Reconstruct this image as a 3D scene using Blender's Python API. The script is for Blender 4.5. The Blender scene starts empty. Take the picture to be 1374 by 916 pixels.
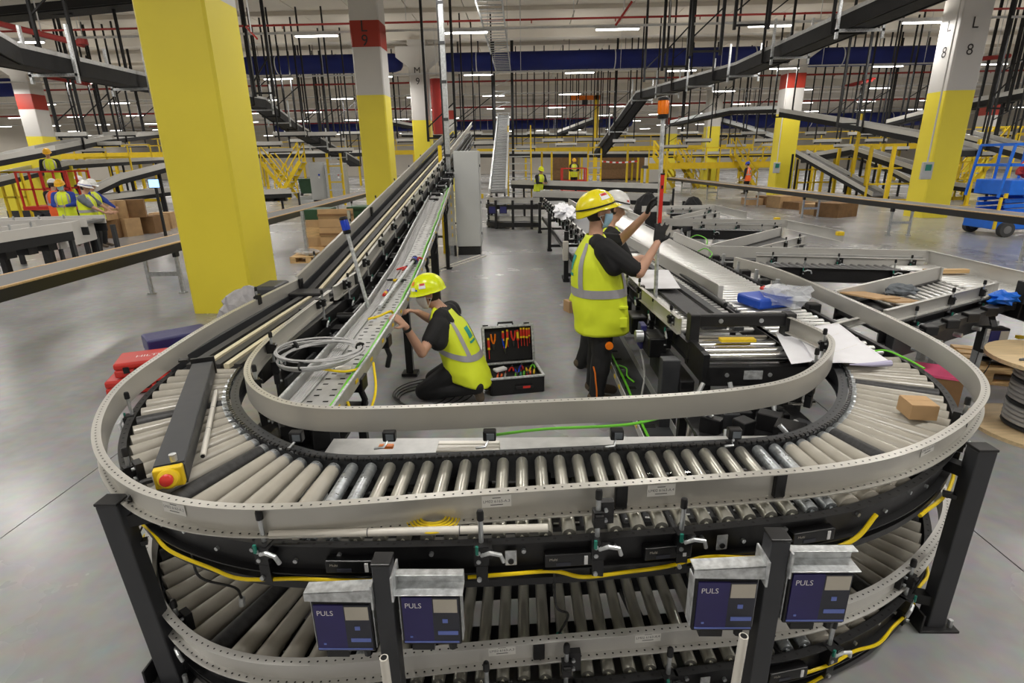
import bpy, bmesh, math, random
import numpy as np
from mathutils import Vector, Matrix, Quaternion, noise as mnoise
rnd = random.Random(7)
scene = bpy.context.scene
COL = scene.collection
# ------------------------------------------------------------------ camera
CAMH, FPX, HORY, VANX, ROLL = 2.1, 742.0, 215.0, 700.0, math.radians(0.6)
def _cam_axes():
    d = np.array([VANX-687.0, -(HORY-458.0), -FPX]); d /= np.linalg.norm(d)
    up = np.array([-math.sin(ROLL), math.cos(ROLL), 0.0]); up = up - d*np.dot(up, d); up /= np.linalg.norm(up)
    return np.array([np.cross(d, up), d, up]).T        # columns: world X, Y, Z in camera space
RC = _cam_axes()
cam_data = bpy.data.cameras.new('camera'); cam_data.sensor_width = 36.0; cam_data.lens = FPX/1374.0*36.0
cam_data.clip_start = 0.05; cam_data.clip_end = 400
cam = bpy.data.objects.new('camera', cam_data); COL.objects.link(cam)
cam.matrix_world = Matrix.Translation((0, 0, CAMH)) @ Matrix([list(r) for r in RC.T]).to_4x4()
scene.camera = cam
# ------------------------------------------------------------------ world, exposure
world = bpy.data.worlds.new('world'); scene.world = world; world.use_nodes = True
world.node_tree.nodes['Background'].inputs[0].default_value = (0.75, 0.78, 0.82, 1)
world.node_tree.nodes['Background'].inputs[1].default_value = 0.15
vs = scene.view_settings
vs.view_transform = 'Standard'; vs.look = 'None'; vs.gamma = 1.0; vs.use_curve_mapping = False; vs.exposure = 0.0
LAMP_POWER = 116.0
# ------------------------------------------------------------------ pixel -> world (photo is 1374 x 916)
def _ray(x, y): return RC.T @ np.array([x-687.0, -(y-458.0), -FPX])
def PZ(x, y, z):
    w = _ray(x, y); t = (z-CAMH)/w[2]; return Vector((w[0]*t, w[1]*t, z))
def PY(x, y, Y):
    w = _ray(x, y); t = Y/w[1]; return Vector((w[0]*t, Y, CAMH+w[2]*t))
def PX(x, y, X):
    w = _ray(x, y); t = X/w[0]; return Vector((X, w[1]*t, CAMH+w[2]*t))
# ------------------------------------------------------------------ materials
MATS = {}
def mat(name, col, rough=0.5, metal=0.0, var=0.08, scale=8.0, bump=0.0, emit=0.0, alpha=1.0, trans=0.0, rvar=0.1, stretch=None, coat=0.0):
    m = bpy.data.materials.new(name); m.use_nodes = True; nt = m.node_tree; n = nt.nodes; l = nt.links
    b = n['Principled BSDF']
    b.inputs['Roughness'].default_value = rough; b.inputs['Metallic'].default_value = metal
    if coat: b.inputs['Coat Weight'].default_value = coat
    if emit:
        b.inputs['Emission Color'].default_value = (*col, 1); b.inputs['Emission Strength'].default_value = emit
    if trans: b.inputs['Transmission Weight'].default_value = trans
    if alpha < 1: b.inputs['Alpha'].default_value = alpha
    tc = n.new('ShaderNodeTexCoord'); mp = n.new('ShaderNodeMapping'); nz = n.new('ShaderNodeTexNoise')
    nz.inputs['Scale'].default_value = scale; nz.inputs['Detail'].default_value = 5.0
    if stretch: mp.inputs['Scale'].default_value = stretch
    l.new(tc.outputs['Object'], mp.inputs[0]); l.new(mp.outputs[0], nz.inputs['Vector'])
    rp = n.new('ShaderNodeValToRGB'); e = rp.color_ramp.elements
    e[0].position = 0.3; e[1].position = 0.7
    e[0].color = (*[c*(1-var) for c in col], 1); e[1].color = (*[min(1, c*(1+var)) for c in col], 1)
    l.new(nz.outputs['Fac'], rp.inputs[0]); l.new(rp.outputs[0], b.inputs['Base Color'])
    if rvar:
        mr = n.new('ShaderNodeMapRange'); mr.inputs[3].default_value = max(0.02, rough-rvar); mr.inputs[4].default_value = min(1, rough+rvar)
        l.new(nz.outputs['Fac'], mr.inputs[0]); l.new(mr.outputs[0], b.inputs['Roughness'])
    if bump:
        bp = n.new('ShaderNodeBump'); bp.inputs['Strength'].default_value = bump; bp.inputs['Distance'].default_value = 0.01
        l.new(nz.outputs['Fac'], bp.inputs['Height']); l.new(bp.outputs[0], b.inputs['Normal'])
    MATS[name] = m; return m
mat('guard', (0.56, 0.545, 0.50), 0.34, 0.45, 0.05, 3.0)
mat('guard_cool', (0.60, 0.59, 0.56), 0.38, 0.35, 0.05, 3.0)
mat('black', (0.010, 0.010, 0.011), 0.45, 0.0, 0.25, 20)
mat('plant_black', (0.009, 0.009, 0.010), 0.7, 0.0, 0.2, 8)
mat('black_plastic', (0.008, 0.008, 0.009), 0.35, 0.0, 0.2, 20)
mat('anthracite', (0.040, 0.042, 0.046), 0.45, 0.1, 0.12, 12)
mat('post_grey', (0.045, 0.047, 0.053), 0.5, 0.1, 0.1, 12)
mat('pvc_roller', (0.41, 0.385, 0.33), 0.24, 0.0, 0.05, 6, rvar=.04)
mat('steel_roller', (0.55, 0.54, 0.48), 0.3, 0.8, 0.05, 3, rvar=.03)
mat('zinc_roller', (0.50, 0.53, 0.55), 0.3, 0.75, 0.25, 30)
mat('dark_roller', (0.035, 0.035, 0.036), 0.5, 0.0, 0.35, 30)
mat('chrome', (0.75, 0.75, 0.73), 0.18, 1.0, 0.05, 20)
mat('lane_roller', (0.74, 0.74, 0.72), 0.28, 0.6, 0.04, 3, rvar=.03)
mat('zinc', (0.55, 0.57, 0.58), 0.35, 0.75, 0.2, 25)
mat('galvanised', (0.62, 0.64, 0.65), 0.38, 0.5, 0.3, 40)
mat('tray', (0.47, 0.47, 0.46), 0.4, 0.4, 0.15, 10)
mat('white_pvc', (0.72, 0.69, 0.62), 0.35, 0.0, 0.06, 6)
mat('cream_strip', (0.72, 0.65, 0.46), 0.4, 0.0, 0.06, 6)
mat('yellow', (0.80, 0.56, 0.012), 0.45, 0.0, 0.05, 4)
mat('yellow_cable', (0.85, 0.62, 0.0), 0.4, 0.0, 0.05, 4)
mat('hall_yellow', (0.86, 0.72, 0.05), 0.5, 0.0, 0.04, 0.8)
mat('hall_white', (0.60, 0.58, 0.55), 0.6, 0.0, 0.04, 0.8)
mat('hall_red', (0.36, 0.028, 0.012), 0.55, 0.0, 0.08, 1.0)
mat('pipe_red', (0.33, 0.02, 0.015), 0.5, 0.0, 0.1, 2.0)
mat('duct_blue', (0.006, 0.014, 0.13), 0.8, 0.0, 0.15, 1.5)
mat('ceiling_panel', (0.70, 0.645, 0.56), 0.8, 0.0, 0.05, 0.4)
mat('ceiling_beam', (0.76, 0.72, 0.65), 0.8, 0.0, 0.05, 0.4)
mat('wall_paint', (0.66, 0.61, 0.53), 0.8, 0.0, 0.06, 0.3)
mat('letter_dark', (0.03, 0.025, 0.025), 0.6)
mat('letter_white', (0.85, 0.85, 0.85), 0.6)
mat('sticker', (0.80, 0.79, 0.75), 0.5, var=0.03)
mat('print_grey', (0.12, 0.12, 0.12), 0.6)
mat('psu_blue', (0.030, 0.024, 0.13), 0.42, 0.0, 0.12, 12)
mat('psu_dark', (0.032, 0.034, 0.05), 0.42, 0.0, 0.1, 12)
mat('psu_pale', (0.16, 0.22, 0.62), 0.4)
mat('psu_label', (0.56, 0.52, 0.44), 0.55)
mat('red', (0.62, 0.03, 0.02), 0.35)
mat('case_red', (0.60, 0.035, 0.025), 0.35, var=0.1)
mat('case_navy', (0.03, 0.03, 0.14), 0.4)
mat('orange', (0.85, 0.20, 0.01), 0.3)
mat('lamp_orange', (0.90, 0.22, 0.01), 0.12, 0.0, 0.05, coat=0.5)
mat('lamp_blue', (0.015, 0.06, 0.55), 0.12, 0.0, 0.05, coat=0.5)
mat('green_cable', (0.16, 0.62, 0.03), 0.4)
mat('teal', (0.02, 0.22, 0.16), 0.4)
mat('grey_cable', (0.45, 0.45, 0.45), 0.4)
mat('black_cable', (0.012, 0.012, 0.012), 0.45)
mat('cardboard', (0.50, 0.32, 0.16), 0.75, 0, 0.1, 6)
mat('cardboard_dark', (0.22, 0.12, 0.05), 0.8, 0, 0.15, 6)
mat('wood', (0.66, 0.44, 0.21), 0.6, 0, 0.18, 5, stretch=(1, 9, 9))
mat('pale_wood', (0.72, 0.55, 0.32), 0.6, 0, 0.12, 5, stretch=(1, 9, 9))
mat('paper', (0.86, 0.86, 0.90), 0.7, 0, 0.03)
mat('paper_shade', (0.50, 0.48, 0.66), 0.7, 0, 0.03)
mat('plastic_blue', (0.02, 0.09, 0.55), 0.4)
mat('plastic_film', (0.75, 0.78, 0.82), 0.15, 0, 0.1, 12, bump=0.8, alpha=0.45)
mat('grey_sheet', (0.42, 0.41, 0.42), 0.45, 0, 0.15, 10, bump=0.6)
mat('cabinet_grey', (0.48, 0.49, 0.48), 0.5, 0, 0.03, 1)
mat('belt_black', (0.028, 0.028, 0.030), 0.5, 0, 0.25, 12)
mat('belt_grey', (0.16, 0.16, 0.16), 0.5, 0, 0.15, 3)
mat('lift_blue', (0.012, 0.16, 0.75), 0.4)
mat('tyre', (0.05, 0.05, 0.05), 0.8)
mat('bin_green', (0.02, 0.07, 0.03), 0.5)
mat('pink', (0.75, 0.10, 0.22), 0.5)
mat('dark_gap', (0.006, 0.006, 0.006), 0.8)
mat('screen', (0.35, 0.6, 0.95), 0.3, emit=1.5)
mat('lamp_tube', (1.0, 0.98, 0.93), 0.4, emit=9.0, var=0.0)
mat('lamp_body', (0.62, 0.62, 0.62), 0.5)
mat('skin', (0.55, 0.31, 0.21), 0.5, 0, 0.06, 12)
mat('skin_pale', (0.60, 0.37, 0.27), 0.5, 0, 0.06, 12)
mat('hair', (0.03, 0.02, 0.015), 0.6)
mat('vest', (0.78, 0.90, 0.03), 0.6, 0, 0.06, 5, bump=0.4)
mat('vest_orange', (0.90, 0.13, 0.02), 0.6, 0, 0.06, 5, bump=0.4)
mat('reflector', (0.40, 0.39, 0.42), 0.4, 0.1, 0.06, 20)
mat('cloth_black', (0.009, 0.009, 0.010), 0.8, 0, 0.3, 12, bump=0.3)
mat('cloth_blue', (0.02, 0.05, 0.33), 0.8, 0, 0.2, 12)
mat('cloth_grey', (0.14, 0.16, 0.18), 0.8, 0, 0.2, 12)
mat('boot', (0.10, 0.075, 0.05), 0.7, 0, 0.3, 12)
mat('helmet_lime', (0.80, 0.90, 0.0), 0.25, coat=0.3, var=0.03)
mat('helmet_yellow', (0.86, 0.74, 0.01), 0.25, coat=0.3, var=0.03)
mat('helmet_amber', (0.85, 0.45, 0.01), 0.3)
mat('helmet_white', (0.82, 0.82, 0.80), 0.25, coat=0.3, var=0.03)
mat('helmet_blue', (0.01, 0.05, 0.50), 0.3)
mat('mask_blue', (0.38, 0.62, 0.80), 0.75, 0, 0.05, 20)
mat('mask_white', (0.72, 0.72, 0.70), 0.75, 0, 0.05, 20)
mat('logo_teal', (0.02, 0.36, 0.32), 0.6)
def floor_mat():
    m = bpy.data.materials.new('concrete'); m.use_nodes = True; nt = m.node_tree; n = nt.nodes; l = nt.links; b = n['Principled BSDF']
    tc = n.new('ShaderNodeTexCoord')
    a = n.new('ShaderNodeTexNoise'); a.inputs['Scale'].default_value = 0.35; a.inputs['Detail'].default_value = 6; a.inputs['Roughness'].default_value = 0.6
    c = n.new('ShaderNodeTexNoise'); c.inputs['Scale'].default_value = 9; c.inputs['Detail'].default_value = 6
    l.new(tc.outputs['Object'], a.inputs['Vector']); l.new(tc.outputs['Object'], c.inputs['Vector'])
    r = n.new('ShaderNodeValToRGB'); r.color_ramp.elements[0].position = .3; r.color_ramp.elements[1].position = .7
    r.color_ramp.elements[0].color = (.275, .277, .283, 1); r.color_ramp.elements[1].color = (.37, .37, .37, 1)
    mx = n.new('ShaderNodeMix'); mx.data_type = 'RGBA'; mx.blend_type = 'OVERLAY'; mx.inputs[0].default_value = .22
    l.new(a.outputs['Fac'], r.inputs[0]); l.new(r.outputs[0], mx.inputs[6]); l.new(c.outputs['Color'], mx.inputs[7])
    l.new(mx.outputs[2], b.inputs['Base Color'])
    mr = n.new('ShaderNodeMapRange'); mr.inputs[3].default_value = .15; mr.inputs[4].default_value = .36
    l.new(a.outputs['Fac'], mr.inputs[0]); l.new(mr.outputs[0], b.inputs['Roughness'])
    b.inputs['Specular IOR Level'].default_value = .5
    MATS['concrete'] = m
floor_mat()
# ------------------------------------------------------------------ mesh building
class MB:
    def __init__(s): s.v = []; s.f = []; s.m = []; s.mi = 0; s.seg = []
    def _m(s): s.seg.append((len(s.v), len(s.f)))
    def quad(s, *pts):
        s._m()
        k = len(s.v); s.v += [tuple(p) for p in pts]; s.f.append(tuple(range(k, k+len(pts)))); s.m.append(s.mi); return s
    def box(s, c, size, rot=None):
        s._m()
        c = Vector(c); hx, hy, hz = size[0]/2, size[1]/2, size[2]/2; k = len(s.v)
        for dx, dy, dz in ((-1,-1,-1),(1,-1,-1),(1,1,-1),(-1,1,-1),(-1,-1,1),(1,-1,1),(1,1,1),(-1,1,1)):
            p = Vector((dx*hx, dy*hy, dz*hz))
            if rot is not None: p = rot @ p
            s.v.append(tuple(c+p))
        for q in ((0,3,2,1),(4,5,6,7),(0,1,5,4),(1,2,6,5),(2,3,7,6),(3,0,4,7)):
            s.f.append(tuple(k+i for i in q)); s.m.append(s.mi)
        return s
    def bx(s, x0, x1, y0, y1, z0, z1): return s.box(((x0+x1)/2, (y0+y1)/2, (z0+z1)/2), (abs(x1-x0), abs(y1-y0), abs(z1-z0)))
    def bar(s, a, b, w, h, up=(0,0,1)):
        a = Vector(a); b = Vector(b); d = b-a; L = d.length; d.normalize(); up = Vector(up)
        if abs(d.dot(up)) > .98: up = Vector((0, 1, 0))
        side = d.cross(up).normalized(); u = side.cross(d)
        R = Matrix((d, side, u)).transposed()
        return s.box((a+b)/2, (L, w, h), R)
    def cyl(s, a, b, r, r2=None, n=12, caps=True):
        s._m()
        a = Vector(a); b = Vector(b); r2 = r if r2 is None else r2
        d = (b-a).normalized(); q = Vector((0,0,1)) if abs(d.z) < .9 else Vector((1,0,0))
        e1 = d.cross(q).normalized(); e2 = d.cross(e1); k = len(s.v)
        for i in range(n):
            t = 2*math.pi*i/n; o = e1*math.cos(t)+e2*math.sin(t); s.v.append(tuple(a+o*r)); s.v.append(tuple(b+o*r2))
        for i in range(n):
            j = (i+1) % n; s.f.append((k+2*i, k+2*j, k+2*j+1, k+2*i+1)); s.m.append(s.mi)
        if caps:
            s.f.append(tuple(k+2*i for i in reversed(range(n)))); s.m.append(s.mi)
            s.f.append(tuple(k+2*i+1 for i in range(n))); s.m.append(s.mi)
        return s
    def tube(s, pts, r, n=7, rad=None):
        s._m()
        pts = [Vector(p) for p in pts]; k = len(s.v); N = len(pts); prev = None
        for i, p in enumerate(pts):
            d = (pts[min(i+1, N-1)]-pts[max(i-1, 0)]).normalized()
            if prev is None:
                q = Vector((0,0,1)) if abs(d.z) < .9 else Vector((1,0,0)); e1 = d.cross(q).normalized()
            else:
                e1 = (prev - d*prev.dot(d))
                e1 = e1.normalized() if e1.length > 1e-6 else d.cross(Vector((0,0,1))).normalized()
            prev = e1; e2 = d.cross(e1); rr = rad[i] if rad else r
            for j in range(n):
                t = 2*math.pi*j/n; s.v.append(tuple(p+(e1*math.cos(t)+e2*math.sin(t))*rr))
        for i in range(N-1):
            for j in range(n):
                a = k+i*n+j; b = k+i*n+(j+1) % n; s.f.append((a, b, b+n, a+n)); s.m.append(s.mi)
        s.f.append(tuple(k+j for j in reversed(range(n)))); s.m.append(s.mi)
        s.f.append(tuple(k+(N-1)*n+j for j in range(n))); s.m.append(s.mi)
        return s
    def sweep(s, prof, pts, vec=None):
        """closed profile of (side, up) swept along pts; side is to the right of travel"""
        s._m()
        pts = [Vector(p) for p in pts]; N = len(pts); k = len(s.v); n = len(prof)
        for i, p in enumerate(pts):
            d = pts[min(i+1, N-1)]-pts[max(i-1, 0)]; sd = Vector((d.y, -d.x, 0)).normalized()
            if vec: sd = Vector(vec)
            for a, b in prof: s.v.append((p.x+sd.x*a, p.y+sd.y*a, p.z+b))
        for i in range(N-1):
            for j in range(n):
                a = k+i*n+j; b = k+i*n+(j+1) % n; s.f.append((a, a+n, b+n, b)); s.m.append(s.mi)
        s.f.append(tuple(k+j for j in range(n))); s.m.append(s.mi)
        s.f.append(tuple(k+(N-1)*n+j for j in reversed(range(n)))); s.m.append(s.mi)
        return s
    def lathe(s, prof, c=(0,0,0), n=16, axis=None):
        s._m()
        c = Vector(c); k = len(s.v); R = axis if axis is not None else Matrix.Identity(3)
        for r, z in prof:
            for j in range(n):
                t = 2*math.pi*j/n; s.v.append(tuple(c+R @ Vector((r*math.cos(t), r*math.sin(t), z))))
        for i in range(len(prof)-1):
            for j in range(n):
                a = k+i*n+j; b = k+i*n+(j+1) % n; s.f.append((a, b, b+n, a+n)); s.m.append(s.mi)
        s.f.append(tuple(k+j for j in reversed(range(n)))); s.m.append(s.mi)
        kk = k+(len(prof)-1)*n; s.f.append(tuple(kk+j for j in range(n))); s.m.append(s.mi)
        return s
    def prism(s, poly, y0, y1, fn):
        """extrude 2D polygon; fn(u, v, w) -> point"""
        s._m()
        k = len(s.v); n = len(poly)
        for w in (y0, y1):
            for u, v in poly: s.v.append(tuple(fn(u, v, w)))
        s.f.append(tuple(k+i for i in reversed(range(n)))); s.m.append(s.mi)
        s.f.append(tuple(k+n+i for i in range(n))); s.m.append(s.mi)
        for i in range(n):
            j = (i+1) % n; s.f.append((k+i, k+j, k+n+j, k+n+i)); s.m.append(s.mi)
        return s
    def mesh(s, name, mats, smooth=False):
        me = bpy.data.meshes.new(name); me.from_pydata(s.v, [], s.f)
        for mm in (mats if isinstance(mats, (list, tuple)) else [mats]): me.materials.append(MATS[mm] if isinstance(mm, str) else mm)
        if len(me.polygons):
            me.polygons.foreach_set('material_index', s.m)
            if smooth: me.polygons.foreach_set('use_smooth', [True]*len(me.polygons))
        bm = bmesh.new(); bm.from_mesh(me); bmesh.ops.recalc_face_normals(bm, faces=bm.faces); bm.to_mesh(me); bm.free()
        if smooth:
            try: me.set_sharp_from_angle(angle=math.radians(40))
            except Exception: pass
        me.update(); return me
    def build_each(s, name, mats, parent=None, smooth=False):
        out = []; sg = s.seg+[(len(s.v), len(s.f))]
        for (v0, f0), (v1, f1) in zip(sg, sg[1:]):
            q = MB(); q.v = s.v[v0:v1]; q.f = [tuple(i-v0 for i in f) for f in s.f[f0:f1]]; q.m = s.m[f0:f1]
            if q.f: out.append(q.build(name, mats, parent, smooth))
        return out
    def build(s, name, mats, parent=None, smooth=False, bevel=0):
        o = bpy.data.objects.new(name, s.mesh(name, mats, smooth)); COL.objects.link(o)
        if parent is not None: adopt(o, parent)
        if bevel:
            md = o.modifiers.new('bevel', 'BEVEL'); md.width = bevel; md.segments = 2; md.limit_method = 'ANGLE'
        return o
def adopt(o, parent):
    o.parent = parent; o.matrix_parent_inverse = world_mat(parent).inverted()
def world_mat(o):
    if o.parent is None: return o.matrix_basis.copy()
    return world_mat(o.parent) @ o.matrix_parent_inverse @ o.matrix_basis
def tag(o, label=None, cat=None, group=None, kind=None):
    if label: o['label'] = label
    if cat: o['category'] = cat
    if group: o['group'] = group
    if kind: o['kind'] = kind
    return o
def thing(name, label, cat, loc=(0,0,0), group=None, rz=0):
    o = bpy.data.objects.new(name, None); COL.objects.link(o); o.empty_display_size = .05
    o.location = loc; o.rotation_euler = (0, 0, rz); tag(o, label, cat, group); return o
def inst(name, me, matrix, parent=None):
    o = bpy.data.objects.new(name, me); COL.objects.link(o); o.matrix_basis = matrix
    if parent is not None: adopt(o, parent)
    return o
def copy_tree(o, parent=None):
    c = o.copy(); COL.objects.link(c)
    if parent is not None: c.parent = parent
    for ch in list(o.children): copy_tree(ch, c)
    return c
def axes(loc, x, z=(0,0,1)):
    x = Vector(x).normalized(); z = Vector(z); y = z.cross(x).normalized(); z = x.cross(y)
    m = Matrix((x, y, z)).transposed().to_4x4(); m.translation = Vector(loc); return m
def catmull(pts, n=12):
    P = [Vector(p) for p in pts]; P = [P[0]*2-P[1]] + P + [P[-1]*2-P[-2]]; out = []
    for i in range(1, len(P)-2):
        p0, p1, p2, p3 = P[i-1:i+3]
        for k in range(n):
            t = k/n; out.append(.5*((2*p1)+(p2-p0)*t+(2*p0-5*p1+4*p2-p3)*t*t+(3*p1-p0-3*p2+p3)*t**3))
    out.append(P[-2]); return out
def smooth_path(pts, it=3):
    pts = list(pts)
    for _ in range(it): pts = [pts[0]]+[(pts[i-1]+pts[i]*2+pts[i+1])/4 for i in range(1, len(pts)-1)]+[pts[-1]]
    return pts
def resample(pts, step):
    pts = [Vector(p) for p in pts]; L = [0]
    for a, b in zip(pts, pts[1:]): L.append(L[-1]+(b-a).length)
    n = max(2, int(round(L[-1]/step))); out = []; j = 0
    for i in range(n+1):
        t = L[-1]*i/n
        while j < len(L)-2 and L[j+1] < t: j += 1
        u = (t-L[j])/max(1e-9, L[j+1]-L[j]); out.append(pts[j].lerp(pts[j+1], u))
    return out
def frac(pts, u):
    pts = [Vector(p) for p in pts]; L = [0]
    for a, b in zip(pts, pts[1:]): L.append(L[-1]+(b-a).length)
    t = L[-1]*u; j = 0
    while j < len(L)-2 and L[j+1] < t: j += 1
    return pts[j].lerp(pts[j+1], (t-L[j])/max(1e-9, L[j+1]-L[j]))
def near(pts, p):
    """index of path point closest in plan"""
    return min(range(len(pts)), key=lambda i: (pts[i].x-p[0])**2+(pts[i].y-p[1])**2)
def side_at(pts, i):
    d = pts[min(i+1, len(pts)-1)]-pts[max(i-1, 0)]; return Vector((d.y, -d.x, 0)).normalized(), Vector((d.x, d.y, 0)).normalized()
def text_mesh(txt, size, m, depth=0.0):
    cu = bpy.data.curves.new('lettering', 'FONT'); cu.body = txt; cu.size = size; cu.extrude = depth; cu.align_x = 'CENTER'; cu.align_y = 'CENTER'; cu.resolution_u = 3
    o = bpy.data.objects.new('lettering', cu); COL.objects.link(o)
    me = bpy.data.meshes.new_from_object(o.evaluated_get(bpy.context.evaluated_depsgraph_get()))
    bpy.data.objects.remove(o); bpy.data.curves.remove(cu)
    me.materials.clear(); me.materials.append(MATS[m]); return me
def lettering(txt, size, m, loc, xdir, up, parent, name='lettering'):
    x = Vector(xdir).normalized(); z = x.cross(Vector(up)).normalized(); y = z.cross(x)
    M = Matrix((x, y, z)).transposed().to_4x4(); M.translation = Vector(loc)
    return inst(name, text_mesh(txt, size, m), M, parent)
def struct(o): o['kind'] = 'structure'; return o
# ================================================================== the hall
CEIL = 8.6
base = MB().bx(-62, 62, -22, 98, -0.30, -0.012).build('floor', 'dark_gap'); struct(base)
xs = [-62, -44, -26.4, -14.8, -3.145, 2.62, 14.3, 26, 44, 62]; ys = [-22, -8, 1.3, 13.0, 24.7, 36.4, 48, 60, 78, 98]
for i in range(len(xs)-1):
    for j in range(len(ys)-1):
        MB().bx(xs[i]+.004, xs[i+1]-.004, ys[j]+.004, ys[j+1]-.004, -.012, 0).build('slab', 'concrete', base)
ceil = MB().bx(-62, 62, -22, 98, CEIL+.02, CEIL+.3).build('ceiling', 'dark_gap'); struct(ceil)
for k in range(50):
    x = -62+k*2.48; MB().bx(x+.02, x+2.46, -22, 98, CEIL-.05, CEIL+.02).build('panel', 'ceiling_panel', ceil)
for k in range(-2, 8):
    y = 8.3+11.7*k; struct(MB().bx(-61.5, 61.5, y-.3, y+.3, 8.0, CEIL-.05).build('trim_%d' % (k+3), 'ceiling_beam'))
    for d in (3.9, 7.8): MB().bx(-62, 62, y+d-.12, y+d+.12, 8.38, CEIL-.05).build('purlin', 'ceiling_panel', ceil)
for nm, a in (('wall_far', (-62, 62, 97.6, 98, 0, CEIL)), ('wall_back', (-62, 62, -22, -21.6, 0, CEIL)), ('wall_left', (-62, -61.6, -22, 98, 0, CEIL)), ('wall_right', (61.6, 62, -22, 98, 0, CEIL))):
    struct(MB().bx(*a).build(nm, 'wall_paint'))
# concrete columns ------------------------------------------------------------
def column(x, y, label, w=.93, red=None, letters=None, yellow=4.2, cap=True, box=None, side_letters=None):
    t = thing('column', label, 'column', (x, y, 0), 'painted concrete columns')
    h = w/2
    def shaft(z0, z1, e=0):
        m = MB(); c = .035; hh = h+e
        poly = [(-hh+c, -hh), (hh-c, -hh), (hh, -hh+c), (hh, hh-c), (hh-c, hh), (-hh+c, hh), (-hh, hh-c), (-hh, -hh+c)]
        return m.prism(poly, z0, z1, lambda u, v, q: (x+u, y+v, q))
    shaft(0, yellow).build('yellow_shaft', 'hall_yellow', t)
    shaft(yellow, 8.0).build('white_shaft', 'hall_white', t)
    if red: shaft(red[0], red[1], .004).build('red_band', 'hall_red', t)
    if cap:
        m = MB(); k = .62
        m.prism([(-h-.02, 6.75), (h+.02, 6.75), (h+k, 7.2), (h+k, 7.7), (-h-k, 7.7), (-h-k, 7.2)], y-h-.01, y+h+.01, lambda u, v, q: (x+u, q, v)).build('capital', 'hall_white', t)
    if letters:
        for ch, z in letters: lettering(ch, .46, 'letter_dark', (x-.02, y-h-.012, z), (1,0,0), (0,0,1), t)
    if side_letters:
        for ch, z in side_letters: lettering(ch, .46, 'letter_dark', (x-h-.012, y, z), (0,-1,0), (0,0,1), t)
    if box:
        b = MB().box((x+box[0], y-h-.06, box[1]), (.34, .12, .55)).build('control_panel', 'cabinet_grey', t, bevel=.02)
        MB().box((x+box[0], y-h-.124, box[1]+.1), (.2, .01, .2)).build('panel_screen', 'teal', b)
        MB().tube([(x+box[0], y-h-.02, box[1]+.25), (x+box[0], y-h-.02, 7.0)], .025).build('conduit', 'hall_white', t)
    return t
column(-4.47, 8.38, 'nearest wide yellow column with a grey bag at its foot, beside the inclined conveyor')
column(-4.9, 19.97, 'yellow and white column marked L 9 on a red band', red=(5.6, 6.35), letters=(('L', 6.17), ('9', 5.77)), cap=False)
column(-5.3, 31.7, 'yellow and white column marked M 9, with no red band', letters=(('M', 6.55), ('9', 6.05)))
column(14.08, 20.0, 'yellow and white column marked L 8 with a grey control box', letters=(('L', 5.9), ('8', 5.15)), side_letters=(('L', 5.9), ('8', 5.15)), box=(-.62, 1.55), cap=False, yellow=4.0)
column(14.1, 31.7, 'red-banded yellow column behind the long right bench', red=(5.4, 6.1), box=(-.5, 1.5))
column(13.9, 43.4, 'yellow column marked N 8 beyond the yellow stairs', letters=(('N', 6.2), ('8', 5.6)), box=(-.5, 1.5))
column(13.9, 55.1, 'farthest slim yellow column behind the orange beacon lamp', red=(5.0, 5.6))
column(-26.2, 31.7, 'red-banded yellow column behind the workers in vests', red=(5.1, 5.85), yellow=3.75)
column(-40.5, 43.4, 'red-banded column at the far end of the left conveyors', red=(4.6, 5.2), yellow=3.4)
column(-5.3, 43.4, 'yellow column hidden behind column M 9', red=(5.0, 5.6))
column(33.5, 43.4, 'red-banded column far beyond the scissor lift', red=(4.6, 5.3), yellow=3.6)
column(-24.5, 43.4, 'slim yellow column far behind the left workers', yellow=3.6)
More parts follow.
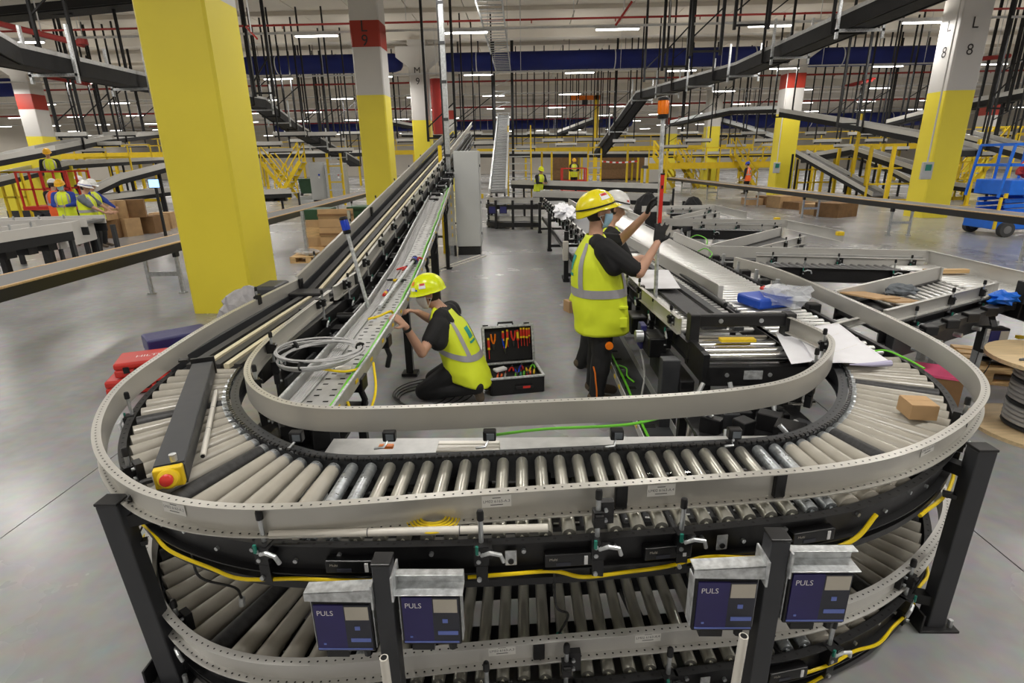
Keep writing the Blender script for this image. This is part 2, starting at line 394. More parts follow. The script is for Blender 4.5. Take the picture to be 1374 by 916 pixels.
# strip lights ---------------------------------------------------------------
lt = bpy.data.lights.new('tube_light', 'AREA'); lt.shape = 'RECTANGLE'; lt.size = 1.4; lt.size_y = .16; lt.energy = LAMP_POWER; lt.color = (1.0, .97, .925)
lu = bpy.data.lights.new('ceiling_fill_light', 'AREA'); lu.shape = 'RECTANGLE'; lu.size = 1.4; lu.size_y = .16; lu.energy = LAMP_POWER*.16; lu.color = (1.0, .95, .87)  # added upward fill that brightens the ceiling, not the tube's own output
fx_body = MB().bx(-.74, .74, -.07, .07, .035, .09).mesh('housing', 'lamp_body')
fx_tube = MB().bx(-.70, .70, -.055, .055, .0, .034).mesh('diffuser', 'lamp_tube')
LZ = 6.13
for r, y in enumerate((-7.8, 1.7, 11.1, 20.6, 30.1, 39.5, 49, 58.5, 68, 77, 86)):
    tr = thing('lighting_trunking', 'thin grey trunking rail that carries a row of strip lights', 'light rail', (0, y, LZ), 'lighting trunking rails')
    MB().bx(-34 if y < 19 else -58, 38 if y < 19 else 52, y-.03, y+.03, LZ+.10, LZ+.16).build('rail', 'lamp_body', tr)
    mh = MB()
    for k in range(-7, 8): mh.cyl((k*4.9, y, LZ+.16), (k*4.9, y, CEIL-.05), .012, n=5)
    mh.build_each('hanger_wire', 'lamp_body', tr)
    for c in range(-6 if y < 19 else -12, 7 if y < 19 else 10):
        x = 2.9+5.0*c+(0.3 if r % 2 else 0)
        f = thing('strip_light', 'white LED strip light hanging from the ceiling trunking', 'ceiling light', (x, y, LZ), 'ceiling strip lights')
        inst('housing', fx_body, Matrix.Translation((x, y, LZ)), f); inst('diffuser', fx_tube, Matrix.Translation((x, y, LZ)), f)
        if y < 90:
            o = bpy.data.objects.new('tube_light', lt); COL.objects.link(o); o.location = (x, y, LZ-.03); adopt(o, f)
            if y > 40 or abs(x) > 31: continue
            o = bpy.data.objects.new('ceiling_fill_light', lu); COL.objects.link(o); o.location = (x, y, LZ+.2); o.rotation_euler = (math.pi, 0, 0); adopt(o, f)
# blue fabric air ducts ----------------------------------------------------------
def duct(x0, x1, y, z, r, label):
    t = thing('air_duct', label, 'air duct', (x0, y, z), 'blue fabric air ducts')
    n = 14; prof = [(.35*r, 0)]
    R = Matrix(((0,0,1),(0,1,0),(-1,0,0)))
    L = x1-x0; pr = [(.45*r, 0), (.8*r, .12), (r, .45), (r, L-.45), (.8*r, L-.12), (.45*r, L)]
    MB().lathe(pr, (x0, y, z), 18, R).build('tube', 'duct_blue', t, smooth=True)
    m = MB()
    k = x0+2
    while k < x1-.5: m.lathe([(r+.02, 0), (r+.02, .05)], (k, y, z), 18, R); k += 7.4
    m.build_each('hoop', 'lamp_body', t)
    m = MB(); k = x0+1
    while k < x1: m.cyl((k, y, z+r), (k, y, CEIL-.05), .015, n=5); k += 3.0
    m.build_each('wire', 'black', t)
duct(-15.2, -6.4, 33.0, 7.22, .47, 'blue fabric air duct left of column M 9')
duct(-4.4, 13.2, 33.0, 7.18, .47, 'longest blue fabric air duct, between columns M 9 and the red-banded one')
duct(15.0, 22.3, 33.0, 7.05, .47, 'blue fabric air duct right of the red-banded column')
duct(-28, 12.5, 67, 6.0, .55, 'far blue fabric air duct low behind the conveyors')
duct(17.5, 40, 56, 5.2, .6, 'far blue fabric air duct behind column L 8')
duct(-31.5, -27.8, 33, 6.4, .47, 'blue fabric duct end beside the far left column')
# sprinkler pipes ---------------------------------------------------------------
for y, z, sg in ((22.4, 6.88, 1), (36, PY(700, 108, 36).z, 1), (44.6, 5.9, 1), (49, 6.3, 1), (63, 6.2, 1)):
    t = thing('sprinkler_pipe', 'thin red sprinkler pipe running across under the ceiling', 'pipe', (0, y, z), 'red sprinkler pipes')
    MB().cyl((-40, y, z), (40, y, z), .035 if y < 30 else .05, n=8).build('pipe', 'pipe_red', t, smooth=True)
    m = MB()
    for k in range(-13, 14): m.cyl((k*3+.4, y, z+.02), (k*3+.4, y, z-.12), .02, n=5)
    m.build_each('sprinkler_head', 'pipe_red', t)
    m = MB()
    for k in range(-6, 7): m.cyl((k*6+1.9, y, z), (k*6+1.9, y, CEIL-.05), .012, n=5)
    m.build_each('hanger_wire', 'lamp_body', t)
def pipe(pts, r, label, end=True):
    t = thing('main_pipe', label, 'pipe', pts[0], 'thick red pipes')
    MB().tube(pts, r, 9).build('pipe', 'pipe_red', t, smooth=True)
    if pts[0][2]-pts[-1][2] < 1.5 or True: MB().cyl((Vector(pts[0])+Vector(pts[1]))/2, Vector(((pts[0][0]+pts[1][0])/2, (pts[0][1]+pts[1][1])/2, CEIL-.05)), .015, n=6).build('hanger_wire', 'lamp_body', t)
    if end: MB().lathe([(r*1.6, 0), (r*1.6, .12)], pts[-1], 10).build('flange', 'pipe_red', t)
pipe([PY(0, 32, 15), PY(112, 60, 15)], .07, 'thick red pipe above the dark conveyor in the upper left')
pipe([PY(60, 103, 30), PY(118, 113, 30)], .09, 'short thick red pipe below the dark conveyor in the upper left')
pipe([PY(1130, 117, 40), PY(1170, 107, 40)], .12, 'red pipe slanting between the rods right of the red-banded column')
pipe([PY(585, 106, 31), PY(590, 180, 31)], .32, 'thick vertical red riser standing behind column M 9', False)
pipe([PY(1315, 79, 26), PY(1355, 75, 26)], .09, 'red pipe beyond column L 8', False)
pipe([PY(330, 36, 14), PY(345, 52, 13.5)], .02, 'thin red drop pipe beside the near yellow column', False)
pipe([PY(848, 2, 16), PY(826, 34, 16)], .03, 'thin red branch pipe crossing the ceiling', False)
# ================================================================== foreground double-deck curved roller conveyor
IN_K = [(-1.80,3.3),(-1.755,3.10),(-1.65,2.82),(-1.48,2.56),(-1.25,2.33),(-1.03,2.19),(-.80,2.115),(-.3,2.14),(.4,2.195),(1.0,2.245),(1.17,2.27),(1.38,2.37),(1.60,2.57),(1.79,2.85),(1.92,3.14),(1.97,3.4)]
OUT_K = [(-2.22,3.3),(-2.17,2.98),(-2.05,2.62),(-1.87,2.28),(-1.62,1.98),(-1.36,1.77),(-1.09,1.655),(-.80,1.595),(-.2,1.60),(.38,1.645),(1.0,1.735),(1.20,1.79),(1.47,1.91),(1.77,2.12),(2.05,2.41),(2.27,2.79),(2.37,3.1),(2.40,3.4)]
def path2(k, z, step=.05, it=6): return [Vector((p.x, p.y, z)) for p in smooth_path(resample(smooth_path(catmull([(a, b, 0) for a, b in k], 8), it), step), 4)]
OG_PX = [(400,375),(300,425),(220,475),(165,515),(140,553),(135,588),(150,620),(185,648),(240,667),(330,676),(450,671),(600,659),(800,646),(950,636),(1100,624),(1200,605),(1260,580),(1300,550),(1318,520),(1300,490),(1250,455),(1180,420),(1100,385),(1040,360),(985,345)]
IG_PX = [(440,389),(400,419),(360,450),(332,480),(326,500),(336,520),(370,539),(430,549),(560,547),(720,540),(900,532),(1020,520),(1080,505),(1113,480),(1122,460),(1110,445),(1062,425)]
OG = path2([PZ(x, y, 1.0).xy for x, y in OG_PX], 1.0)
IG = path2([PZ(x, y, 1.04).xy for x, y in IG_PX], 1.04)
def c_profile(h, fl, t=.004, lip=True):
    return [(0, 0), (fl, 0), (fl, -t), (t, -t), (t, -h+t), (fl, -h+t), (fl, -h), (0, -h)]
def holes(path, side_off, dz, step=.032, r=.0042):
    m = MB(); P = resample(path, step)
    for i in range(1, len(P)-1):
        sd, tg = side_at(P, i); c = P[i]+sd*side_off+Vector((0, 0, dz)); k = len(m.v)
        for a in range(6):
            q = a*math.pi/3; m.v.append(tuple(c+tg*(r*math.cos(q))+sd*(r*math.sin(q))))
        m.f.append(tuple(range(k, k+6))); m.m.append(0)
    return m
def guard(root, path, h, fl, name='guard_rail', m='guard', dots=True):
    s = MB().sweep(c_profile(h, fl), path).build(name, m, root, smooth=True)
    if dots: tag(holes(path, fl*.55, .0008).build('flange_holes', 'dark_gap', s), kind='stuff'); tag(holes(path, fl*.55, -h+.0065).build('flange_holes', 'dark_gap', s), kind='stuff')
    return s
def zrot(n): return Matrix((Vector((n.y, -n.x, 0)), Vector((n.x, n.y, 0)), Vector((0, 0, 1)))).transposed()   # local y = n (outward)
ROD = {}
def bracket(root, p, n, zf, zg, kind='A', flip=1):
    """guard-rail holder: p on the frame line, n outward, zf frame top, zg guard top"""
    p = Vector((p.x, p.y, 0)); n = Vector((n.x, n.y, 0)).normalized(); t = Vector((n.y, -n.x, 0)); R = zrot(n)
    def P(a, b, z): return p+t*a+n*b+Vector((0, 0, z))
    top = zg+.025 if kind == 'A' else zf+.105
    b = MB().tube([P(0, .02, zf-.06), P(0, .02, zf+.005), P(0, .022, top)], .0085, 9).build('holder_rod', 'zinc', root, smooth=True)
    MB().lathe([(.0125, 0), (.0125, .028), (.010, .036), (.004, .038)], P(0, .022, top-.012), 10).build('rod_cap', 'black_plastic', b, smooth=True)
    m = MB()
    m.box(P(0, .028, zf-.035), (.05, .045, .075), R); m.box(P(-.022*flip, .03, zf-.02), (.03, .05, .04), R); m.box(P(.0, .026, zf-.115), (.04, .035, .07), R)
    if kind == 'A':
        m.box(P(0, .024, zg-.06), (.036, .036, .06), R); m.box(P(-.03*flip, -.004, zg-.055), (.055, .028, .085), R); m.cyl(P(-.012, .044, zg-.045), P(.014, .044, zg-.045), .008, n=8)
    [setattr(x, 'name', 'clamp') for x in m.build_each('clamp', 'black_plastic', b)]
    m = MB()
    for dz in (-.02, -.055, -.13): m.cyl(P(.01*flip, .045, zf+dz), P(.01*flip, .055, zf+dz), .008, n=8)
    if kind == 'A':
        for dz in (-.04, -.08): m.cyl(P(-.028*flip, .01, zg+dz), P(-.028*flip, .02, zg+dz), .007, n=8)
    m.build_each('bolt', 'zinc', b)
    MB().tube([P(.0, .05, zf-.03), P(-.03*flip, .062, zf-.012), P(-.065*flip, .066, zf-.018), P(-.075*flip, .06, zf-.05)], .0075, 8).build('lever', 'galvanised', b, smooth=True)
    MB().box(P(.014*flip, .056, zf-.005), (.010, .008, .032), R).build('release_tab', 'teal', b)
    return b
def bed(root, zf, black_l, black_r, ncurve=20, nst=24):
    """rollers, frames and cross members of one deck; zf is the frame top"""
    I = path2(IN_K, zf); O = path2(OUT_K, zf)
    ki = [0, near(I, (-.80, 2.115)), near(I, (1.17, 2.27)), len(I)-1]; ko = [0, near(O, (-.80, 1.595)), near(O, (1.20, 1.79)), len(O)-1]
    meshes = {}
    def rmesh(kind):
        if kind in meshes: return meshes[kind]
        m = MB(); R = Matrix(((0,0,1),(0,1,0),(-1,0,0)))
        if kind in ('pvc', 'dark'):
            m.mi = 1; m.lathe([(.010, 0), (.010, .02), (.028, .022), (.030, .075)], (0,0,0), 14, R)
            m.mi = 0; m.lathe([(.031, .075), (.045, .985), (.030, .99), (.010, 1.0)], (0,0,0), 14, R)
            mm = m.mesh('roller', [{'pvc': 'pvc_roller', 'dark': 'dark_roller'}[kind], 'zinc_roller'], True)
        else:
            m.lathe([(.008, 0), (.008, .012), (.024, .016), (.026, .03), (.026, .97), (.024, .984), (.008, .988), (.008, 1.0)], (0,0,0), 14, R)
            mm = m.mesh('roller', [{'steel': 'steel_roller', 'zinc': 'zinc_roller'}[kind]], True)
        meshes[kind] = mm; return mm
    def put(a, b, kind):
        a = a.copy(); b = b.copy(); d = (b-a); d.normalize(); a += d*.012; b -= d*.010
        if kind in ('pvc', 'dark'): a.z = zf+.012-.031; b.z = zf+.012-.045
        else: a.z = b.z = zf+.012-.026
        d = b-a; M = axes(a, d) @ Matrix.Diagonal((d.length, 1, 1, 1)); inst('roller', rmesh(kind), M, root)
    for s, cnt in ((0, ncurve), (1, nst), (2, ncurve)):
        pi = I[ki[s]:ki[s+1]+1]; po = O[ko[s]:ko[s+1]+1]
        for k in range(cnt):
            u = (k+.5)/cnt; kind = 'pvc'
            if s == 0 and k in black_l or s == 2 and k in black_r: kind = 'dark'
            if s == 1: kind = 'zinc' if k in (0, 1, cnt-2, cnt-1) else 'steel'
            put(frac(pi, u), frac(po, u), kind)
    MB().sweep([(0,0),(.034,0),(.034,-.005),(.005,-.005),(.005,-.115),(.034,-.115),(.034,-.12),(0,-.12)], O).build('side_frame', 'black', root, smooth=True)
    tag(holes(O, .017, .001, .055, .006).build('frame_holes', 'dark_gap', root), kind='stuff')
    Iin = [p.copy() for p in reversed(I)]
    MB().sweep([(0,.012),(.045,.012),(.045,.006),(.006,.006),(.006,-.11),(.03,-.11),(.03,-.118),(0,-.118)], Iin).build('side_frame', 'anthracite', root, smooth=True)
    tag(holes(Iin, .025, .013, .05, .005).build('frame_holes', 'dark_gap', root), kind='stuff')
    # drive chain around the inner edge
    ch = [p+Vector((0, 0, .02)) for p in I]; m = MB(); Pc = resample(ch, .028)
    for i in range(1, len(Pc)-1):
        sd, tg = side_at(Pc, i); m.box(Pc[i]+sd*.012, (.020, .016, .012), Matrix((tg, sd, Vector((0,0,1)))).transposed())
    tag(m.build('drive_chain', 'black_plastic', root), kind='stuff')
    # lower rail and cross members
    Lr = [p+Vector((0, 0, -.155)) for p in O]
    MB().sweep([(-.01,0),(.025,0),(.025,-.028),(-.01,-.028)], Lr).build('lower_rail', 'black', root, smooth=True)
    for k in range(13):
        u = (k+.5)/13; a = frac(I, u); b = frac(O, u); a.z = b.z = zf-.105
        MB().bar(a, b, .05, .03).build('cross_member', 'black', root)
    mid = [(frac(I, k/40)*.5+frac(O, k/40)*.5)-Vector((0, 0, .10)) for k in range(41)]
    MB().sweep([(-.10,0),(.10,0),(.10,-.02),(-.10,-.02)], mid).build('drive_cover', 'black', root, smooth=True)
    tk = MB(); st = (len(O)*.5)
    for k in range(60):
        u = .3+.4*k/60; p = frac(I, u)*.35+frac(O, u)*.65
        tk.box((p.x, p.y, zf-.095), (.02, .006, .004))
    tag(tk.build('drive_belt_marks', 'letter_white', root), kind='stuff')
    # motor controllers, bolts, mounting tabs on the outer face
    for px in (-.62, .14, .50, 1.05):
        i = near(O, (px, 1.65)); n, tg = side_at(O, i); R = zrot(n); c = O[i]+n*.025+Vector((0, 0, -.075))
        b = MB().box(c, (.17, .035, .05), R).build('motor_controller', 'black_plastic', root, bevel=.004)
        MB().box(c+n*.019+Vector((0, 0, -.012))-tg*.02, (.05, .002, .014), R).build('rating_plate', 'psu_dark', b)
        MB().box(c+n*.019+Vector((0, 0, .0))+tg*.058, (.012, .004, .034), R).build('connector', 'letter_white', b)
        lettering('Multi', .014, 'psu_label', c+n*.0185+tg*-.055+Vector((0,0,.008)), tg, (0,0,1), b)
    m = MB(); Pb = resample(O, .16)
    for i in range(2, len(Pb)-2):
        n, tg = side_at(Pb, i); m.cyl(Pb[i]+n*.005+Vector((0,0,-.05-.03*(i % 2))), Pb[i]+n*.016+Vector((0,0,-.05-.03*(i % 2))), .008, n=8)
    m.build_each('bolt', 'zinc', root)
    for px in (-.05, .72):
        i = near(O, (px, 1.65)); n, tg = side_at(O, i); R = zrot(n); c = O[i]+n*.03+Vector((0, 0, -.06))
        tb = MB().box(c, (.04, .005, .06), R).build('mounting_tab', 'galvanised', root, bevel=.002)
        MB().cyl(c+n*.003+Vector((0,0,-.012)), c+n*.008+Vector((0,0,-.012)), .010, n=10).build('cable_eye', 'black', tb)
    return I, O
def sticker(root, path, px, txt, zg, h=.11):
    i = near(path, px); n, tg = side_at(path, i); c = Vector((path[i].x, path[i].y, zg-.05))+n*.0055
    s = MB().box(c, (.105, .001, .048), zrot(n)).build('sticker', 'sticker', root)
    lettering(txt, .0155, 'print_grey', c+n*.0012, tg, (0,0,1), s)
    MB().box(c+n*.0008+Vector((0,0,.014)), (.03, .0006, .003), zrot(n)).build('print_line', 'print_grey', s)
    MB().box(c+n*.0008+Vector((0,0,-.014)), (.045, .0006, .003), zrot(n)).build('print_line', 'print_grey', s)
def joint(root, path, px, zg, h):
    i = near(path, px); n, tg = side_at(path, i); c = Vector((path[i].x, path[i].y, zg-h/2))+n*.012
    MB().box(c, (.045, .02, h-.012), zrot(n)).build('joint_plate', 'black_plastic', root, bevel=.004)
UP = thing('curved_roller_conveyor', 'upper deck of the curved roller conveyor, with cream guard rails', 'conveyor', (0, 1.9, .7))
LOW = thing('curved_roller_conveyor', 'lower deck of the curved roller conveyor, under the upper deck', 'conveyor', (0, 1.9, .05))
ZF, ZFL, GH = .86, .20, .115
guard(UP, OG, GH, .036)
IGr = [p.copy() for p in IG]
MB().sweep([(0,0),(-.034,0),(-.034,-.004),(-.004,-.004),(-.004,-GH+.01),(-.034,-GH+.01),(-.034,-GH),(0,-GH)], IGr).build('guard_rail', 'guard', UP, smooth=True)
tag(holes(IGr, -.018, .001).build('flange_holes', 'dark_gap', UP), kind='stuff')
I_U, O_U = bed(UP, ZF, (6, 14), (4, 14))
I_L, O_L = bed(LOW, ZFL, (8, 15), (4, 12))
OGL = [Vector((p.x*.945 if p.x < 0 else p.x*.97, p.y*.985, .345)) for p in OG if p.y < 3.0]
guard(LOW, OGL, .105, .036, m='guard_cool')
IGL = [Vector((p.x, p.y, .40)) for p in IG if p.y < 3.2]
MB().sweep([(0,0),(-.034,0),(-.034,-.004),(-.004,-.004),(-.004,-GH+.01),(-.034,-GH+.01),(-.034,-GH),(0,-GH)], IGL).build('guard_rail', 'guard_cool', LOW, smooth=True)
def on(path, x, y, z): return near(path, PZ(x, y, z).xy)
for px, py, k, fl in ((205, 650, 'A', 1), (368, 722, 'B', 1), (642, 730, 'B', 1), (802, 715, 'A', 1), (905, 708, 'B', 1), (1312, 590, 'A', -1), (140, 560, 'B', 1)):
    i = on(O_U, px, py, ZF); n, _ = side_at(O_U, i); bracket(UP, O_U[i], n, ZF, 1.0, k, fl)
for px, py, k, fl in ((250, 850, 'A', 1), (650, 915, 'B', 1), (755, 905, 'A', 1), (885, 895, 'B', 1), (1108, 868, 'B', 1), (1222, 800, 'A', -1)):
    i = on(O_L, px, py, ZFL); n, _ = side_at(O_L, i); bracket(LOW, O_L[i], n, ZFL, .345, k, fl)
# inner holders (on the inside of the loop)
for px, py in ((338, 505), (378, 455), (1065, 450), (1098, 480)):
    i = on(IG, px, py, 1.04); n, _ = side_at(IG, i); bracket(UP, IG[i]+n*-.03, -n, .90, 1.05, 'A')
sticker(UP, OG, PZ(662, 665, .95).xy, 'LM02 6163-A.3', 1.0); sticker(UP, OG, PZ(890, 655, .95).xy, 'LM02 6163-A.4', 1.0); sticker(UP, OG, PZ(262, 668, .95).xy, 'LM02 6163-A.2', 1.0); sticker(UP, OG, PZ(1252, 605, .95).xy, 'LM02 6163-A.5', 1.0)
sticker(LOW, OGL, PZ(675, 866, .3).xy, 'LM02 6163-A.3', .345); sticker(LOW, OGL, PZ(870, 850, .3).xy, 'LM02 6163-A.4', .345)
joint(UP, OG, PZ(828, 660, .95).xy, 1.0, GH); joint(UP, OG, PZ(1050, 650, .95).xy, 1.0, GH); joint(LOW, OGL, PZ(728, 866, .3).xy, .345, .105)
for px, py in ((366, 425),):
    pass
# uprights of the loop -----------------------------------------------------------------
def post(name, top_px, base_px, w, d, label, ztop=None, arm=None, foot=True, parent_group='support posts of the curved conveyor'):
    b = PZ(*base_px, 0); tp = PY(*top_px, b.y)
    t = thing(name, label, 'post', b, parent_group)
    m = MB(); m.bar(b+Vector((0,0,.0)), tp, w, d, (0, 1, 0)); m.build('upright', 'post_grey', t, bevel=.006)
    MB().box(tp+Vector((0,0,.004)), (w+.004, d+.004, .012)).build('end_cap', 'black_plastic', t, bevel=.003)
    if foot:
        f = MB(); f.bx(b.x-.09, b.x+.09, b.y-.06, b.y+.06, 0, .012); f.bx(b.x-.09, b.x-.08, b.y-.06, b.y+.06, .012, .10); f.build('foot_plate', 'black', t, bevel=.002)
        MB().cyl(b+Vector((.065, -.03, .012)), b+Vector((.065, -.03, .05)), .010, n=8).build('anchor_bolt', 'zinc', t)
    for z, q in (arm or ()):
        a = b.lerp(tp, z/tp.z); MB().bar(a, (q[0], q[1], z), .05, .05).build('arm', 'black', t)
        MB().bar(a+Vector((0, 0, -.12)), Vector((a.x*.96, a.y*1.02, z-.12)), .03, .02).build('spring_clip', 'black_plastic', t)
    return t, b, tp
post('support_post', (150, 672), (236, 909), .085, .07, 'dark grey support post on the outer left of the curved conveyor', arm=((.80, (-1.42, 1.86)), (.16, (-1.40, 1.86))))
post('support_post', (1318, 601), (1248, 836), .08, .07, 'dark grey support post on the outer right, near the cable drum', arm=((.80, (1.85, 2.2)), (.14, (1.75, 2.14))))
def psu_post(top_px, Y, label, psus, plabel):
    tp = PY(*top_px, Y); b = Vector((tp.x, Y, 0))
    t = thing('support_post', label, 'post', b, 'support posts of the curved conveyor')
    MB().bx(b.x-.029, b.x+.029, Y-.029, Y+.029, 0, tp.z).build('upright', 'post_grey', t, bevel=.004)
    MB().bx(b.x-.031, b.x+.031, Y-.031, Y+.031, tp.z, tp.z+.01).build('end_cap', 'black_plastic', t, bevel=.003)
    MB().bx(b.x-.07, b.x+.07, Y-.05, Y+.05, 0, .012).build('foot_plate', 'black', t)
    MB().bar((b.x, Y, .72), (b.x+.01, Y+.22, .72), .05, .05).build('arm', 'black', t)
    MB().bar((b.x, Y, .12), (b.x+.01, Y+.22, .12), .05, .05).build('arm', 'black', t)
    for sgn, w, dzz, lab in psus:
        x0 = b.x+sgn*.032; x1 = b.x+sgn*.25; z = tp.z-.075+dzz
        ar = MB()
        if sgn < 0:
            ar.prism([(x0, z+.022), (x1, z+.010), (x1, z-.022), (x0, z-.026)], Y-.034, Y-.030, lambda u, v, q: (u, q, v)); ar.prism([(x0, z+.022), (x1, z+.010), (x1, z+.006), (x0, z+.018)], Y-.034, Y+.016, lambda u, v, q: (u, q, v))
        else:
            ar.bx(x0, x1, Y+.024, Y+.028, z-.026, z+.022); ar.bx(x0, x1, Y-.004, Y+.028, z+.018, z+.022); ar.bx(x0, x1, Y-.036, Y+.028, z-.030, z-.026)
        ar.build('cantilever_bracket', 'galvanised', t, bevel=.001)
        MB().bx(b.x+sgn*.030, b.x+sgn*.036, Y-.045, Y+.045, z-.045, z+.045).build('bracket_plate', 'galvanised', t)
        cx = b.x+sgn*.142; cz = z-.122
        p = thing('power_supply', lab, 'power supply', (cx, Y, cz+.09), 'power supplies on the posts')
        MB().box((cx, Y+.008, cz), (.185, .06, .18)).build('casing', 'black_plastic', p, bevel=.006)
        MB().box((cx-sgn*.0+sgn*.0-.097*(-sgn if sgn < 0 else 1)*0, Y+.01, cz), (.192, .045, .165)).build('heat_sink', 'galvanised', p)
        fp = MB().box((cx-.038, Y-.0245, cz+.0), (.092, .005, .158)).build('front_panel', 'psu_blue', p)
        MB().box((cx+.048, Y-.0245, cz+.0), (.080, .005, .158)).build('front_panel', 'psu_dark', p)
        MB().box((cx+.048, Y-.0275, cz+.052), (.072, .002, .045)).build('rating_label', 'psu_label', p)
        MB().box((cx+.045, Y-.0275, cz-.0), (.016, .002, .013)).build('status_window', 'psu_pale', p)
        MB().box((cx+.052, Y-.0275, cz-.042), (.062, .002, .013)).build('type_strip', 'psu_pale', p)
        MB().box((cx, Y-.0275, cz-.074), (.17, .002, .005)).build('trim_line', 'psu_pale', p)
        MB().box((cx-.062, Y-.0275, cz-.056), (.008, .002, .006)).build('indicator', 'psu_pale', p)
        lettering('PULS', .024, 'letter_white', (cx-.05, Y-.0278, cz+.052), (1,0,0), (0,0,1), p)
        m = MB(); m.lathe([(.013, 0), (.015, .02), (.012, .03)], (cx+.06, Y, cz-.118), 8); m.box((cx-.03, Y, cz-.10), (.07, .04, .022)); m.build_each('cable_gland', 'black_plastic', p)
        p.scale = (1.04, 1.0, 1.14)
psu_post((513, 752), 1.42, 'post with two power supplies near the yellow cable coil', ((-1, .19, -.03, 'blue power supply beside the post, on the side of the emergency stop box'), (1, .19, 0, 'blue power supply beside the post, below the long white tube')), '')
psu_post((1043, 719), 1.42, 'post with two power supplies nearer to the cable drum', ((-1, .19, -.03, 'blue power supply whose silver bracket slopes towards the middle of the conveyor'), (1, .19, .0, 'blue power supply nearest to the outer post by the cable drum')), '')
# ================================================================== inclined strip-belt conveyor on the left
def zin(y): return .0 if y < 5.35 else .15*(y-5.35)
INC = thing('inclined_conveyor', 'long inclined strip-belt conveyor rising from the curved conveyor past the columns', 'conveyor', (-2.0, 3.3, 0))
YS = [3.25, 4.0, 4.7, 5.35]+[5.35+.6*k for k in range(1, 26)]
def run(x, dz, y0, y1): return [Vector((x, y, zin(y)+dz)) for y in [y0]+[q for q in YS if y0 < q < y1]+[y1]]
YE = 19.6
# bed plates, strips and side frames
MB().sweep([(-.26, 0), (.26, 0), (.26, -.03), (-.26, -.03)], run(-1.98, .835, 3.25, YE)).build('bed_plate', 'belt_black', INC)
for x, w, m in ((-2.045, .018, 'cream_strip'), (-1.90, .018, 'cream_strip'), (-1.97, .03, 'belt_black'), (-2.13, .03, 'belt_black'), (-1.83, .022, 'belt_black')):
    MB().sweep([(-w, 0), (w, 0), (w, -.03), (-w, -.03)], run(x, .895, 3.28, YE)).build('strip_belt', m, INC)
MB().sweep([(0, 0), (-.03, 0), (-.03, -.12), (0, -.12)], run(-2.25, .90, 3.3, YE)).build('side_frame', 'anthracite', INC)
MB().sweep([(0, 0), (.03, 0), (.03, -.12), (0, -.12)], run(-1.72, .87, 3.3, YE)).build('side_frame', 'black', INC)
MB().sweep([(0, 0), (.02, 0), (.02, -.05), (0, -.05)], run(-1.60, .74, 3.4, YE)).build('cable_duct', 'anthracite', INC)
MB().sweep([(0, 0), (.015, 0), (.015, -.22), (0, -.22)], run(-1.66, .80, 3.4, YE)).build('side_panel', 'black', INC)
MB().sweep([(0, 0), (.05, 0), (.05, -.04), (0, -.04)], run(-1.62, .58, 3.4, YE)).build('lower_rail', 'anthracite', INC)
for k in range(34):
    y = 3.75+.27*k; MB().box((-1.60+.03*(k % 3), y, zin(y)+.66+.05*(k % 2)), (.12+.03*(k % 2), .14, .10+.04*(k % 3))).build('drive_unit', 'black_plastic', INC); MB().cyl((-1.56, y+.08, zin(y)+.70), (-1.50+.02*(k % 2), y+.08, zin(y)+.74), .016, n=8).build('connector', 'zinc' if k % 2 else 'black_plastic', INC)
# guard rails of the incline (flange towards the outside)
gl = [Vector((-2.26, y, 1.03+.155*(y-5.44))) for y in (5.44, 8.4, 11.4, 14.4, YE+1.2)]
for a, b in zip(gl, gl[1:]): MB().sweep([(0,0),(-.03,0),(-.03,-.004),(-.004,-.004),(-.004,-.126),(-.03,-.126),(-.03,-.13),(0,-.13)], [a+Vector((0,.01,0)), b]).build('guard_rail', 'guard', INC)
gr = [Vector((-1.74, y, 1.03+.155*(y-5.44))) for y in (5.62, 8.4, 11.4, 14.4, YE+1.2)]
for a, b in zip(gr, gr[1:]): MB().sweep([(0,0),(.03,0),(.03,-.004),(.004,-.004),(.004,-.126),(.03,-.126),(.03,-.13),(0,-.13)], [a+Vector((0,.01,0)), b]).build('guard_rail', 'guard', INC)
gm = [Vector((-1.73, y, 1.04)) for y in (4.9, 5.58)]
MB().sweep([(0,0),(.03,0),(.03,-.004),(.004,-.004),(.004,-.126),(.03,-.126),(.03,-.13),(0,-.13)], gm).build('guard_rail', 'guard', INC)
for x, y, z in ((-2.25, 5.45, 1.0), (-1.735, 5.60, 1.02), (-1.735, 4.15, 1.03), (-1.72, 8.4, 1.47), (-2.25, 8.4, 1.47)):
    MB().box((x+.01, y, z-.06), (.022, .08, .135)).build('joint_plate', 'black_plastic', INC, bevel=.004)
for k in range(13):       # holders and drives along both sides
    y = 4.45+.72*k
    bracket(INC, Vector((-1.69, y, 0)), Vector((1, 0, 0)), zin(y)+.86, zin(y)+1.06, 'A', -1)
    if k % 2 == 0: bracket(INC, Vector((-2.29, y+.2, 0)), Vector((-1, 0, 0)), zin(y)+.88, zin(y)+1.05, 'A')
    b = MB().cyl((-1.66, y+.3, zin(y)+.79), (-1.50, y+.3, zin(y)+.79), .045, n=12).build('drive_motor', 'black_plastic', INC, smooth=True)
    MB().cyl((-1.50, y+.3, zin(y)+.79), (-1.47, y+.3, zin(y)+.79), .03, n=10).build('motor_cap', 'zinc', b)
    MB().box((-1.60, y+.42, zin(y)+.72), (.10, .09, .12)).build('junction_box', 'anthracite', INC, bevel=.008)
    MB().tube(catmull([(-1.58, y+.42, zin(y)+.78), (-1.50, y+.50, zin(y)+.86), (-1.56, y+.62, zin(y)+.80), (-1.52, y+.72, zin(y)+.68)], 5), .006, 5).build('drive_cable', 'grey_cable' if k % 3 == 0 else 'black_cable', INC, smooth=True)
MB().bx(-2.26, -1.72, 5.15, 5.38, .86, .92).build('end_roller_cover', 'black', INC, bevel=.01)
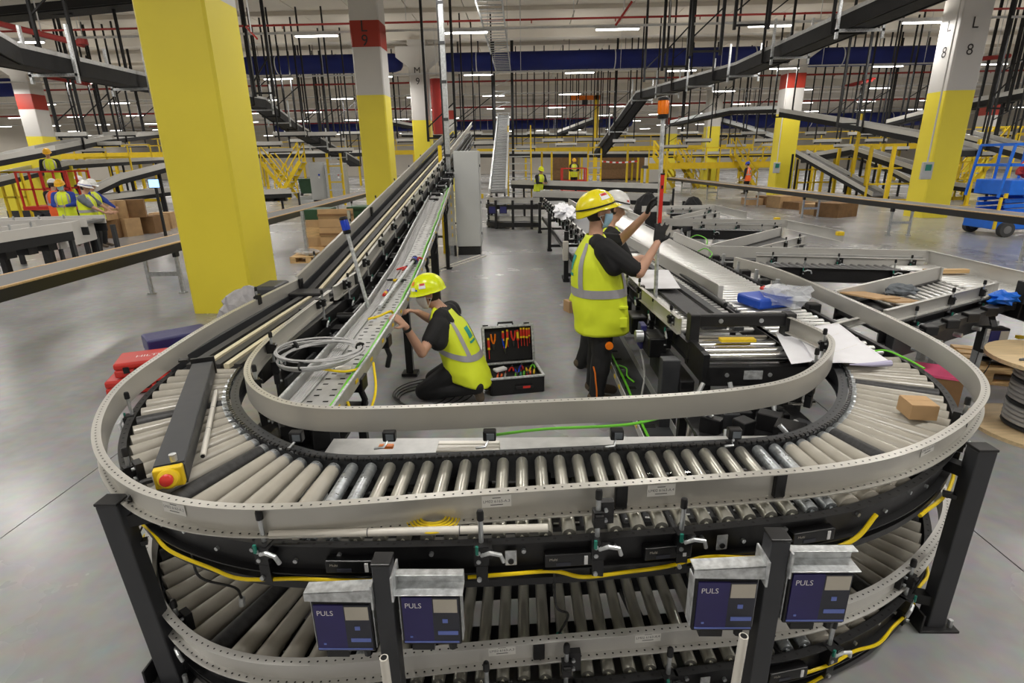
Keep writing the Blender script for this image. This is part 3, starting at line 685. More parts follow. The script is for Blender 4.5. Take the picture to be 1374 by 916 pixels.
MB().box((-2.42, 5.2, .93), (.22, .34, .17)).build('gear_motor', 'anthracite', INC, bevel=.03)
for y in (4.6, 7.5, 10.5, 13.5, 16.5, 19.0):
    for x in (-2.2, -1.72): MB().bx(x-.03, x+.03, y-.03, y+.03, 0, zin(y)+.78).build('leg', 'black', INC)
    MB().bx(-2.2, -1.72, y-.025, y+.025, .35, .40).build('leg_brace', 'black', INC)
# ================================================================== cable tray beside it
TRY = thing('cable_tray', 'perforated grey cable tray rising beside the kneeling worker', 'cable tray', (-1.27, 2.9, 0))
TPL = [Vector(q) for q in ((-1.17, 2.62, .83), (-1.17, 3.36, .855), (-1.195, 4.72, .91), (-1.26, 6.0, 1.0), (-1.31, 7.75, 1.29), (-1.64, 12.0, 1.62))]
td = Vector((-.05, 1.0, .06))
def tp(u, s=0, h=0):
    y = 2.62+(12.0-2.62)*u
    for a, b in zip(TPL, TPL[1:]):
        if y <= b.y+1e-6: return a.lerp(b, (y-a.y)/(b.y-a.y))+Vector((s, 0, h))
    return TPL[-1]+Vector((s, 0, h))
TUU = [0, .08, .16, .224, .29, .36, .43, .49, .547, .62, .75, .88, 1.0]; TPP = [tp(u) for u in TUU]
MB().sweep([(-.16, 0), (.16, 0), (.16, -.004), (-.16, -.004)], TPP).build('tray_base', 'tray', TRY)
for sg in (-1, 1):
    MB().sweep([(sg*.16, .055), (sg*.164, .055), (sg*.164, -.03), (sg*.16, -.03)], TPP).build('tray_side', 'tray', TRY)
    MB().sweep([(sg*.155, .061), (sg*.170, .061), (sg*.170, .052), (sg*.155, .052)], TPP).build('tray_lip', 'galvanised', TRY)
hm = MB()
for k in range(118):
    u = .004+k/118*.99
    for s in (-.115, -.03, .06): hm.box(tp(u, s+(.012 if k % 2 else 0), .0015), (.030, .014, .001))
tag(hm.build('perforations', 'dark_gap', TRY), kind='stuff')
for k in range(26):
    u = .01+k*.0375; MB().box(tp(u, .1665, .012), (.004, .05, .022)).build('yellow_clip', 'yellow', TRY)
for u in (.29, .60, .92):
    p = tp(u); MB().bar((p.x+.05, p.y, 0), (p.x+.05, p.y, p.z-.005), .07, .07).build('leg', 'black', TRY)
    MB().box((p.x+.05, p.y, .02), (.16, .14, .03)).build('foot', 'black', TRY)
for u in (.06, .14, .4, .5, .72, .8):
    p = tp(u, .13, -.05); MB().box(p, (.10, .12, .09)).build('junction_box', 'black_plastic', TRY, bevel=.008)
    MB().tube([p, p+Vector((.03, .02, -.12)), p+Vector((.0, .04, -.22))], .02, 8).build('motor_plug', 'black_plastic', TRY, smooth=True)
# cables lying in the tray
gc = thing('cable_bundle', 'flat bundle of pale grey cables lying in the perforated tray', 'cables', tp(0, -.1))
for j in range(6): MB().tube([tp(u/40, -.135+.013*j+.004*math.sin(u*.9+j), .010) for u in range(0, 41)], .0065, 6).build('cable', 'grey_cable', gc, smooth=True)
tag(MB().tube([tp(u/40, .115+.006*math.sin(u*1.7), .012) for u in range(0, 41)], .011, 7).build('green_cable', 'green_cable', None, smooth=True), 'bright green cable along the edge of the perforated tray', 'cable')
tag(MB().tube(catmull([tp(.17, -.05, .03), tp(.175, .03, .04), tp(.185, .10, .05), tp(.19, .11, .02)], 5), .010, 7).build('yellow_cable', 'yellow_cable', None, smooth=True), 'short yellow cable lying across the perforated tray', 'cable')
tag(MB().tube(catmull([(-1.00, 2.85, .82), (-.96, 2.82, .74), (-.92, 2.95, .70), (-.92, 3.15, .76), (-.99, 3.4, .85)], 6), .008, 7).build('yellow_cable', 'yellow_cable', None, smooth=True), 'yellow cable hanging below the lower end of the tray', 'cable')
# coil of grey cable
coil = thing('cable_coil', 'loose coil of grey cable lying on the lower tray', 'cable coil', (-1.33, 3.4, .93))
for j in range(8):
    r = .235+.012*(j % 4)+rnd.uniform(-.008, .008); cx = -1.30+rnd.uniform(-.02, .02); cy = 3.32+rnd.uniform(-.02, .02); z = .935+.006*j+rnd.uniform(-.004, .004)
    MB().tube([(cx+r*1.0*math.cos(a*math.pi/14), cy+r*.98*math.sin(a*math.pi/14), z+.018*math.sin(a*math.pi/14+j*.6)) for a in range(0, 29)], .0062, 6).build('cable_turn', 'grey_cable', coil, smooth=True)
for a in (.4, 2.6, 4.6):
    MB().lathe([(.034, -.006), (.034, .006)], (-1.30+.25*math.cos(a), 3.32+.25*math.sin(a), .955), 8, Matrix.Rotation(a+1.57, 3, 'Z') @ Matrix.Rotation(math.pi/2, 3, 'Y')).build('cable_tie', 'black_cable', coil)
MB().tube(catmull([(-1.25, 3.10, .93), (-1.12, 3.12, .90), (-1.05, 3.16, .89), (-1.02, 3.22, .885)], 5), .008, 6).build('cable_end', 'yellow_cable', coil, smooth=True)
fl = thing('cable_coil', 'thin black cable loops on the floor by the kneeling worker', 'cable coil', (-.95, 4.75, 0))
for j in range(4):
    r = .20+.05*j; MB().tube([(-.95+.03*j+r*1.1*math.cos(a*math.pi/12), 4.75+.03*j+r*math.sin(a*math.pi/12), .006+.004*j) for a in range(25)], .005, 5).build('cable_turn', 'black_cable', fl, smooth=True)
# tools on the tray
def pliers(name, u, s, yaw, c1, c2, label):
    p = tp(u, s, .022); t = thing(name, label, 'tool', p, 'hand tools on the cable tray'); d = Vector((math.cos(yaw), math.sin(yaw), td.z/td.y*math.sin(yaw))); n = Vector((-d.y, d.x, 0))
    for sg in (-1, 1):
        MB().tube([p+d*-.13+n*sg*.035, p+d*-.06+n*sg*.025, p], .010, 7, [.009, .012, .007]).build('handle', c1, t, smooth=True)
        MB().tube([p+d*-.05+n*sg*.022, p+d*-.01+n*sg*.006], .011, 7).build('grip_inlay', c2, t, smooth=True)
    MB().tube([p, p+d*.03, p+d*.07], .01, 7, [.016, .014, .004]).build('jaw', 'anthracite', t, smooth=True)
pliers('pliers', .39, .05, 2.2, 'red', 'orange', 'red and orange pliers lying beside the blue lamp head')
pliers('pliers', .355, -.01, 1.2, 'red', 'red', 'all-red pliers lying in the tray next to the loose pole')
pliers('pliers', .30, -.07, 2.9, 'anthracite', 'yellow', 'dark pliers with yellow inlay lying in the tray')
p = tp(.245, -.07, .025); t = thing('screwdriver', 'red and yellow screwdriver with a blue end lying in the tray', 'tool', p, 'hand tools on the cable tray'); d = (td.normalized()+Vector((.05, 0, 0)))
MB().tube([p, p+d*.05, p+d*.12], .016, 9, [.014, .018, .013]).build('handle', 'red', t, smooth=True); MB().tube([p+d*.035, p+d*.075], .0185, 9).build('grip_inlay', 'yellow', t, smooth=True); MB().tube([p+d*.12, p+d*.16], .010, 7).build('tip_sleeve', 'lamp_blue', t, smooth=True)
def lamp_pole(a, b, r, cap, label, name='beacon_pole', hr=.035, hh=.085):
    a = Vector(a); b = Vector(b); d = (b-a).normalized(); t = thing(name, label, 'beacon', a)
    q = d.to_track_quat('Z', 'Y').to_matrix()
    MB().cyl(a, b, r, n=12).build('pole', 'galvanised', t, smooth=True)
    MB().lathe([(hr*.8, 0), (hr*.95, .012), (hr*.95, .03), (hr*.8, .032)], b-d*.01, 16, q).build('lamp_base', 'black_plastic', t, smooth=True)
    ln = MB().lathe([(hr*.86, .0), (hr*.9, .004), (hr*.9, hh-.004), (hr*.84, hh)], b+d*.022, 16, q).build('lens', cap, t, smooth=True)
    m = MB()
    for k in range(8):
        an = k*math.pi/4; e = q @ Vector((math.cos(an), math.sin(an), 0)); m.bar(b+d*.026+e*hr*.9, b+d*(.018+hh)+e*hr*.9, .006, .006, e)
    m.build_each('lens_rib', cap, ln)
    MB().lathe([(hr, 0), (hr, .014), (hr*.7, .024)], b+d*(.022+hh), 16, q).build('lamp_cap', 'black_plastic', t, smooth=True)
    return t
lamp_pole(PY(494, 412, 4.6), PY(466, 312, 4.6), .016, 'lamp_blue', 'blue beacon lamp on a leaning grey pole beside the strip-belt conveyor')
lamp_pole(tp(.205, -.03, .03), tp(.372, .045, .035), .017, 'lamp_blue', 'grey pole with a blue lamp head lying in the cable tray')
tag(MB().box((-1.12, 3.2, .885), (.10, .05, .03)).build('white_connector', 'white_pvc', None, bevel=.006), 'small white connector block under the grey cable coil', 'connector')
# control cabinet, mast ---------------------------------------------------------------
cb = thing('control_cabinet', 'tall light grey control cabinet on a black plinth', 'cabinet', (-1.24, 13.2, 0))
MB().bx(-1.53, -.97, 13.0, 13.45, .20, 2.32).build('body', 'cabinet_grey', cb, bevel=.012)
MB().bx(-1.51, -.99, 13.02, 13.43, 0, .20).build('plinth', 'black', cb)
d_ = MB().bx(-.97, -.955, 13.03, 13.42, .24, 2.28).build('door', 'cabinet_grey', cb, bevel=.004)
for z in (.5, 1.2, 2.0): MB().box((-.945, 13.05, z), (.02, .03, .06)).build('hinge', 'anthracite', d_)
MB().box((-.93, 13.35, 1.32), (.05, .06, .10)).build('door_switch', 'yellow', cb)
mast = thing('steel_mast', 'tall pale steel mast standing beside the grey cabinet', 'mast', (-1.64, 13.05, 0))
MB().bx(-1.70, -1.60, 13.0, 13.12, 0, CEIL-.05).build('profile', 'zinc', mast); MB().bx(-1.735, -1.70, 13.0, 13.1, .6, 6.4).build('cable_channel', 'black', mast)
for k in range(9): MB().bx(-1.715, -1.595, 12.985, 13.0, .7+.75*k, .76+.75*k).build('clip', 'anthracite', mast)
pnl = thing('perforated_panel', 'perforated grey side panel with yellow markers beside the cabinet', 'panel', (-1.62, 12.7, 0))
MB().bx(-1.75, -1.54, 12.85, 12.87, .25, 1.66).build('sheet', 'tray', pnl)
for k in range(7): MB().bx(-1.62, -1.60, 12.84, 12.85, .45+.17*k, .53+.17*k).build('yellow_marker', 'yellow', pnl)
MB().bx(-1.75, -1.70, 12.86, 12.92, 0, .3).build('foot', 'black', pnl); MB().bx(-1.59, -1.54, 12.86, 12.92, 0, .3).build('foot', 'black', pnl)
yp = thing('yellow_post', 'yellow post with a small grey box behind the cable tray', 'post', (-1.86, 13.3, 0))
MB().bx(-1.90, -1.82, 13.26, 13.34, 0, 2.45).build('post', 'yellow', yp); MB().bx(-1.93, -1.83, 13.18, 13.26, 1.75, 2.05).build('switch_box', 'white_pvc', yp, bevel=.01)
for a, b in (((-1.75, 11.2), (-1.0, 12.9)), ((-1.66, 11.0), (-.85, 12.8))):
    tag(MB().bar((*a, .012), (*b, .012), .035, .02).build('white_profile', 'white_pvc'), 'white profile bar lying on the floor in front of the cabinet', 'bar', 'white bars on the floor by the cabinet')
# ================================================================== loose things on the curved conveyor
e0, e1 = PZ(226, 628, .955), PZ(272, 487, .955)
es = thing('emergency_stop_box', 'long black box with a red emergency stop button, lying across the rollers', 'emergency stop', (e0.x, e0.y, .875))
dx = (e1-e0).normalized(); sx = Vector((dx.y, -dx.x, 0))
MB().bar(Vector((e0.x, e0.y, .918)), Vector((e1.x, e1.y, .918)), .115, .085).build('casing', 'anthracite', es, bevel=.004)
MB().bar(Vector((e0.x, e0.y, .9625))+dx*.02, Vector((e1.x, e1.y, .9625))-dx*.02, .11, .006).build('lid', 'post_grey', es, bevel=.002)
R = zrot(-dx); c = e0-dx*.012+Vector((0, 0, -.03)); fp = MB().box(c, (.105, .035, .085), R).build('stop_housing', 'yellow', es, bevel=.006)
Rn = (-dx+Vector((0, 0, .35))).to_track_quat('Z', 'Y').to_matrix()
MB().lathe([(.038, 0), (.042, .008), (.036, .022), (.026, .026)], c-dx*.015, 20, Rn).build('stop_collar', 'yellow', fp, smooth=True)
MB().lathe([(.018, .02), (.018, .034), (.024, .038), (.024, .052), (.018, .058), (.004, .06)], c-dx*.016, 18, Rn).build('stop_button', 'red', fp, smooth=True)
MB().lathe([(.014, 0), (.014, .03)], c-dx*-.03+sx*.02+Vector((0, 0, .05)), 10).build('cable_gland', 'zinc', es)
MB().tube(catmull([c-sx*.06, c-sx*.10-dx*.02, c-sx*.13-dx*.08+Vector((0,0,-.03))], 4), .012, 7).build('cable', 'black_cable', es, smooth=True)
fr = e1+dx*.02; MB().box(Vector((fr.x, fr.y, .93)), (.13, .02, .11), R).build('mounting_plate', 'black', es); MB().box(Vector((fr.x, fr.y, .985))-sx*.1, (.05, .05, .012), R).build('mounting_eye', 'black', es)
def rod(a, b, r, label, m='white_pvc', name='plastic_tube'):
    a = Vector(a); b = Vector(b); t = thing(name, label, 'tube', a)
    d = (b-a).normalized(); s = MB().cyl(a, b, r, n=14).build('tube', m, t, smooth=True)
    MB().cyl(a-d*.001, a+d*.002, r*.72, n=12).build('bore', 'dark_gap', t); MB().cyl(b-d*.002, b+d*.001, r*.72, n=12).build('bore', 'dark_gap', t)
    for u in (.35, .68): MB().cyl(a.lerp(b, u), a.lerp(b, u+.004), r*1.02, n=14).build('print_mark', 'print_grey', t)
    return t
rod(PZ(272, 612, .885), PZ(290, 525, .885), .0125, 'short cream plastic tube lying on the curved rollers')
rod(PZ(362, 717, .885), PZ(735, 708, .885), .0145, 'long white plastic tube lying along the front edge of the rollers')
q = PY(998, 853, 1.33); rod((q.x, 1.33, q.z), (q.x-.015, 1.33, 0.0), .014, 'white tube standing beside the post nearer the cable drum')
q = PY(515, 882, 1.33); rod((q.x, 1.33, q.z), (q.x+.01, 1.33, 0.0), .014, 'white tube standing beside the post near the yellow coil')
yc = thing('yellow_cable_coil', 'small coil of yellow cable tucked under the upper guard rail', 'cable coil', PZ(580, 702, .885))
for j in range(5):
    c = PZ(581, 700, .885); r = .085-.011*j; MB().tube([(c.x+r*1.1*math.cos(a*math.pi/10), c.y+.01+r*.85*math.sin(a*math.pi/10), .886+.003*j) for a in range(21)], .0045, 6).build('cable_turn', 'yellow_cable', yc, smooth=True)
bxp = PZ(1229, 556, .885); 
def carton(c, size, rz, label, name='cardboard_box', m='cardboard', tilt=None, group=None):
    t = thing(name, label, 'box', c, group); R = Matrix.Rotation(rz, 3, 'Z'); R = R if tilt is None else R @ tilt; c = Vector(c)+Vector((0, 0, size[2]/2))
    MB().box(c, size, R).build('body', m, t)
    s = R @ Vector((0, 0, size[2]/2+.001)); MB().box(c+s, (size[0]*.98, .004, .002), R).build('flap_seam', 'cardboard_dark', t)
    MB().box(c+s+R @ Vector((0, size[1]*.25, .001)), (size[0]*.99, size[1]*.48, .003), R).build('flap', m, t); MB().box(c+s+R @ Vector((0, -size[1]*.25, .001)), (size[0]*.99, size[1]*.48, .003), R).build('flap', m, t)
    return t
carton(bxp, (.12, .125, .072), -.14, 'small brown cardboard box standing on the tapered rollers')
pp = thing('paper_drawing', 'large white paper drawing spread over the rollers with a curled corner', 'paper', PZ(1130, 465, .9))
pts = [(1047,437),(1092,438),(1145,455),(1196,482),(1192,488),(1120,491),(1095,480),(1070,462)]
g = []
N = 14
A_, B_, C_, D_ = PZ(1095, 490, .9), PZ(1196, 489, .9), PZ(1125, 437, .9), PZ(1060, 436, .9)
m = MB()
for i in range(N+1):
    for j in range(N+1):
        u, v = i/N, j/N; p = A_.lerp(B_, u).lerp(D_.lerp(C_, u), v); z = .905+.012*math.sin(u*5+v*3)+.02*max(0, u-.75)*4*max(0, .5-v)*2
        m.v.append((p.x, p.y, z))
for i in range(N):
    for j in range(N): k = i*(N+1)+j; m.f.append((k, k+N+1, k+N+2, k+1)); m.m.append(0)
o = m.build('sheet', 'paper', pp, smooth=True); md = o.modifiers.new('thickness', 'SOLIDIFY'); md.thickness = .002
cv = PZ(1196, 487, .93); cw = PZ(1165, 470, .93)
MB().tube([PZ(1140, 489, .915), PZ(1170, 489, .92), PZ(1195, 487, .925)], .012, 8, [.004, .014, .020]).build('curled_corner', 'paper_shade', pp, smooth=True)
for a, b in (((1085, 462), (1125, 447)), ((1095, 480), (1150, 462)), ((1110, 470), (1100, 450))):
    MB().bar(PZ(*a, .922), PZ(*b, .922), .003, .001).build('drawn_line', 'sticker', pp)
A_, B_, C_, D_ = PZ(1040, 445, .9), PZ(1062, 488, .9), PZ(1112, 482, .9), PZ(1058, 440, .9)
p2 = thing('paper_drawing', 'narrow white paper sheet tucked inside the inner guard rail', 'paper', A_)
o = MB().quad(A_, B_, C_, D_).build('sheet', 'paper', p2); md = o.modifiers.new('thickness', 'SOLIDIFY'); md.thickness = .003
# yellow signal cables looped along both decks
def cable(pts, r, m, label, name='signal_cable', grp=None):
    return tag(MB().tube(catmull(pts, 6), r, 7).build(name, m, None, smooth=True), label, 'cable', grp)
def along(O, zoff, amp, u0, u1, n, out=.03):
    P = []
    for k in range(n+1):
        u = u0+(u1-u0)*k/n; i = int(u*(len(O)-1)); sd, _ = side_at(O, i); P.append(O[i]+sd*(out+.012*(k % 2))+Vector((0, 0, zoff+amp*math.sin(k*1.3))))
    return P
cable(along(O_U, -.145, .016, .10, .42, 12), .007, 'yellow_cable', 'yellow cable sagging along the upper deck near the emergency stop box')
cable(along(O_U, -.135, .018, .46, .66, 9), .007, 'yellow_cable', 'yellow cable clipped under the middle of the upper deck')
cable([O_U[int(.74*len(O_U))]+Vector((.02, -.04, -.16)), O_U[int(.80*len(O_U))]+Vector((.03, -.03, -.20)), O_U[int(.86*len(O_U))]+Vector((.03, -.03, -.11)), O_U[int(.90*len(O_U))]+Vector((.05, -.02, -.06))], .008, 'yellow_cable', 'yellow cable rising to the holder above the lower deck, near the cable drum')
cable([O_U[int(.655*len(O_U))]+Vector((0, -.04, -.16)), O_U[int(.675*len(O_U))]+Vector((.0, -.05, -.12)), O_U[int(.69*len(O_U))]+Vector((.0, -.04, -.05))], .009, 'yellow_cable', 'short yellow cable loop behind the power supply bracket')
cable(along(O_L, -.10, .02, .66, .84, 8), .007, 'yellow_cable', 'yellow cable sagging along the lower deck near the cable drum')
cable(along(O_L, -.16, .02, .40, .68, 10), .007, 'yellow_cable', 'yellow cable at the foot of the lower deck between the two posts')
cable(along(O_L, -.02, .03, .12, .22, 6, .06), .007, 'yellow_cable', 'yellow cable tangled by the outer left post')
for k, (u, dz) in enumerate(((.14, .0), (.16, .03), (.18, -.02), (.2, .02))):
    i = int(u*len(O_L)); n, tg = side_at(O_L, i); c = O_L[i]+n*.07+Vector((0, 0, .06+dz))
    tag(MB().tube([c+tg*(.07*math.cos(a*.45))+Vector((0, 0, .06*math.sin(a*.45)))+n*(.02*math.sin(a*.9+k)) for a in range(14)], .005, 6).build('sensor_cable', 'black_cable', None, smooth=True), 'black sensor cable looped in a tangle by the outer left post', 'cable', 'tangled sensor cables')
for u, du, dz, lab in ((.30, .05, -.30, 'thin black cable dangling from the upper deck near the outer left post'), (.50, .04, -.42, 'black cable with a teal plug dangling over the lower rollers'), (.86, .02, -.26, 'thin black cable dangling beside the right outer post')):
    i = int(u*len(O_U)); n, tg = side_at(O_U, i); a = O_U[i]+n*.02+Vector((0, 0, -.12)); e = a+tg*du-n*.12+Vector((0, 0, dz))
    t = thing('sensor_cable', lab, 'cable', a); MB().tube(catmull([a, a+Vector((.01, 0, dz*.4)), a.lerp(e, .7)+tg*.04, e], 6), .005, 6).build('cable', 'black_cable', t, smooth=True)
    MB().tube([e, e+Vector((.0, -.005, -.035))], .012, 8).build('plug', 'teal' if u == .5 else 'zinc', t, smooth=True)
# green cable and white casing behind the inner guard rail
cable([(-.15, 2.36, .86), (.1, 2.40, .87), (.5, 2.44, .87), (.75, 2.50, .90)], .007, 'green_cable', 'long green cable behind the inner guard rail')
tag(MB().bx(-1.0, 1.25, 2.30, 2.58, .70, .73).build('galvanised_tray', 'tray'), 'flat galvanised tray just inside the inner guard rail', 'cable tray')
wc = thing('white_casing', 'ribbed cream plastic casing just inside the inner guard rail', 'casing', (-.27, 2.33, .73))
for k in range(4): MB().bx(-.42, -.12, 2.28+.035*k, 2.31+.035*k, .73, .80+.004*(k % 2)).build('rib', 'white_pvc', wc, bevel=.004)
for x, m in ((-.62, 'black_plastic'), (-.16, 'black_plastic'), (.42, 'black_plastic'), (-1.05, 'black_plastic'), (.95, 'black_plastic')):
    t = thing('photo_sensor', 'small black photo sensor on a bent silver rod, on the inner frame', 'sensor', (x, 2.25, .87), 'photo sensors on the inner frame')
    MB().box((x, 2.27, .91), (.06, .04, .05)).build('housing', m, t, bevel=.006); MB().box((x+.005, 2.249, .91), (.035, .004, .03)).build('lens', 'cloth_grey', t)
    MB().tube([(x-.005, 2.26, .89), (x-.02, 2.22, .875), (x-.06, 2.21, .875)], .006, 7).build('rod', 'zinc', t, smooth=True)
tag(MB().box((-.66, 2.34, .815), (.07, .03, .014)).build('orange_marker', 'orange', None, bevel=.003), 'small orange marker behind the inner guard rail', 'marker')
# ================================================================== beside the near column
hc = [PZ(150, 530, 0), PZ(232, 512, 0), PZ(247, 470, 0)]
def toolcase(c, size, rz, tilt, m, label, txt):
    t = thing('tool_case', label, 'tool case', c, 'tool cases by the near column'); R = Matrix.Rotation(rz, 3, 'Z') @ Matrix.Rotation(tilt, 3, 'X'); c = Vector(c)
    def L(x, y, z): return c+R @ Vector((x, y, z))
    w, d, h = size
    MB().box(L(0, 0, h*.28), (w, d, h*.52), R).build('lower_shell', m, t, bevel=.02); MB().box(L(0, 0, h*.76), (w*.99, d*.99, h*.44), R).build('upper_shell', m, t, bevel=.02)
    hd = MB().tube([L(-.09, -d/2, h*.5), L(-.09, -d/2-.045, h*.5), L(.09, -d/2-.045, h*.5), L(.09, -d/2, h*.5)], .013, 8).build('handle', 'black_plastic', t, smooth=True)
    for s in (-.3, .3): MB().box(L(w*s, -d/2-.006, h*.52), (.05, .012, .06), R).build('latch', 'black_plastic', t)
    if txt: lettering(txt, .09, 'letter_white', L(0, -.02, h*.985+.002), R @ Vector((1,0,0)), R @ Vector((0,1,0)), t)
    return t
toolcase((-3.80, 5.10, 0), (.58, .42, .16), .35, 0, 'case_red', 'red tool case lying flat on the floor, lowest of the pile', '')
toolcase((-3.76, 5.16, .165), (.54, .40, .15), .42, 0, 'case_red', 'red tool case with white lettering on top of another', 'HILTI')
toolcase((-3.82, 5.75, 0), (.62, .36, .38), .75, 0, 'case_navy', 'navy tool case standing behind the red ones', '')
bag = MB(); c = Vector((-3.42, 6.75, 0)); NB, MBn = 12, 20
for i in range(NB+1):
    for j in range(MBn):
        th = math.pi*i/NB; ph = 2*math.pi*j/MBn; d = Vector((math.sin(th)*math.cos(ph), math.sin(th)*math.sin(ph), math.cos(th)))
        k = 1+.28*mnoise.noise(d*2.3+Vector((3, 1, 2))); bag.v.append((c.x+d.x*.44*k, c.y+d.y*.24*k, max(0.0, .28+d.z*.36*k)))
for i in range(NB):
    for j in range(MBn): a = i*MBn+j; b = i*MBn+(j+1) % MBn; bag.f.append((a, b, b+MBn, a+MBn)); bag.m.append(0)
tag(bag.build('plastic_bag', 'grey_sheet'), 'crumpled grey plastic bag at the foot of the near yellow column', 'bag')
bt = thing('conveyor_roll', 'wooden crate corner and rubbish beside the plastic bag', 'crate', (-3.3, 6.3, 0)) if False else None
# ================================================================== straight lanes and divert bays on the right
def grail(root, a, b, h=.12, fl=.03, side=1, m='guard_cool', name='guard_rail', ext=0):
    a = Vector(a); b = Vector(b); s = side
    if len(a) == 2: a = Vector((a.x, a.y, 1.0)); b = Vector((b.x, b.y, 1.0))
    return MB().sweep([(0,0),(s*fl,0),(s*fl,-.004),(s*.004,-.004),(s*.004,-h+.004),(s*fl,-h+.004),(s*fl,-h),(0,-h)], [a, b]).build(name, m, root)
STR = MB(); STR.lathe([(.008, 0), (.008, .012), (.018, .016), (.020, .03), (.020, .97), (.018, .984), (.008, .988), (.008, 1.0)], (0,0,0), 10, Matrix(((0,0,1),(0,1,0),(-1,0,0))))
STEEL = STR.mesh('roller', 'lane_roller', True); DARKR = STR.mesh('roller', 'dark_roller', True); GREYR = STR.mesh('roller', 'belt_grey', True)
def rollers(root, a0, a1, b0, b1, n, z, me=STEEL):
    for k in range(n):
        u = (k+.5)/n; a = Vector(a0).lerp(Vector(a1), u); b = Vector(b0).lerp(Vector(b1), u); a = Vector((a.x, a.y, z-.024)); b = Vector((b.x, b.y, z-.024)); d = b-a
        inst('roller', me, axes(a, d) @ Matrix.Diagonal((d.length, 1, 1, 1)), root)
def channel(root, a, b, z, h=.12, side=1, m='black', name='side_frame'):
    a = Vector((a[0], a[1], z)); b = Vector((b[0], b[1], z)); s = side
    return MB().sweep([(0,0),(s*.035,0),(s*.035,-.005),(s*.005,-.005),(s*.005,-h+.005),(s*.035,-h+.005),(s*.035,-h),(0,-h)], [a, b]).build(name, m, root)
def legs(root, pts, z, w=.05, m='black'):
    for x, y in pts: MB().bx(x-w/2, x+w/2, y-w/2, y+w/2, 0, z).build('leg', m, root); MB().bx(x-.06, x+.06, y-.05, y+.05, 0, .012).build('foot', m, root)
def XL(y): return 1.17-.036*(y-3.9)
# lane with the black gate (next to the standing worker) running to the far loop
R1 = thing('roller_conveyor', 'long roller lane that starts at the black roller gate beside the standing worker', 'conveyor', (1.4, 3.9, 0))
channel(R1, (XL(3.7), 3.7), (XL(17.8), 17.8), .87, .13, -1); channel(R1, (XL(3.7)+.60, 3.7), (XL(17.8)+.60, 17.8), .87, .13, 1)
rollers(R1, (XL(4.0)+.02, 4.0), (XL(7.6)+.02, 7.6), (XL(4.0)+.58, 4.0), (XL(7.6)+.58, 7.6), 44, .875)
MB().sweep([(-.30, 0), (.30, 0), (.30, -.03), (-.30, -.03)], [Vector((XL(7.7)+.3, 7.7, .875)), Vector((XL(17.8)+.3, 17.8, .875))]).build('belt', 'belt_grey', R1)
MB().sweep([(-.09, 0), (.09, 0), (.09, -.02), (-.09, -.02)], [Vector((XL(3.95)+.25, 3.95, .905)), Vector((XL(6.9)+.25, 6.9, .905))]).build('drive_belt', 'belt_black', R1)
MB().sweep([(-.035, 0), (.035, 0), (.035, -.03), (-.035, -.03)], [Vector((XL(3.95)+.43, 3.95, .90)), Vector((XL(6.9)+.43, 6.9, .90))]).build('chain_guide', 'anthracite', R1)
grail(R1, (XL(4.85)-.06, 4.9, 1.0), (XL(3.85)-.03, 3.85, 1.0), side=1, m='guard')
grail(R1, (XL(17.8), 17.8, 1.0), (XL(7.2), 7.2, 1.0), h=.10, side=1)
for y0, y1 in ((16.5, 12.7), (12.6, 8.8)): grail(R1, (XL(y0)+.62, y0, 1.02), (XL(y1)+.62, y1, 1.02), h=.10, side=-1)
for k in range(14):
    y = 8.2+.68*k; bracket(R1, Vector((XL(y)-.03, y, 0)), Vector((-1, 0, 0)), .88, 1.0, 'A')
for k in range(4): bracket(R1, Vector((XL(4.0+.5*k)-.03, 4.05+.5*k, 0)), Vector((-1, 0, 0)), .86, 1.0, 'B' if k % 2 else 'A')
for y in (6.6, 9.86, 13.4, 16.9):
    x = XL(y)-.18
    for xx in (x, x+.80): MB().bx(xx-.04, xx+.04, y-.04, y+.04, 0, .90 if xx == x else .76).build('leg', 'black', R1)
    MB().bx(x, x+.80, y-.03, y+.03, .10, .16).build('leg_brace', 'black', R1); MB().bx(x, x+.80, y-.03, y+.03, .70, .76).build('leg_brace', 'black', R1)
    MB().bx(x-.05, x+.06, y-.03, y+.35, 0, .06).build('foot', 'black', R1)
for y0, y1 in ((6.6, 9.86), (9.86, 13.4), (13.4, 16.9)): MB().bar((XL(y0)-.1, y0, .45), (XL(y1)-.1, y1, .45), .04, .08).build('stringer', 'black', R1)
MB().box((XL(9.7)-.21, 9.72, .58), (.10, .06, .34)).build('switch_box', 'white_pvc', R1, bevel=.015)
# black roller gate
for x in (1.20, 1.86): MB().bx(x-.035, x+.035, 3.72, 3.82, .70, 1.06).build('gate_side', 'black', R1, bevel=.008)
MB().bx(1.20, 1.86, 3.74, 3.80, .965, 1.055).build('gate_bar', 'black', R1, bevel=.012); MB().bx(1.19, 1.87, 3.40, 3.46, .66, .80).build('gate_bar', 'black', R1, bevel=.008)
for x in (1.38, 1.66): MB().cyl((x, 3.735, 1.01), (x, 3.742, 1.01), .016, n=12).build('bolt', 'zinc', R1); MB().cyl((x-.05, 3.395, .74), (x-.05, 3.402, .74), .014, n=12).build('bolt', 'zinc', R1)
MB().bx(1.44, 1.56, 3.394, 3.40, .71, .77).build('rating_plate', 'galvanised', R1)
for k, y in enumerate((3.50, 3.60, 3.72, 3.86)): MB().cyl((1.22, y, .83), (1.84, y, .83), .036, n=16).build('gate_roller', 'chrome', R1, smooth=True)
MB().bx(1.36, 1.60, 3.64, 3.70, .885, .905).build('strap', 'yellow', R1); MB().bx(1.17, 1.21, 3.40, 3.80, .68, .88).build('gate_side', 'black', R1); MB().bx(1.85, 1.89, 3.40, 3.80, .68, .88).build('gate_side', 'black', R1)
for x in (1.22, 1.84): MB().bx(x-.03, x+.03, 3.45, 3.51, 0, .66).build('leg', 'black', R1)
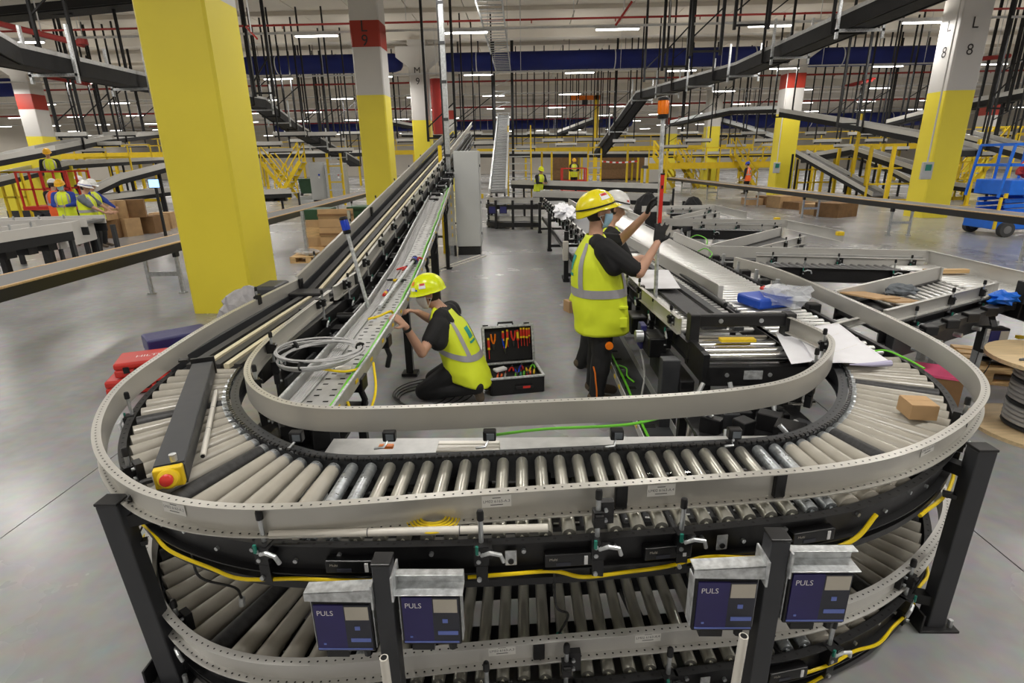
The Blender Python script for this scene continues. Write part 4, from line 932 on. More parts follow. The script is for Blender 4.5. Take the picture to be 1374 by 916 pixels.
MB().cyl((1.15, 3.22, .60), (1.85, 3.26, .60), .014, n=10).build('tie_rod', 'chrome', R1, smooth=True)
MB().bx(.94, 1.06, 3.52, 3.62, 0, .80).build('post', 'anthracite', R1, bevel=.006); MB().bx(1.06, 1.16, 3.50, 4.4, .44, .66).build('gear_box', 'black', R1, bevel=.01)
for k, y in enumerate((4.2, 4.8, 5.4, 6.0)):
    MB().box((XL(y)-.12, y, .70), (.14, .26, .16)).build('drive_unit', 'black_plastic', R1, bevel=.012); MB().cyl((XL(y)-.20, y+.06, .74), (XL(y)-.26, y+.06, .74), .05, n=12).build('motor_cap', 'zinc', R1, smooth=True)
MB().box((XL(4.4)-.18, 4.35, .72), (.05, .13, .20)).build('controller', 'case_navy', R1, bevel=.008)
cable([(1.06, 3.45, .55), (1.10, 3.35, .45), (1.08, 3.28, .30), (1.12, 3.2, .2)], .014, 'white_pvc', 'white cables hanging below the black roller gate')
# perforated tray on the floor side, with green cable
ft = thing('floor_cable_tray', 'dark perforated cable tray low beside the standing worker', 'cable tray', (.93, 3.2, 0))
MB().bx(.78, 1.02, 2.95, 6.3, .30, .305).build('tray_base', 'anthracite', ft)
for x in (.78, 1.02): MB().bx(x-.003, x+.003, 2.95, 6.3, .30, .37).build('tray_side', 'tray', ft)
for k in range(14): MB().bx(.83, .92, 3.05+.23*k, 3.10+.23*k, .305, .307).build('slot', 'dark_gap', ft); MB().bx(.772, .777, 3.0+.23*k, 3.06+.23*k, .325, .345).build('yellow_marker', 'yellow', ft)
for y in (3.3, 4.8, 6.1): MB().bx(.98, 1.02, y-.02, y+.02, 0, .30).build('leg', 'black', ft)
cable([(.84, 3.0, .318), (.83, 3.6, .318), (.85, 4.3, .318), (.84, 5.2, .318), (.85, 6.2, .318)], .010, 'green_cable', 'bright green cable in the low tray beside the standing worker')
cable([(.86, 4.7, .325), (.90, 4.55, .35), (.88, 4.4, .34), (.92, 4.3, .325)], .007, 'green_cable', 'loose loop of green cable behind the standing worker')
cable([(.80, 3.6, .345), (.95, 4.1, .36), (1.02, 4.4, .40), (1.05, 4.8, .5)], .008, 'grey_cable', 'thin grey cable draped over the low tray')
# middle roller lane between the gate lane and the divert bays
R2 = thing('roller_conveyor', 'bright steel roller lane that runs to the paper drawing between two guard rails', 'conveyor', (2.05, 3.4, 0))
channel(R2, (1.80, 3.42), (1.80, 13.0), .87, .13, -1); channel(R2, (2.40, 3.42), (2.40, 13.0), .87, .13, 1)
rollers(R2, (1.82, 3.45), (1.82, 12.9), (2.38, 3.45), (2.38, 12.9), 100, .875)
grail(R2, (1.65, 6.75, 1.0), (1.77, 4.92, 1.0), h=.13, side=-1); grail(R2, (1.50, 9.5, 1.0), (1.64, 6.85, 1.0), h=.13, side=-1)
grail(R2, (2.36, 8.77, 1.0), (2.41, 7.22, 1.0), h=.13, side=-1)
MB().bx(1.755, 1.80, 4.90, 4.93, .87, 1.0).build('end_plate', 'guard_cool', R2)
grail(R2, (2.33, 12.6, 1.0), (2.36, 10.9, 1.0), h=.13, side=-1)
MB().cyl((1.72, 4.6, .90), (1.72, 8.8, .90), .02, n=10).build('shaft', 'black', R2, smooth=True); MB().bx(1.60, 1.72, 4.3, 9.5, .80, .86).build('walk_cover', 'black', R2); MB().bx(1.81, 2.39, 3.42, 13, .79, .81).build('bed_plate', 'black', R2)  # black bed plate added below the rollers to make their gaps look darker
legs(R2, ((1.84, 3.6), (2.36, 3.6), (1.84, 6.0), (2.36, 6.0), (1.84, 9), (2.36, 9), (1.84, 12), (2.36, 12)), .75)
for k in range(6): y = 4.6+.5*k; MB().box((2.46, y, .84), (.10, .10, .14)).build('drive_unit', 'black_plastic', R2, bevel=.01); MB().cyl((2.46, y+.2, .86), (2.46, y+.2, .97), .02, n=10).build('sensor_rod', 'zinc', R2, smooth=True)
def bay(dy, E, F, B, C, label, near_=False):
    t = thing('divert_conveyor', label, 'conveyor', ((E[0][0]+F[1][0])/2, (E[0][1]+F[1][1])/2, 0), 'divert bays of the sorter')
    grail(t, (*E[1], 1.0), (*E[0], 1.0), h=.13, side=1)
    MB().bx(E[1][0]-.005, E[1][0]+.01, E[1][1]-.03, E[1][1]+.005, .87, 1.0).build('end_plate', 'guard_cool', t)
    grail(t, (*F[1], 1.0), (*F[0], 1.0), h=.11, side=-1); MB().bx(F[1][0]-.03, F[1][0]+.02, F[1][1]-.02, F[1][1]+.02, .88, 1.0).build('end_plate', 'guard_cool', t)
    for a, b in zip(B, B[1:]): grail(t, (*b, 1.0), (*a, 1.0), h=.14, side=1)
    for a, b in zip(C, C[1:]): grail(t, (*a, 1.0), (*b, 1.0), h=.16, side=1)
    if near_:
        for u in (.28, .62): 
            p = Vector((*C[0], 0)).lerp(Vector((*C[-1], 0)), u); MB().bx(p.x-.006, p.x-.003, p.y-.07, p.y+.03, .95, .985).build('sticker', 'sticker', t)
    # diagonal bed
    e0, e1, f0, f1 = [Vector(q) for q in (E[0], E[1], F[0], F[1])]
    channel(t, e0, e1, .87, .12, 1); channel(t, f0, f1, .87, .14, 1)
    n = max(6, int((e1-e0).length/.11))
    rollers(t, e0.lerp(e1, .3), e1, f0.lerp(f1, .3), f1, int(n*.8), .87, STEEL if near_ else GREYR)
    q = MB(); q.quad((*e0.lerp(e1, .02), .80), (*e1, .80), (*f1, .80), (*f0.lerp(f1, .02), .80)); o = q.build('bed_plate', 'belt_black', t); md = o.modifiers.new('thickness', 'SOLIDIFY'); md.thickness = .02
    for p in (e0.lerp(e1, .5), f0.lerp(f1, .55), e1, f1): MB().bx(p.x-.03, p.x+.03, p.y-.03, p.y+.03, 0, .76).build('leg', 'zinc', t)
    for u in (.25, .55, .85):
        p = f0.lerp(f1, u); bracket(t, Vector((p.x, p.y, 0)), Vector((.5, -.86, 0)), .84, 1.0, 'A' if u > .3 else 'B')
        p = e0.lerp(e1, u); bracket(t, Vector((p.x, p.y, 0)), Vector((-.5, .86, 0)), .86, .96, 'B')
    # cross lane behind E, with inner rail D
    b0 = Vector(B[0]); b1 = Vector(B[-1]); d = (b1-b0).normalized(); nn = Vector((d.y, -d.x)); a = b0+d*.55; b = b1-d*.12
    grail(t, (*(b+nn*.20), .93), (*(a+nn*.20), .93), h=.10, side=-1, name='inner_rail'); MB().sweep([(0, 0), (.02, 0), (.02, -.03), (0, -.03)], [Vector((*(a+nn*.13), .95)), Vector((*(b+nn*.13), .95))]).build('perforated_strip', 'tray', t)
    rollers(t, a+nn*.22, b+nn*.22-d*.3, a+nn*.62+d*.12, b+nn*.62-d*.2, 18, .86, GREYR)
    channel(t, a+nn*.64, b+nn*.64-d*.2, .87, .16, 1)
    for u in (.1, .5, .92):
        p = a.lerp(b, u)+nn*.22; bracket(t, Vector((p.x, p.y, 0)), Vector((nn.x, nn.y, 0)), .87, .93, 'A')
    for u in (.25, .75): p = a.lerp(b, u)+nn*.64; bracket(t, Vector((p.x, p.y, 0)), Vector((nn.x, nn.y, 0)), .86, .96, 'B'); MB().bx(p.x-.02, p.x+.02, p.y-.02, p.y+.02, 0, .72).build('leg', 'zinc', t)
    return t
bay(0, ((2.68, 4.66), (4.25, 5.65)), ((2.68, 4.03), (4.22, 4.93)), ((2.43, 7.27), (4.85, 6.67)), ((4.85, 6.67), (4.84, 5.37), (4.84, 3.9)), 'nearest divert bay with cardboard lying in its diagonal lane', True)
bay(1, ((2.45, 7.33), (4.19, 9.14)), ((3.0, 7.15), (4.07, 8.13)), ((2.70, 10.85), (4.79, 10.23)), ((4.79, 10.23), (4.88, 8.57)), 'middle divert bay behind the one with the cardboard')
bay(2, ((2.94, 11.07), (4.06, 12.59)), ((3.1, 10.9), (4.15, 12.0)), ((2.9, 13.80), (4.65, 13.76)), ((4.65, 13.76), (4.7, 11.9)), 'farthest divert bay in front of the long right bench')
# side lane on the outside of the nearest bay
R3 = thing('roller_conveyor', 'side roller lane along the tall pale guard of the nearest divert bay', 'conveyor', (4.5, 4.2, 0))
rollers(R3, (4.27, 3.9), (4.27, 6.5), (4.80, 3.9), (4.80, 6.5), 30, .87); channel(R3, (4.25, 3.9), (4.25, 5.0), .88, .14, -1); channel(R3, (4.83, 3.9), (4.83, 6.55), .84, .14, 1)
MB().bx(4.30, 4.75, 5.9, 5.97, .88, .92).build('wood_strip', 'wood', R3)
MB().bx(4.22, 4.32, 4.62, 4.72, .74, 1.06).build('clamp_post', 'black', R3, bevel=.008)
legs(R3, ((4.3, 4.3), (4.78, 4.3), (4.3, 6.3), (4.78, 6.3)), .74, .07, 'anthracite')
MB().bar((2.75, 4.0, .72), (4.2, 4.85, .72), .06, .20).build('side_plate', 'anthracite', R3, bevel=.006); MB().bar((2.9, 3.95, .84), (4.2, 4.72, .84), .08, .06).build('cable_duct', 'black', R3)
for u in (.1, .3, .5, .7, .9): p = Vector((2.8, 3.93, .70)).lerp(Vector((4.2, 4.78, .70)), u); MB().cyl(p, p+Vector((.03, -.05, 0)), .018, n=10).build('bolt', 'zinc', R3); MB().box(p+Vector((.05, -.06, .16)), (.10, .08, .07)).build('drive_unit', 'black_plastic', R3, bevel=.008)
ps = thing('power_supply', 'blue and white power supply hanging under the side lane near the pallet', 'power supply', (3.95, 4.6, .42))
c = PY(1330, 455, 4.62); MB().box(c, (.20, .10, .22)).build('casing', 'black_plastic', ps, bevel=.008); MB().box(c+Vector((.01, -.053, 0)), (.15, .006, .18)).build('front_panel', 'case_navy', ps); MB().box(c+Vector((.05, -.058, .05)), (.07, .004, .08)).build('rating_label', 'psu_label', ps); MB().box(c+Vector((-.09, -.05, .02)), (.03, .02, .18)).build('heat_sink', 'galvanised', ps); MB().bar(c+Vector((0, 0, .11)), c+Vector((0, .1, .26)), .05, .01).build('hanger', 'black', ps)
tag(MB().box(PY(1368, 452, 4.62), (.05, .04, .03)).build('yellow_plug', 'yellow', None, bevel=.006), 'small yellow plug beside the hanging power supply', 'plug')
for x0, y0, y1, lab in ((3.72, 4.6, .62, 'thin'),): pass
for px in (1292, 1312): cable([PY(px+22, 470, 4.6), PY(px+15, 490, 4.5), PY(px+5, 505, 4.45)], .004, 'black_cable', 'thin black wire hanging below the power supply near the pallet', grp='wires under the side lane')
# things lying in the lanes ---------------------------------------------------------------
cp = thing('cardboard_sheets', 'brown cardboard pieces lying in the nearest diagonal lane', 'cardboard', (2.95, 4.55, .88))
for k, (x, y, z, w, d_, rz, mm) in enumerate(((2.96, 4.66, .955, .40, .30, .55, 'cardboard'), (3.14, 4.62, .93, .42, .24, .52, 'cardboard'), (3.25, 4.55, .905, .40, .14, .55, 'pink'), (3.20, 4.56, .915, .40, .16, .52, 'white_pvc'))):
    MB().box((x, y, z), (w, d_, .012), Matrix.Rotation(rz, 3, 'Z') @ Matrix.Rotation(.12, 3, 'Y')).build('sheet', mm, cp)
def crumple(name, c, r, m, label, cat, seed=0, n=16, amp=1.0):
    q = MB(); c = Vector(c); h = n//2
    for i in range(h+1):
        for j in range(n):
            th = math.pi*i/h; ph = 2*math.pi*j/n; d = Vector((math.sin(th)*math.cos(ph), math.sin(th)*math.sin(ph), math.cos(th))); k = 1+amp*.55*mnoise.noise(d*2.1+Vector((seed, 0, seed*.7)))+amp*.25*mnoise.noise(d*5+Vector((seed, 2, 0)))
            q.v.append((c.x+d.x*r[0]*k, c.y+d.y*r[1]*k, max(c.z, c.z+r[2]+d.z*r[2]*k)))
    for i in range(h):
        for j in range(n): a = i*n+j; b = i*n+(j+1) % n; q.f.append((a, b, b+n, a+n)); q.m.append(0)
    return tag(q.build(name, m), label, cat)
crumple('grey_gloves', (3.42, 4.95, .885), (.13, .10, .05), 'cloth_grey', 'crumpled grey gloves beside the cardboard pieces', 'gloves', 3)
crumple('blue_bag', (4.05, 4.62, .87), (.12, .07, .06), 'lift_blue', 'small crumpled blue plastic bag beside the diagonal guard rail', 'bag', 5)
bp = thing('parts_bag', 'blue plastic wrapped parts with clear film on the steel rollers', 'bag', (2.12, 4.62, .88))
MB().box((2.08, 4.68, .925), (.34, .30, .09), Matrix.Rotation(.3, 3, 'Z')).build('blue_pack', 'plastic_blue', bp, bevel=.02)
def lump(c, r, m, name, parent, seed): o = crumple(name, c, r, m, '', '', seed); adopt(o, parent); return o
lump((2.22, 4.60, .90), (.20, .19, .08), 'plastic_film', 'clear_film', bp, 8); lump((2.20, 4.78, .97), (.09, .06, .03), 'letter_white', 'white_parts', bp, 4); lump((2.11, 4.80, .975), (.025, .025, .02), 'red', 'red_part', bp, 6)
crumple('paper_sheets', (.92, 12.3, .90), (.22, 1.1, .14), 'paper', 'crumpled white paper sheets on the far belt behind the helmets', 'paper', 2, 22)
pl = thing('paper_drawing', 'white paper plan on the lane in front of the worker in the white helmet', 'paper', (1.35, 5.6, .93))
o = MB().quad((1.12, 5.15, .93), (1.46, 5.05, .95), (1.56, 5.9, .96), (1.10, 6.1, .93)).build('sheet', 'paper', pl); md = o.modifiers.new('thickness', 'SOLIDIFY'); md.thickness = .004
tag(MB().box((1.80, 5.6, .92), (.05, .06, .08)).build('blue_connector', 'lift_blue', None, bevel=.01), 'small blue connector below the gloved hand', 'connector')
cable([(2.45, 8.3, .95), (2.55, 8.2, 1.02), (2.64, 8.05, .98), (2.62, 7.95, .90)], .007, 'green_cable', 'loop of green cable beside the middle divert bay')
cable([(2.30, 7.3, .93), (2.36, 7.2, .98), (2.40, 7.05, .94), (2.34, 6.95, .90)], .007, 'green_cable', 'small loop of green cable over the steel roller lane')
cable([(2.24, 3.42, .885), (2.33, 3.40, .90), (2.385, 3.28, .885), (2.40, 3.14, .875)], .006, 'green_cable', 'thin green cables beside the paper drawing')
for i, yy in enumerate((10.6, 8.45)): tag(MB().box((4.75, yy, .98), (.10, .08, .06)).build('yellow_button', 'yellow', None, bevel=.01), ('small yellow box on the guard rail of the middle divert bay' if i else 'small yellow box behind the rail of the middle divert bay'), 'switch')
crumple('black_bag', (3.2, 14.6, 0), (.35, .3, .62), 'cloth_black', 'black bag standing behind the farthest divert bay', 'bag', 9, 16, .25)
crumple('black_bag', (4.6, 15.4, 0), (.32, .3, .55), 'cloth_black', 'rounder black bag beside the long right bench', 'bag', 12, 16, .25)
# beacon, spirit level -----------------------------------------------------------------------
lamp_pole((1.13, 4.6, .70), (1.09, 4.6, 2.395), .0165, 'lamp_orange', 'orange beacon lamp on a tall grey pole held by the standing worker', hr=.044, hh=.10)
sl = thing('spirit_level', 'red spirit level held upright against the beacon pole', 'spirit level', (1.105, 4.54, 1.62))
MB().bx(1.088, 1.116, 4.53, 4.55, 1.60, 1.98).build('body', 'red', sl, bevel=.003); MB().bx(1.096, 1.108, 4.526, 4.53, 1.87, 1.895).build('vial', 'black_plastic', sl); MB().bx(1.086, 1.118, 4.528, 4.552, 1.975, 1.985).build('end_cap', 'black_plastic', sl)
# cable drum and pallet at the right ------------------------------------------------------------
dl = PZ(1317, 580, 0); dc = Vector((dl.x+.47, dl.y+.02, 0))
dr = thing('cable_drum', 'wooden cable drum wound with grey cable, standing on the floor', 'cable drum', dc)
for z, nm in ((0, 'flange'), (.58, 'flange')):
    MB().lathe([(.46, 0), (.46, .03), (.03, .031)], dc+Vector((0, 0, z)), 36).build(nm, 'pale_wood', dr)
MB().lathe([(.20, .03), (.21, .58)], dc, 24).build('core', 'grey_cable', dr, smooth=True)
for k in range(15): MB().lathe([(.235, 0), (.252, .009), (.255, .018), (.252, .027), (.235, .036)], dc+Vector((0, 0, .035+.036*k)), 28).build('cable_turn', 'grey_cable' if k % 5 else 'anthracite', dr, smooth=True)
MB().lathe([(.05, 0), (.05, .02)], dc+Vector((0, 0, .612)), 14).build('hub', 'anthracite', dr)
tag(MB().tube([dc+Vector((-.36, -.05, .622)), dc+Vector((-.12, -.02, .622))], .010, 8).build('marker_pen', 'cloth_grey', None, smooth=True), 'grey marker pen lying on top of the cable drum', 'pen')
def pallet(c, w, d, rz, label, h=.144):
    t = thing('pallet', label, 'pallet', c); R = Matrix.Rotation(rz, 3, 'Z'); c = Vector(c)
    for k in range(5): MB().box(c+R @ Vector((0, -d/2+.06+k*(d-.12)/4, h-.011)), (w, .12, .022), R).build('top_board', 'wood', t)
    for k in (-1, 0, 1):
        MB().box(c+R @ Vector((k*(w/2-.06), 0, h-.033)), (.12, d, .022), R).build('stringer_board', 'wood', t); MB().box(c+R @ Vector((0, k*(d/2-.06), .011)), (w, .12, .022), R).build('bottom_board', 'wood', t)
        for j in (-1, 0, 1): MB().box(c+R @ Vector((k*(w/2-.06), j*(d/2-.06), .0605)), (.12, .12, .077), R).build('block', 'wood', t)
    return t
a = PZ(1316, 500, .14); pallet((a.x+.75, a.y+.25, 0), 1.2, .8, -.35, 'wooden pallet behind the cable drum')
crumple('black_parts', (a.x+.55, a.y+.25, .146), (.35, .25, .06), 'black_plastic', 'heap of black plastic parts on the pallet behind the drum', 'parts', 14, 18)
pk = thing('pink_box', 'pink topped dark box on the floor outside the curved guard', 'box', (2.95, 3.55, 0)); q = PZ(1262, 500, .45)
MB().box((q.x+.02, q.y+.1, .21), (.36, .30, .42), Matrix.Rotation(-.5, 3, 'Z')).build('body', 'cardboard_dark', pk); MB().box((q.x+.02, q.y+.1, .43), (.37, .31, .02), Matrix.Rotation(-.5, 3, 'Z')).build('lid', 'pink', pk)
# two long benches ------------------------------------------------------------------------------
def bench(name, a, b, side, z, label, legs_at, h=.14, w=.66):
    a = Vector((*a, 0)); b = Vector((*b, 0)); d = (b-a).normalized(); n = Vector((-d.y, d.x, 0))*side
    t = thing(name, label, 'conveyor', a); L = (b-a).length
    def B(u, s, zz): return a+d*u+n*s+Vector((0, 0, zz))
    MB().bar(B(0, .02, z-h/2), B(L, .02, z-h/2), .03, h).build('side_frame', 'black', t); MB().bar(B(0, w, z-h/2), B(L, w, z-h/2), .03, h).build('side_frame', 'black', t)
    MB().bar(B(0, w/2, z+.006), B(L, w/2, z+.006), w-.06, .02).build('belt', 'belt_grey', t)
    MB().bar(B(0, .03, z+.008), B(L, .03, z+.008), .05, .022).build('wood_edge', 'wood', t); MB().bar(B(0, w-.02, z+.008), B(L, w-.02, z+.008), .05, .022).build('wood_edge', 'wood', t)
    for u in legs_at:
        for s in (.06, w-.06):
            MB().bar(B(u, s, 0), B(u, s, z-h), .05, .05, d).build('leg', 'zinc', t); MB().box(B(u, s, z-h-.03), (.06, .12, .12)).build('leg_head', 'black', t, bevel=.01); MB().box(B(u, s, .008), (.10, .10, .016)).build('foot', 'zinc', t)
        MB().bar(B(u, .06, .34), B(u, w-.06, .34), .04, .07).build('cross_bar', 'zinc', t)
bench('long_bench', (-5.55, 3.2), (-6.66, 25.0), 1, .86, 'long wood-edged belt bench running past the near yellow column', (6.15, 10.2, 14.4, 18.6), )
bench('long_bench', (9.96, 8.0), (9.45, 38.0), -1, .86, 'long wood-edged belt bench running in front of column L 8', (3.2, 7.3, 12.0, 17, 22, 26.5))
# far end of the row: second curved conveyor and steep belt ------------------------------------
FL = thing('curved_roller_conveyor', 'far curved conveyor end with dark legs at the end of the aisle', 'conveyor', (-.3, 18.3, 0))
def arc(cx, cy, r, a0, a1, z, n=14): return [Vector((cx+r*math.cos(math.radians(a0+(a1-a0)*k/n)), cy+r*math.sin(math.radians(a0+(a1-a0)*k/n)), z)) for k in range(n+1)]
for z, h in ((.98, .16), (.40, .14)):
    P = [Vector((-1.15, 22, z))]+arc(-.35, 18.9, .8, 180, 270, z)+[Vector((.55, 18.0, z))]
    MB().sweep(c_profile(h, .04), P).build('guard_rail', 'guard_cool', FL); P2 = [p-Vector((0, 0, h+.06)) for p in P]
    MB().sweep([(0, 0), (.06, 0), (.06, -.14), (0, -.14)], P2).build('side_frame', 'black', FL); MB().sweep([(-.7, 0), (0, 0), (0, -.02), (-.7, -.02)], [p-Vector((0, 0, h+.03)) for p in P]).build('bed', 'belt_grey', FL)
for x, y in ((-1.1, 18.6), (-.85, 18.2), (-.3, 18.0), (.3, 17.95), (-1.1, 20.5)): MB().bx(x-.04, x+.04, y-.04, y+.04, 0, .9).build('leg', 'black', FL)
for x in (-.95, -.6): 
    t = thing('power_supply', 'small blue power supply on the far curved conveyor', 'power supply', (x, 18.0, .5), 'power supplies on the far conveyor'); MB().box((x, 17.98, .62), (.24, .10, .24)).build('casing', 'black_plastic', t); MB().box((x, 17.925, .62), (.20, .01, .20)).build('front_panel', 'case_navy', t)
ST = thing('steep_conveyor', 'steep grey conveyor climbing away at the end of the aisle', 'conveyor', (-.85, 20.6, 0))
A, B = Vector((-.86, 20.4, 1.05)), Vector((-.98, 33, 4.5))
MB().sweep([(-.26, 0), (.26, 0), (.26, -.06), (-.26, -.06)], [A, B]).build('belt', 'belt_grey', ST)
for s in (-.30, .30): MB().sweep([(s-.035, .10), (s+.035, .10), (s+.035, -.14), (s-.035, -.14)], [A, B]).build('side_guard', 'galvanised', ST)
for k in range(40): u = (k+.5)/40; p = A.lerp(B, u); MB().box(p+Vector((0, 0, .012)), (.5, .03, .02)).build('cleat', 'zinc', ST)
for s in (-.5, .5): MB().bx(-.98+s-.07, -.98+s+.07, 33, 33.14, 0, CEIL-.05).build('mast', 'black', ST)
for k in range(14): MB().bar((-1.4, 33.05, 4.6+.28*k), (-.56, 33.05, 4.6+.28*(k+(1 if k % 2 else 0))), .03, .03).build('lattice', 'zinc', ST)

q0, q1 = PZ(1108, 436, .90), PZ(1165, 421, .90)
grail(UP, (q1.x, q1.y, .90), (q0.x, q0.y, .90), h=.06, side=-1)
# ================================================================== people
def capsule(m, a, b, ra, rb, n=12):
    a = Vector(a); b = Vector(b); d = b-a; L = d.length
    d = d.normalized() if L > 1e-6 else Vector((0, 0, 1)); R = d.to_track_quat('Z', 'Y').to_matrix(); h = 4
    prof = [(max(.0005, ra*math.sin(math.pi/2*i/h)), -ra*math.cos(math.pi/2*i/h)) for i in range(h+1)]+[(max(.0005, rb*math.cos(math.pi/2*i/h)), L+rb*math.sin(math.pi/2*i/h)) for i in range(h+1)]
    m.lathe(prof, a, n, R)
def ellipsoid(m, c, r, R=None, n=16, h=10):
    R = R or Matrix.Identity(3); c = Vector(c); S = Matrix.Diagonal(r)
    m.lathe([(max(.002, math.sin(math.pi*i/h)), -math.cos(math.pi*i/h)) for i in range(h+1)], c, n, R @ S)
def frame3(f, u):
    f = Vector(f).normalized(); u = Vector(u); l = u.cross(f).normalized(); u = f.cross(l)
    return Matrix((f, l, u)).transposed()           # columns: forward, left, up
class Body:
    def __init__(s): s.cap = []; s.m = MB()
    def add(s, a, b, ra, rb, mt):
        s.cap.append((Vector(a), Vector(b), ra, rb, mt)); capsule(s.m, a, b, ra, rb)
    def finish(s, name, mats, voxel, parent, smooth_it=4):
        o = s.m.build('body_raw', mats[0]); md = o.modifiers.new('r', 'REMESH'); md.mode = 'VOXEL'; md.voxel_size = voxel
        sm = o.modifiers.new('s', 'SMOOTH'); sm.factor = .5; sm.iterations = smooth_it
        dg = bpy.context.evaluated_depsgraph_get(); dg.update(); me = bpy.data.meshes.new_from_object(o.evaluated_get(dg)); raw = o.data
        bpy.data.objects.remove(o); bpy.data.meshes.remove(raw)
        n = len(me.polygons); c = np.empty(n*3); me.polygons.foreach_get('center', c); c = c.reshape(-1, 3); best = np.full(n, 1e9); idx = np.zeros(n, dtype=np.int32)
        for a, b, ra, rb, mt in s.cap:
            a_ = np.array(a); d = np.array(b)-a_; L2 = max(1e-9, float(d@d)); t = np.clip(((c-a_)@d)/L2, 0, 1); q = np.linalg.norm(c-(a_+t[:, None]*d), axis=1)-(ra+(rb-ra)*t)
            k = q < best; best[k] = q[k]; idx[k] = mt
        me.materials.clear()
        for mm in mats: me.materials.append(MATS[mm])
        me.polygons.foreach_set('material_index', idx); me.polygons.foreach_set('use_smooth', [True]*n); me.update()
        me.name = name; ob = bpy.data.objects.new(name, me); COL.objects.link(ob); adopt(ob, parent); return ob
def hand(B, wrist, d, nrm, side, curl, mt, s=1.0, spread=.10):
    """palm and five fingers; d = finger direction, nrm = palm normal (towards what it holds), side=+1 if the thumb lies along d x nrm"""
    w = Vector(wrist); d = Vector(d).normalized(); nrm = (Vector(nrm)-d*Vector(nrm).dot(d)).normalized(); x = d.cross(nrm).normalized()*side
    for k in (-1, -.33, .33, 1): B.add(w+d*.018*s+x*.018*k*s, w+d*.082*s+x*.030*k*s, .0165*s, .0135*s, mt)
    for k, (L, o) in enumerate(((.070, 1), (.080, .34), (.074, -.34), (.058, -1))):
        p = w+d*.088*s+x*.031*o*s; a = curl*.55; ds = (d+x*spread*o).normalized()
        d1 = ds*math.cos(a)+nrm*math.sin(a); q = p+d1*L*.50*s; a2 = a+curl*.9; d2 = ds*math.cos(a2)+nrm*math.sin(a2); r = q+d2*L*.34*s; a3 = a2+curl*.5; d3 = ds*math.cos(a3)+nrm*math.sin(a3)
        B.add(p, q, .0100*s, .0092*s, mt); B.add(q, r, .0092*s, .0085*s, mt); B.add(r, r+d3*L*.2*s, .0085*s, .0074*s, mt)
    t0 = w+d*.028*s+x*.030*s; t1 = t0+(d*.55+x*.75+nrm*.35).normalized()*.042*s; t2 = t1+(d*.85+x*.15+nrm*(.25+curl*.6)).normalized()*.045*s
    B.add(t0, t1, .0145*s, .0115*s, mt); B.add(t1, t2, .011*s, .0085*s, mt)
def helmet(parent, c, F, m, s=1.0, brim=.045, band=None, stickers=(), name='helmet', back=1.0):
    """c = head centre; F columns forward, left, up"""
    c = Vector(c); f, l, u = F.col[0], F.col[1], F.col[2]; q = MB(); n, h = 28, 10
    a, b, hh = .142*s, .118*s, .135*s; base = c+u*.045*s-f*.004
    rows = []
    for i in range(h+1):
        th = math.pi/2*i/h; r = math.cos(th) if i < h else .03; z = math.sin(th); row = []
        for j in range(n):
            ph = 2*math.pi*j/n; ridge = 1+.02*(math.cos(ph*2) if i < h else 0); aa = a*(1.0 if math.cos(ph) > 0 else back)
            row.append(base+f*(aa*r*math.cos(ph)*ridge)+l*(b*r*math.sin(ph))+u*(hh*z))
        rows.append(row)
    lip = []; edge = []
    for j in range(n):
        ph = 2*math.pi*j/n; cc = max(0, math.cos(ph)); ex = .010+brim*cc**2.0; drop = .014*s+.012*cc+(.05*s*max(0, -math.cos(ph))*(back-1)*4)
        aa = a*(1.0 if math.cos(ph) > 0 else back)
        edge.append(base+f*((aa+ex)*math.cos(ph))+l*((b+.008+.004*cc)*math.sin(ph))-u*drop); lip.append(base+f*((aa-.004)*math.cos(ph))+l*((b-.006)*math.sin(ph))-u*(drop+.006))
    for row in [lip, edge]+rows: q.v += [tuple(p) for p in row]
    R = len(rows)+2
    for i in range(R-1):
        for j in range(n): p = i*n+j; p2 = i*n+(j+1) % n; q.f.append((p, p2, p2+n, p+n)); q.m.append(0)
    q.f.append(tuple((R-1)*n+j for j in range(n))); q.m.append(0)
    o = q.build(name, m, parent, smooth=True)
    def surf(ph, th, off=.003): return base+f*((a*(1.0 if math.cos(ph) > 0 else back)+off)*math.cos(th)*math.cos(ph))+l*((b+off)*math.cos(th)*math.sin(ph))+u*((hh+off)*math.sin(th))
    if band: MB().tube([surf(-math.pi+2*math.pi*k/24, band[1] if len(band) > 1 else .12, .004) for k in range(25)], .006*s, 6).build('band', band[0], o, smooth=True)
    for ph, th, w, hgt, mm in stickers:
        p = MB(); N = 4
        for i in range(N+1):
            for j in range(N+1): p.v.append(tuple(surf(ph+w*(i/N-.5), th+hgt*(j/N-.5), .0035)))
        for i in range(N):
            for j in range(N): k = i*(N+1)+j; p.f.append((k, k+1, k+N+2, k+N+1)); p.m.append(0)
        p.build('sticker', mm, o, smooth=True)
    return o
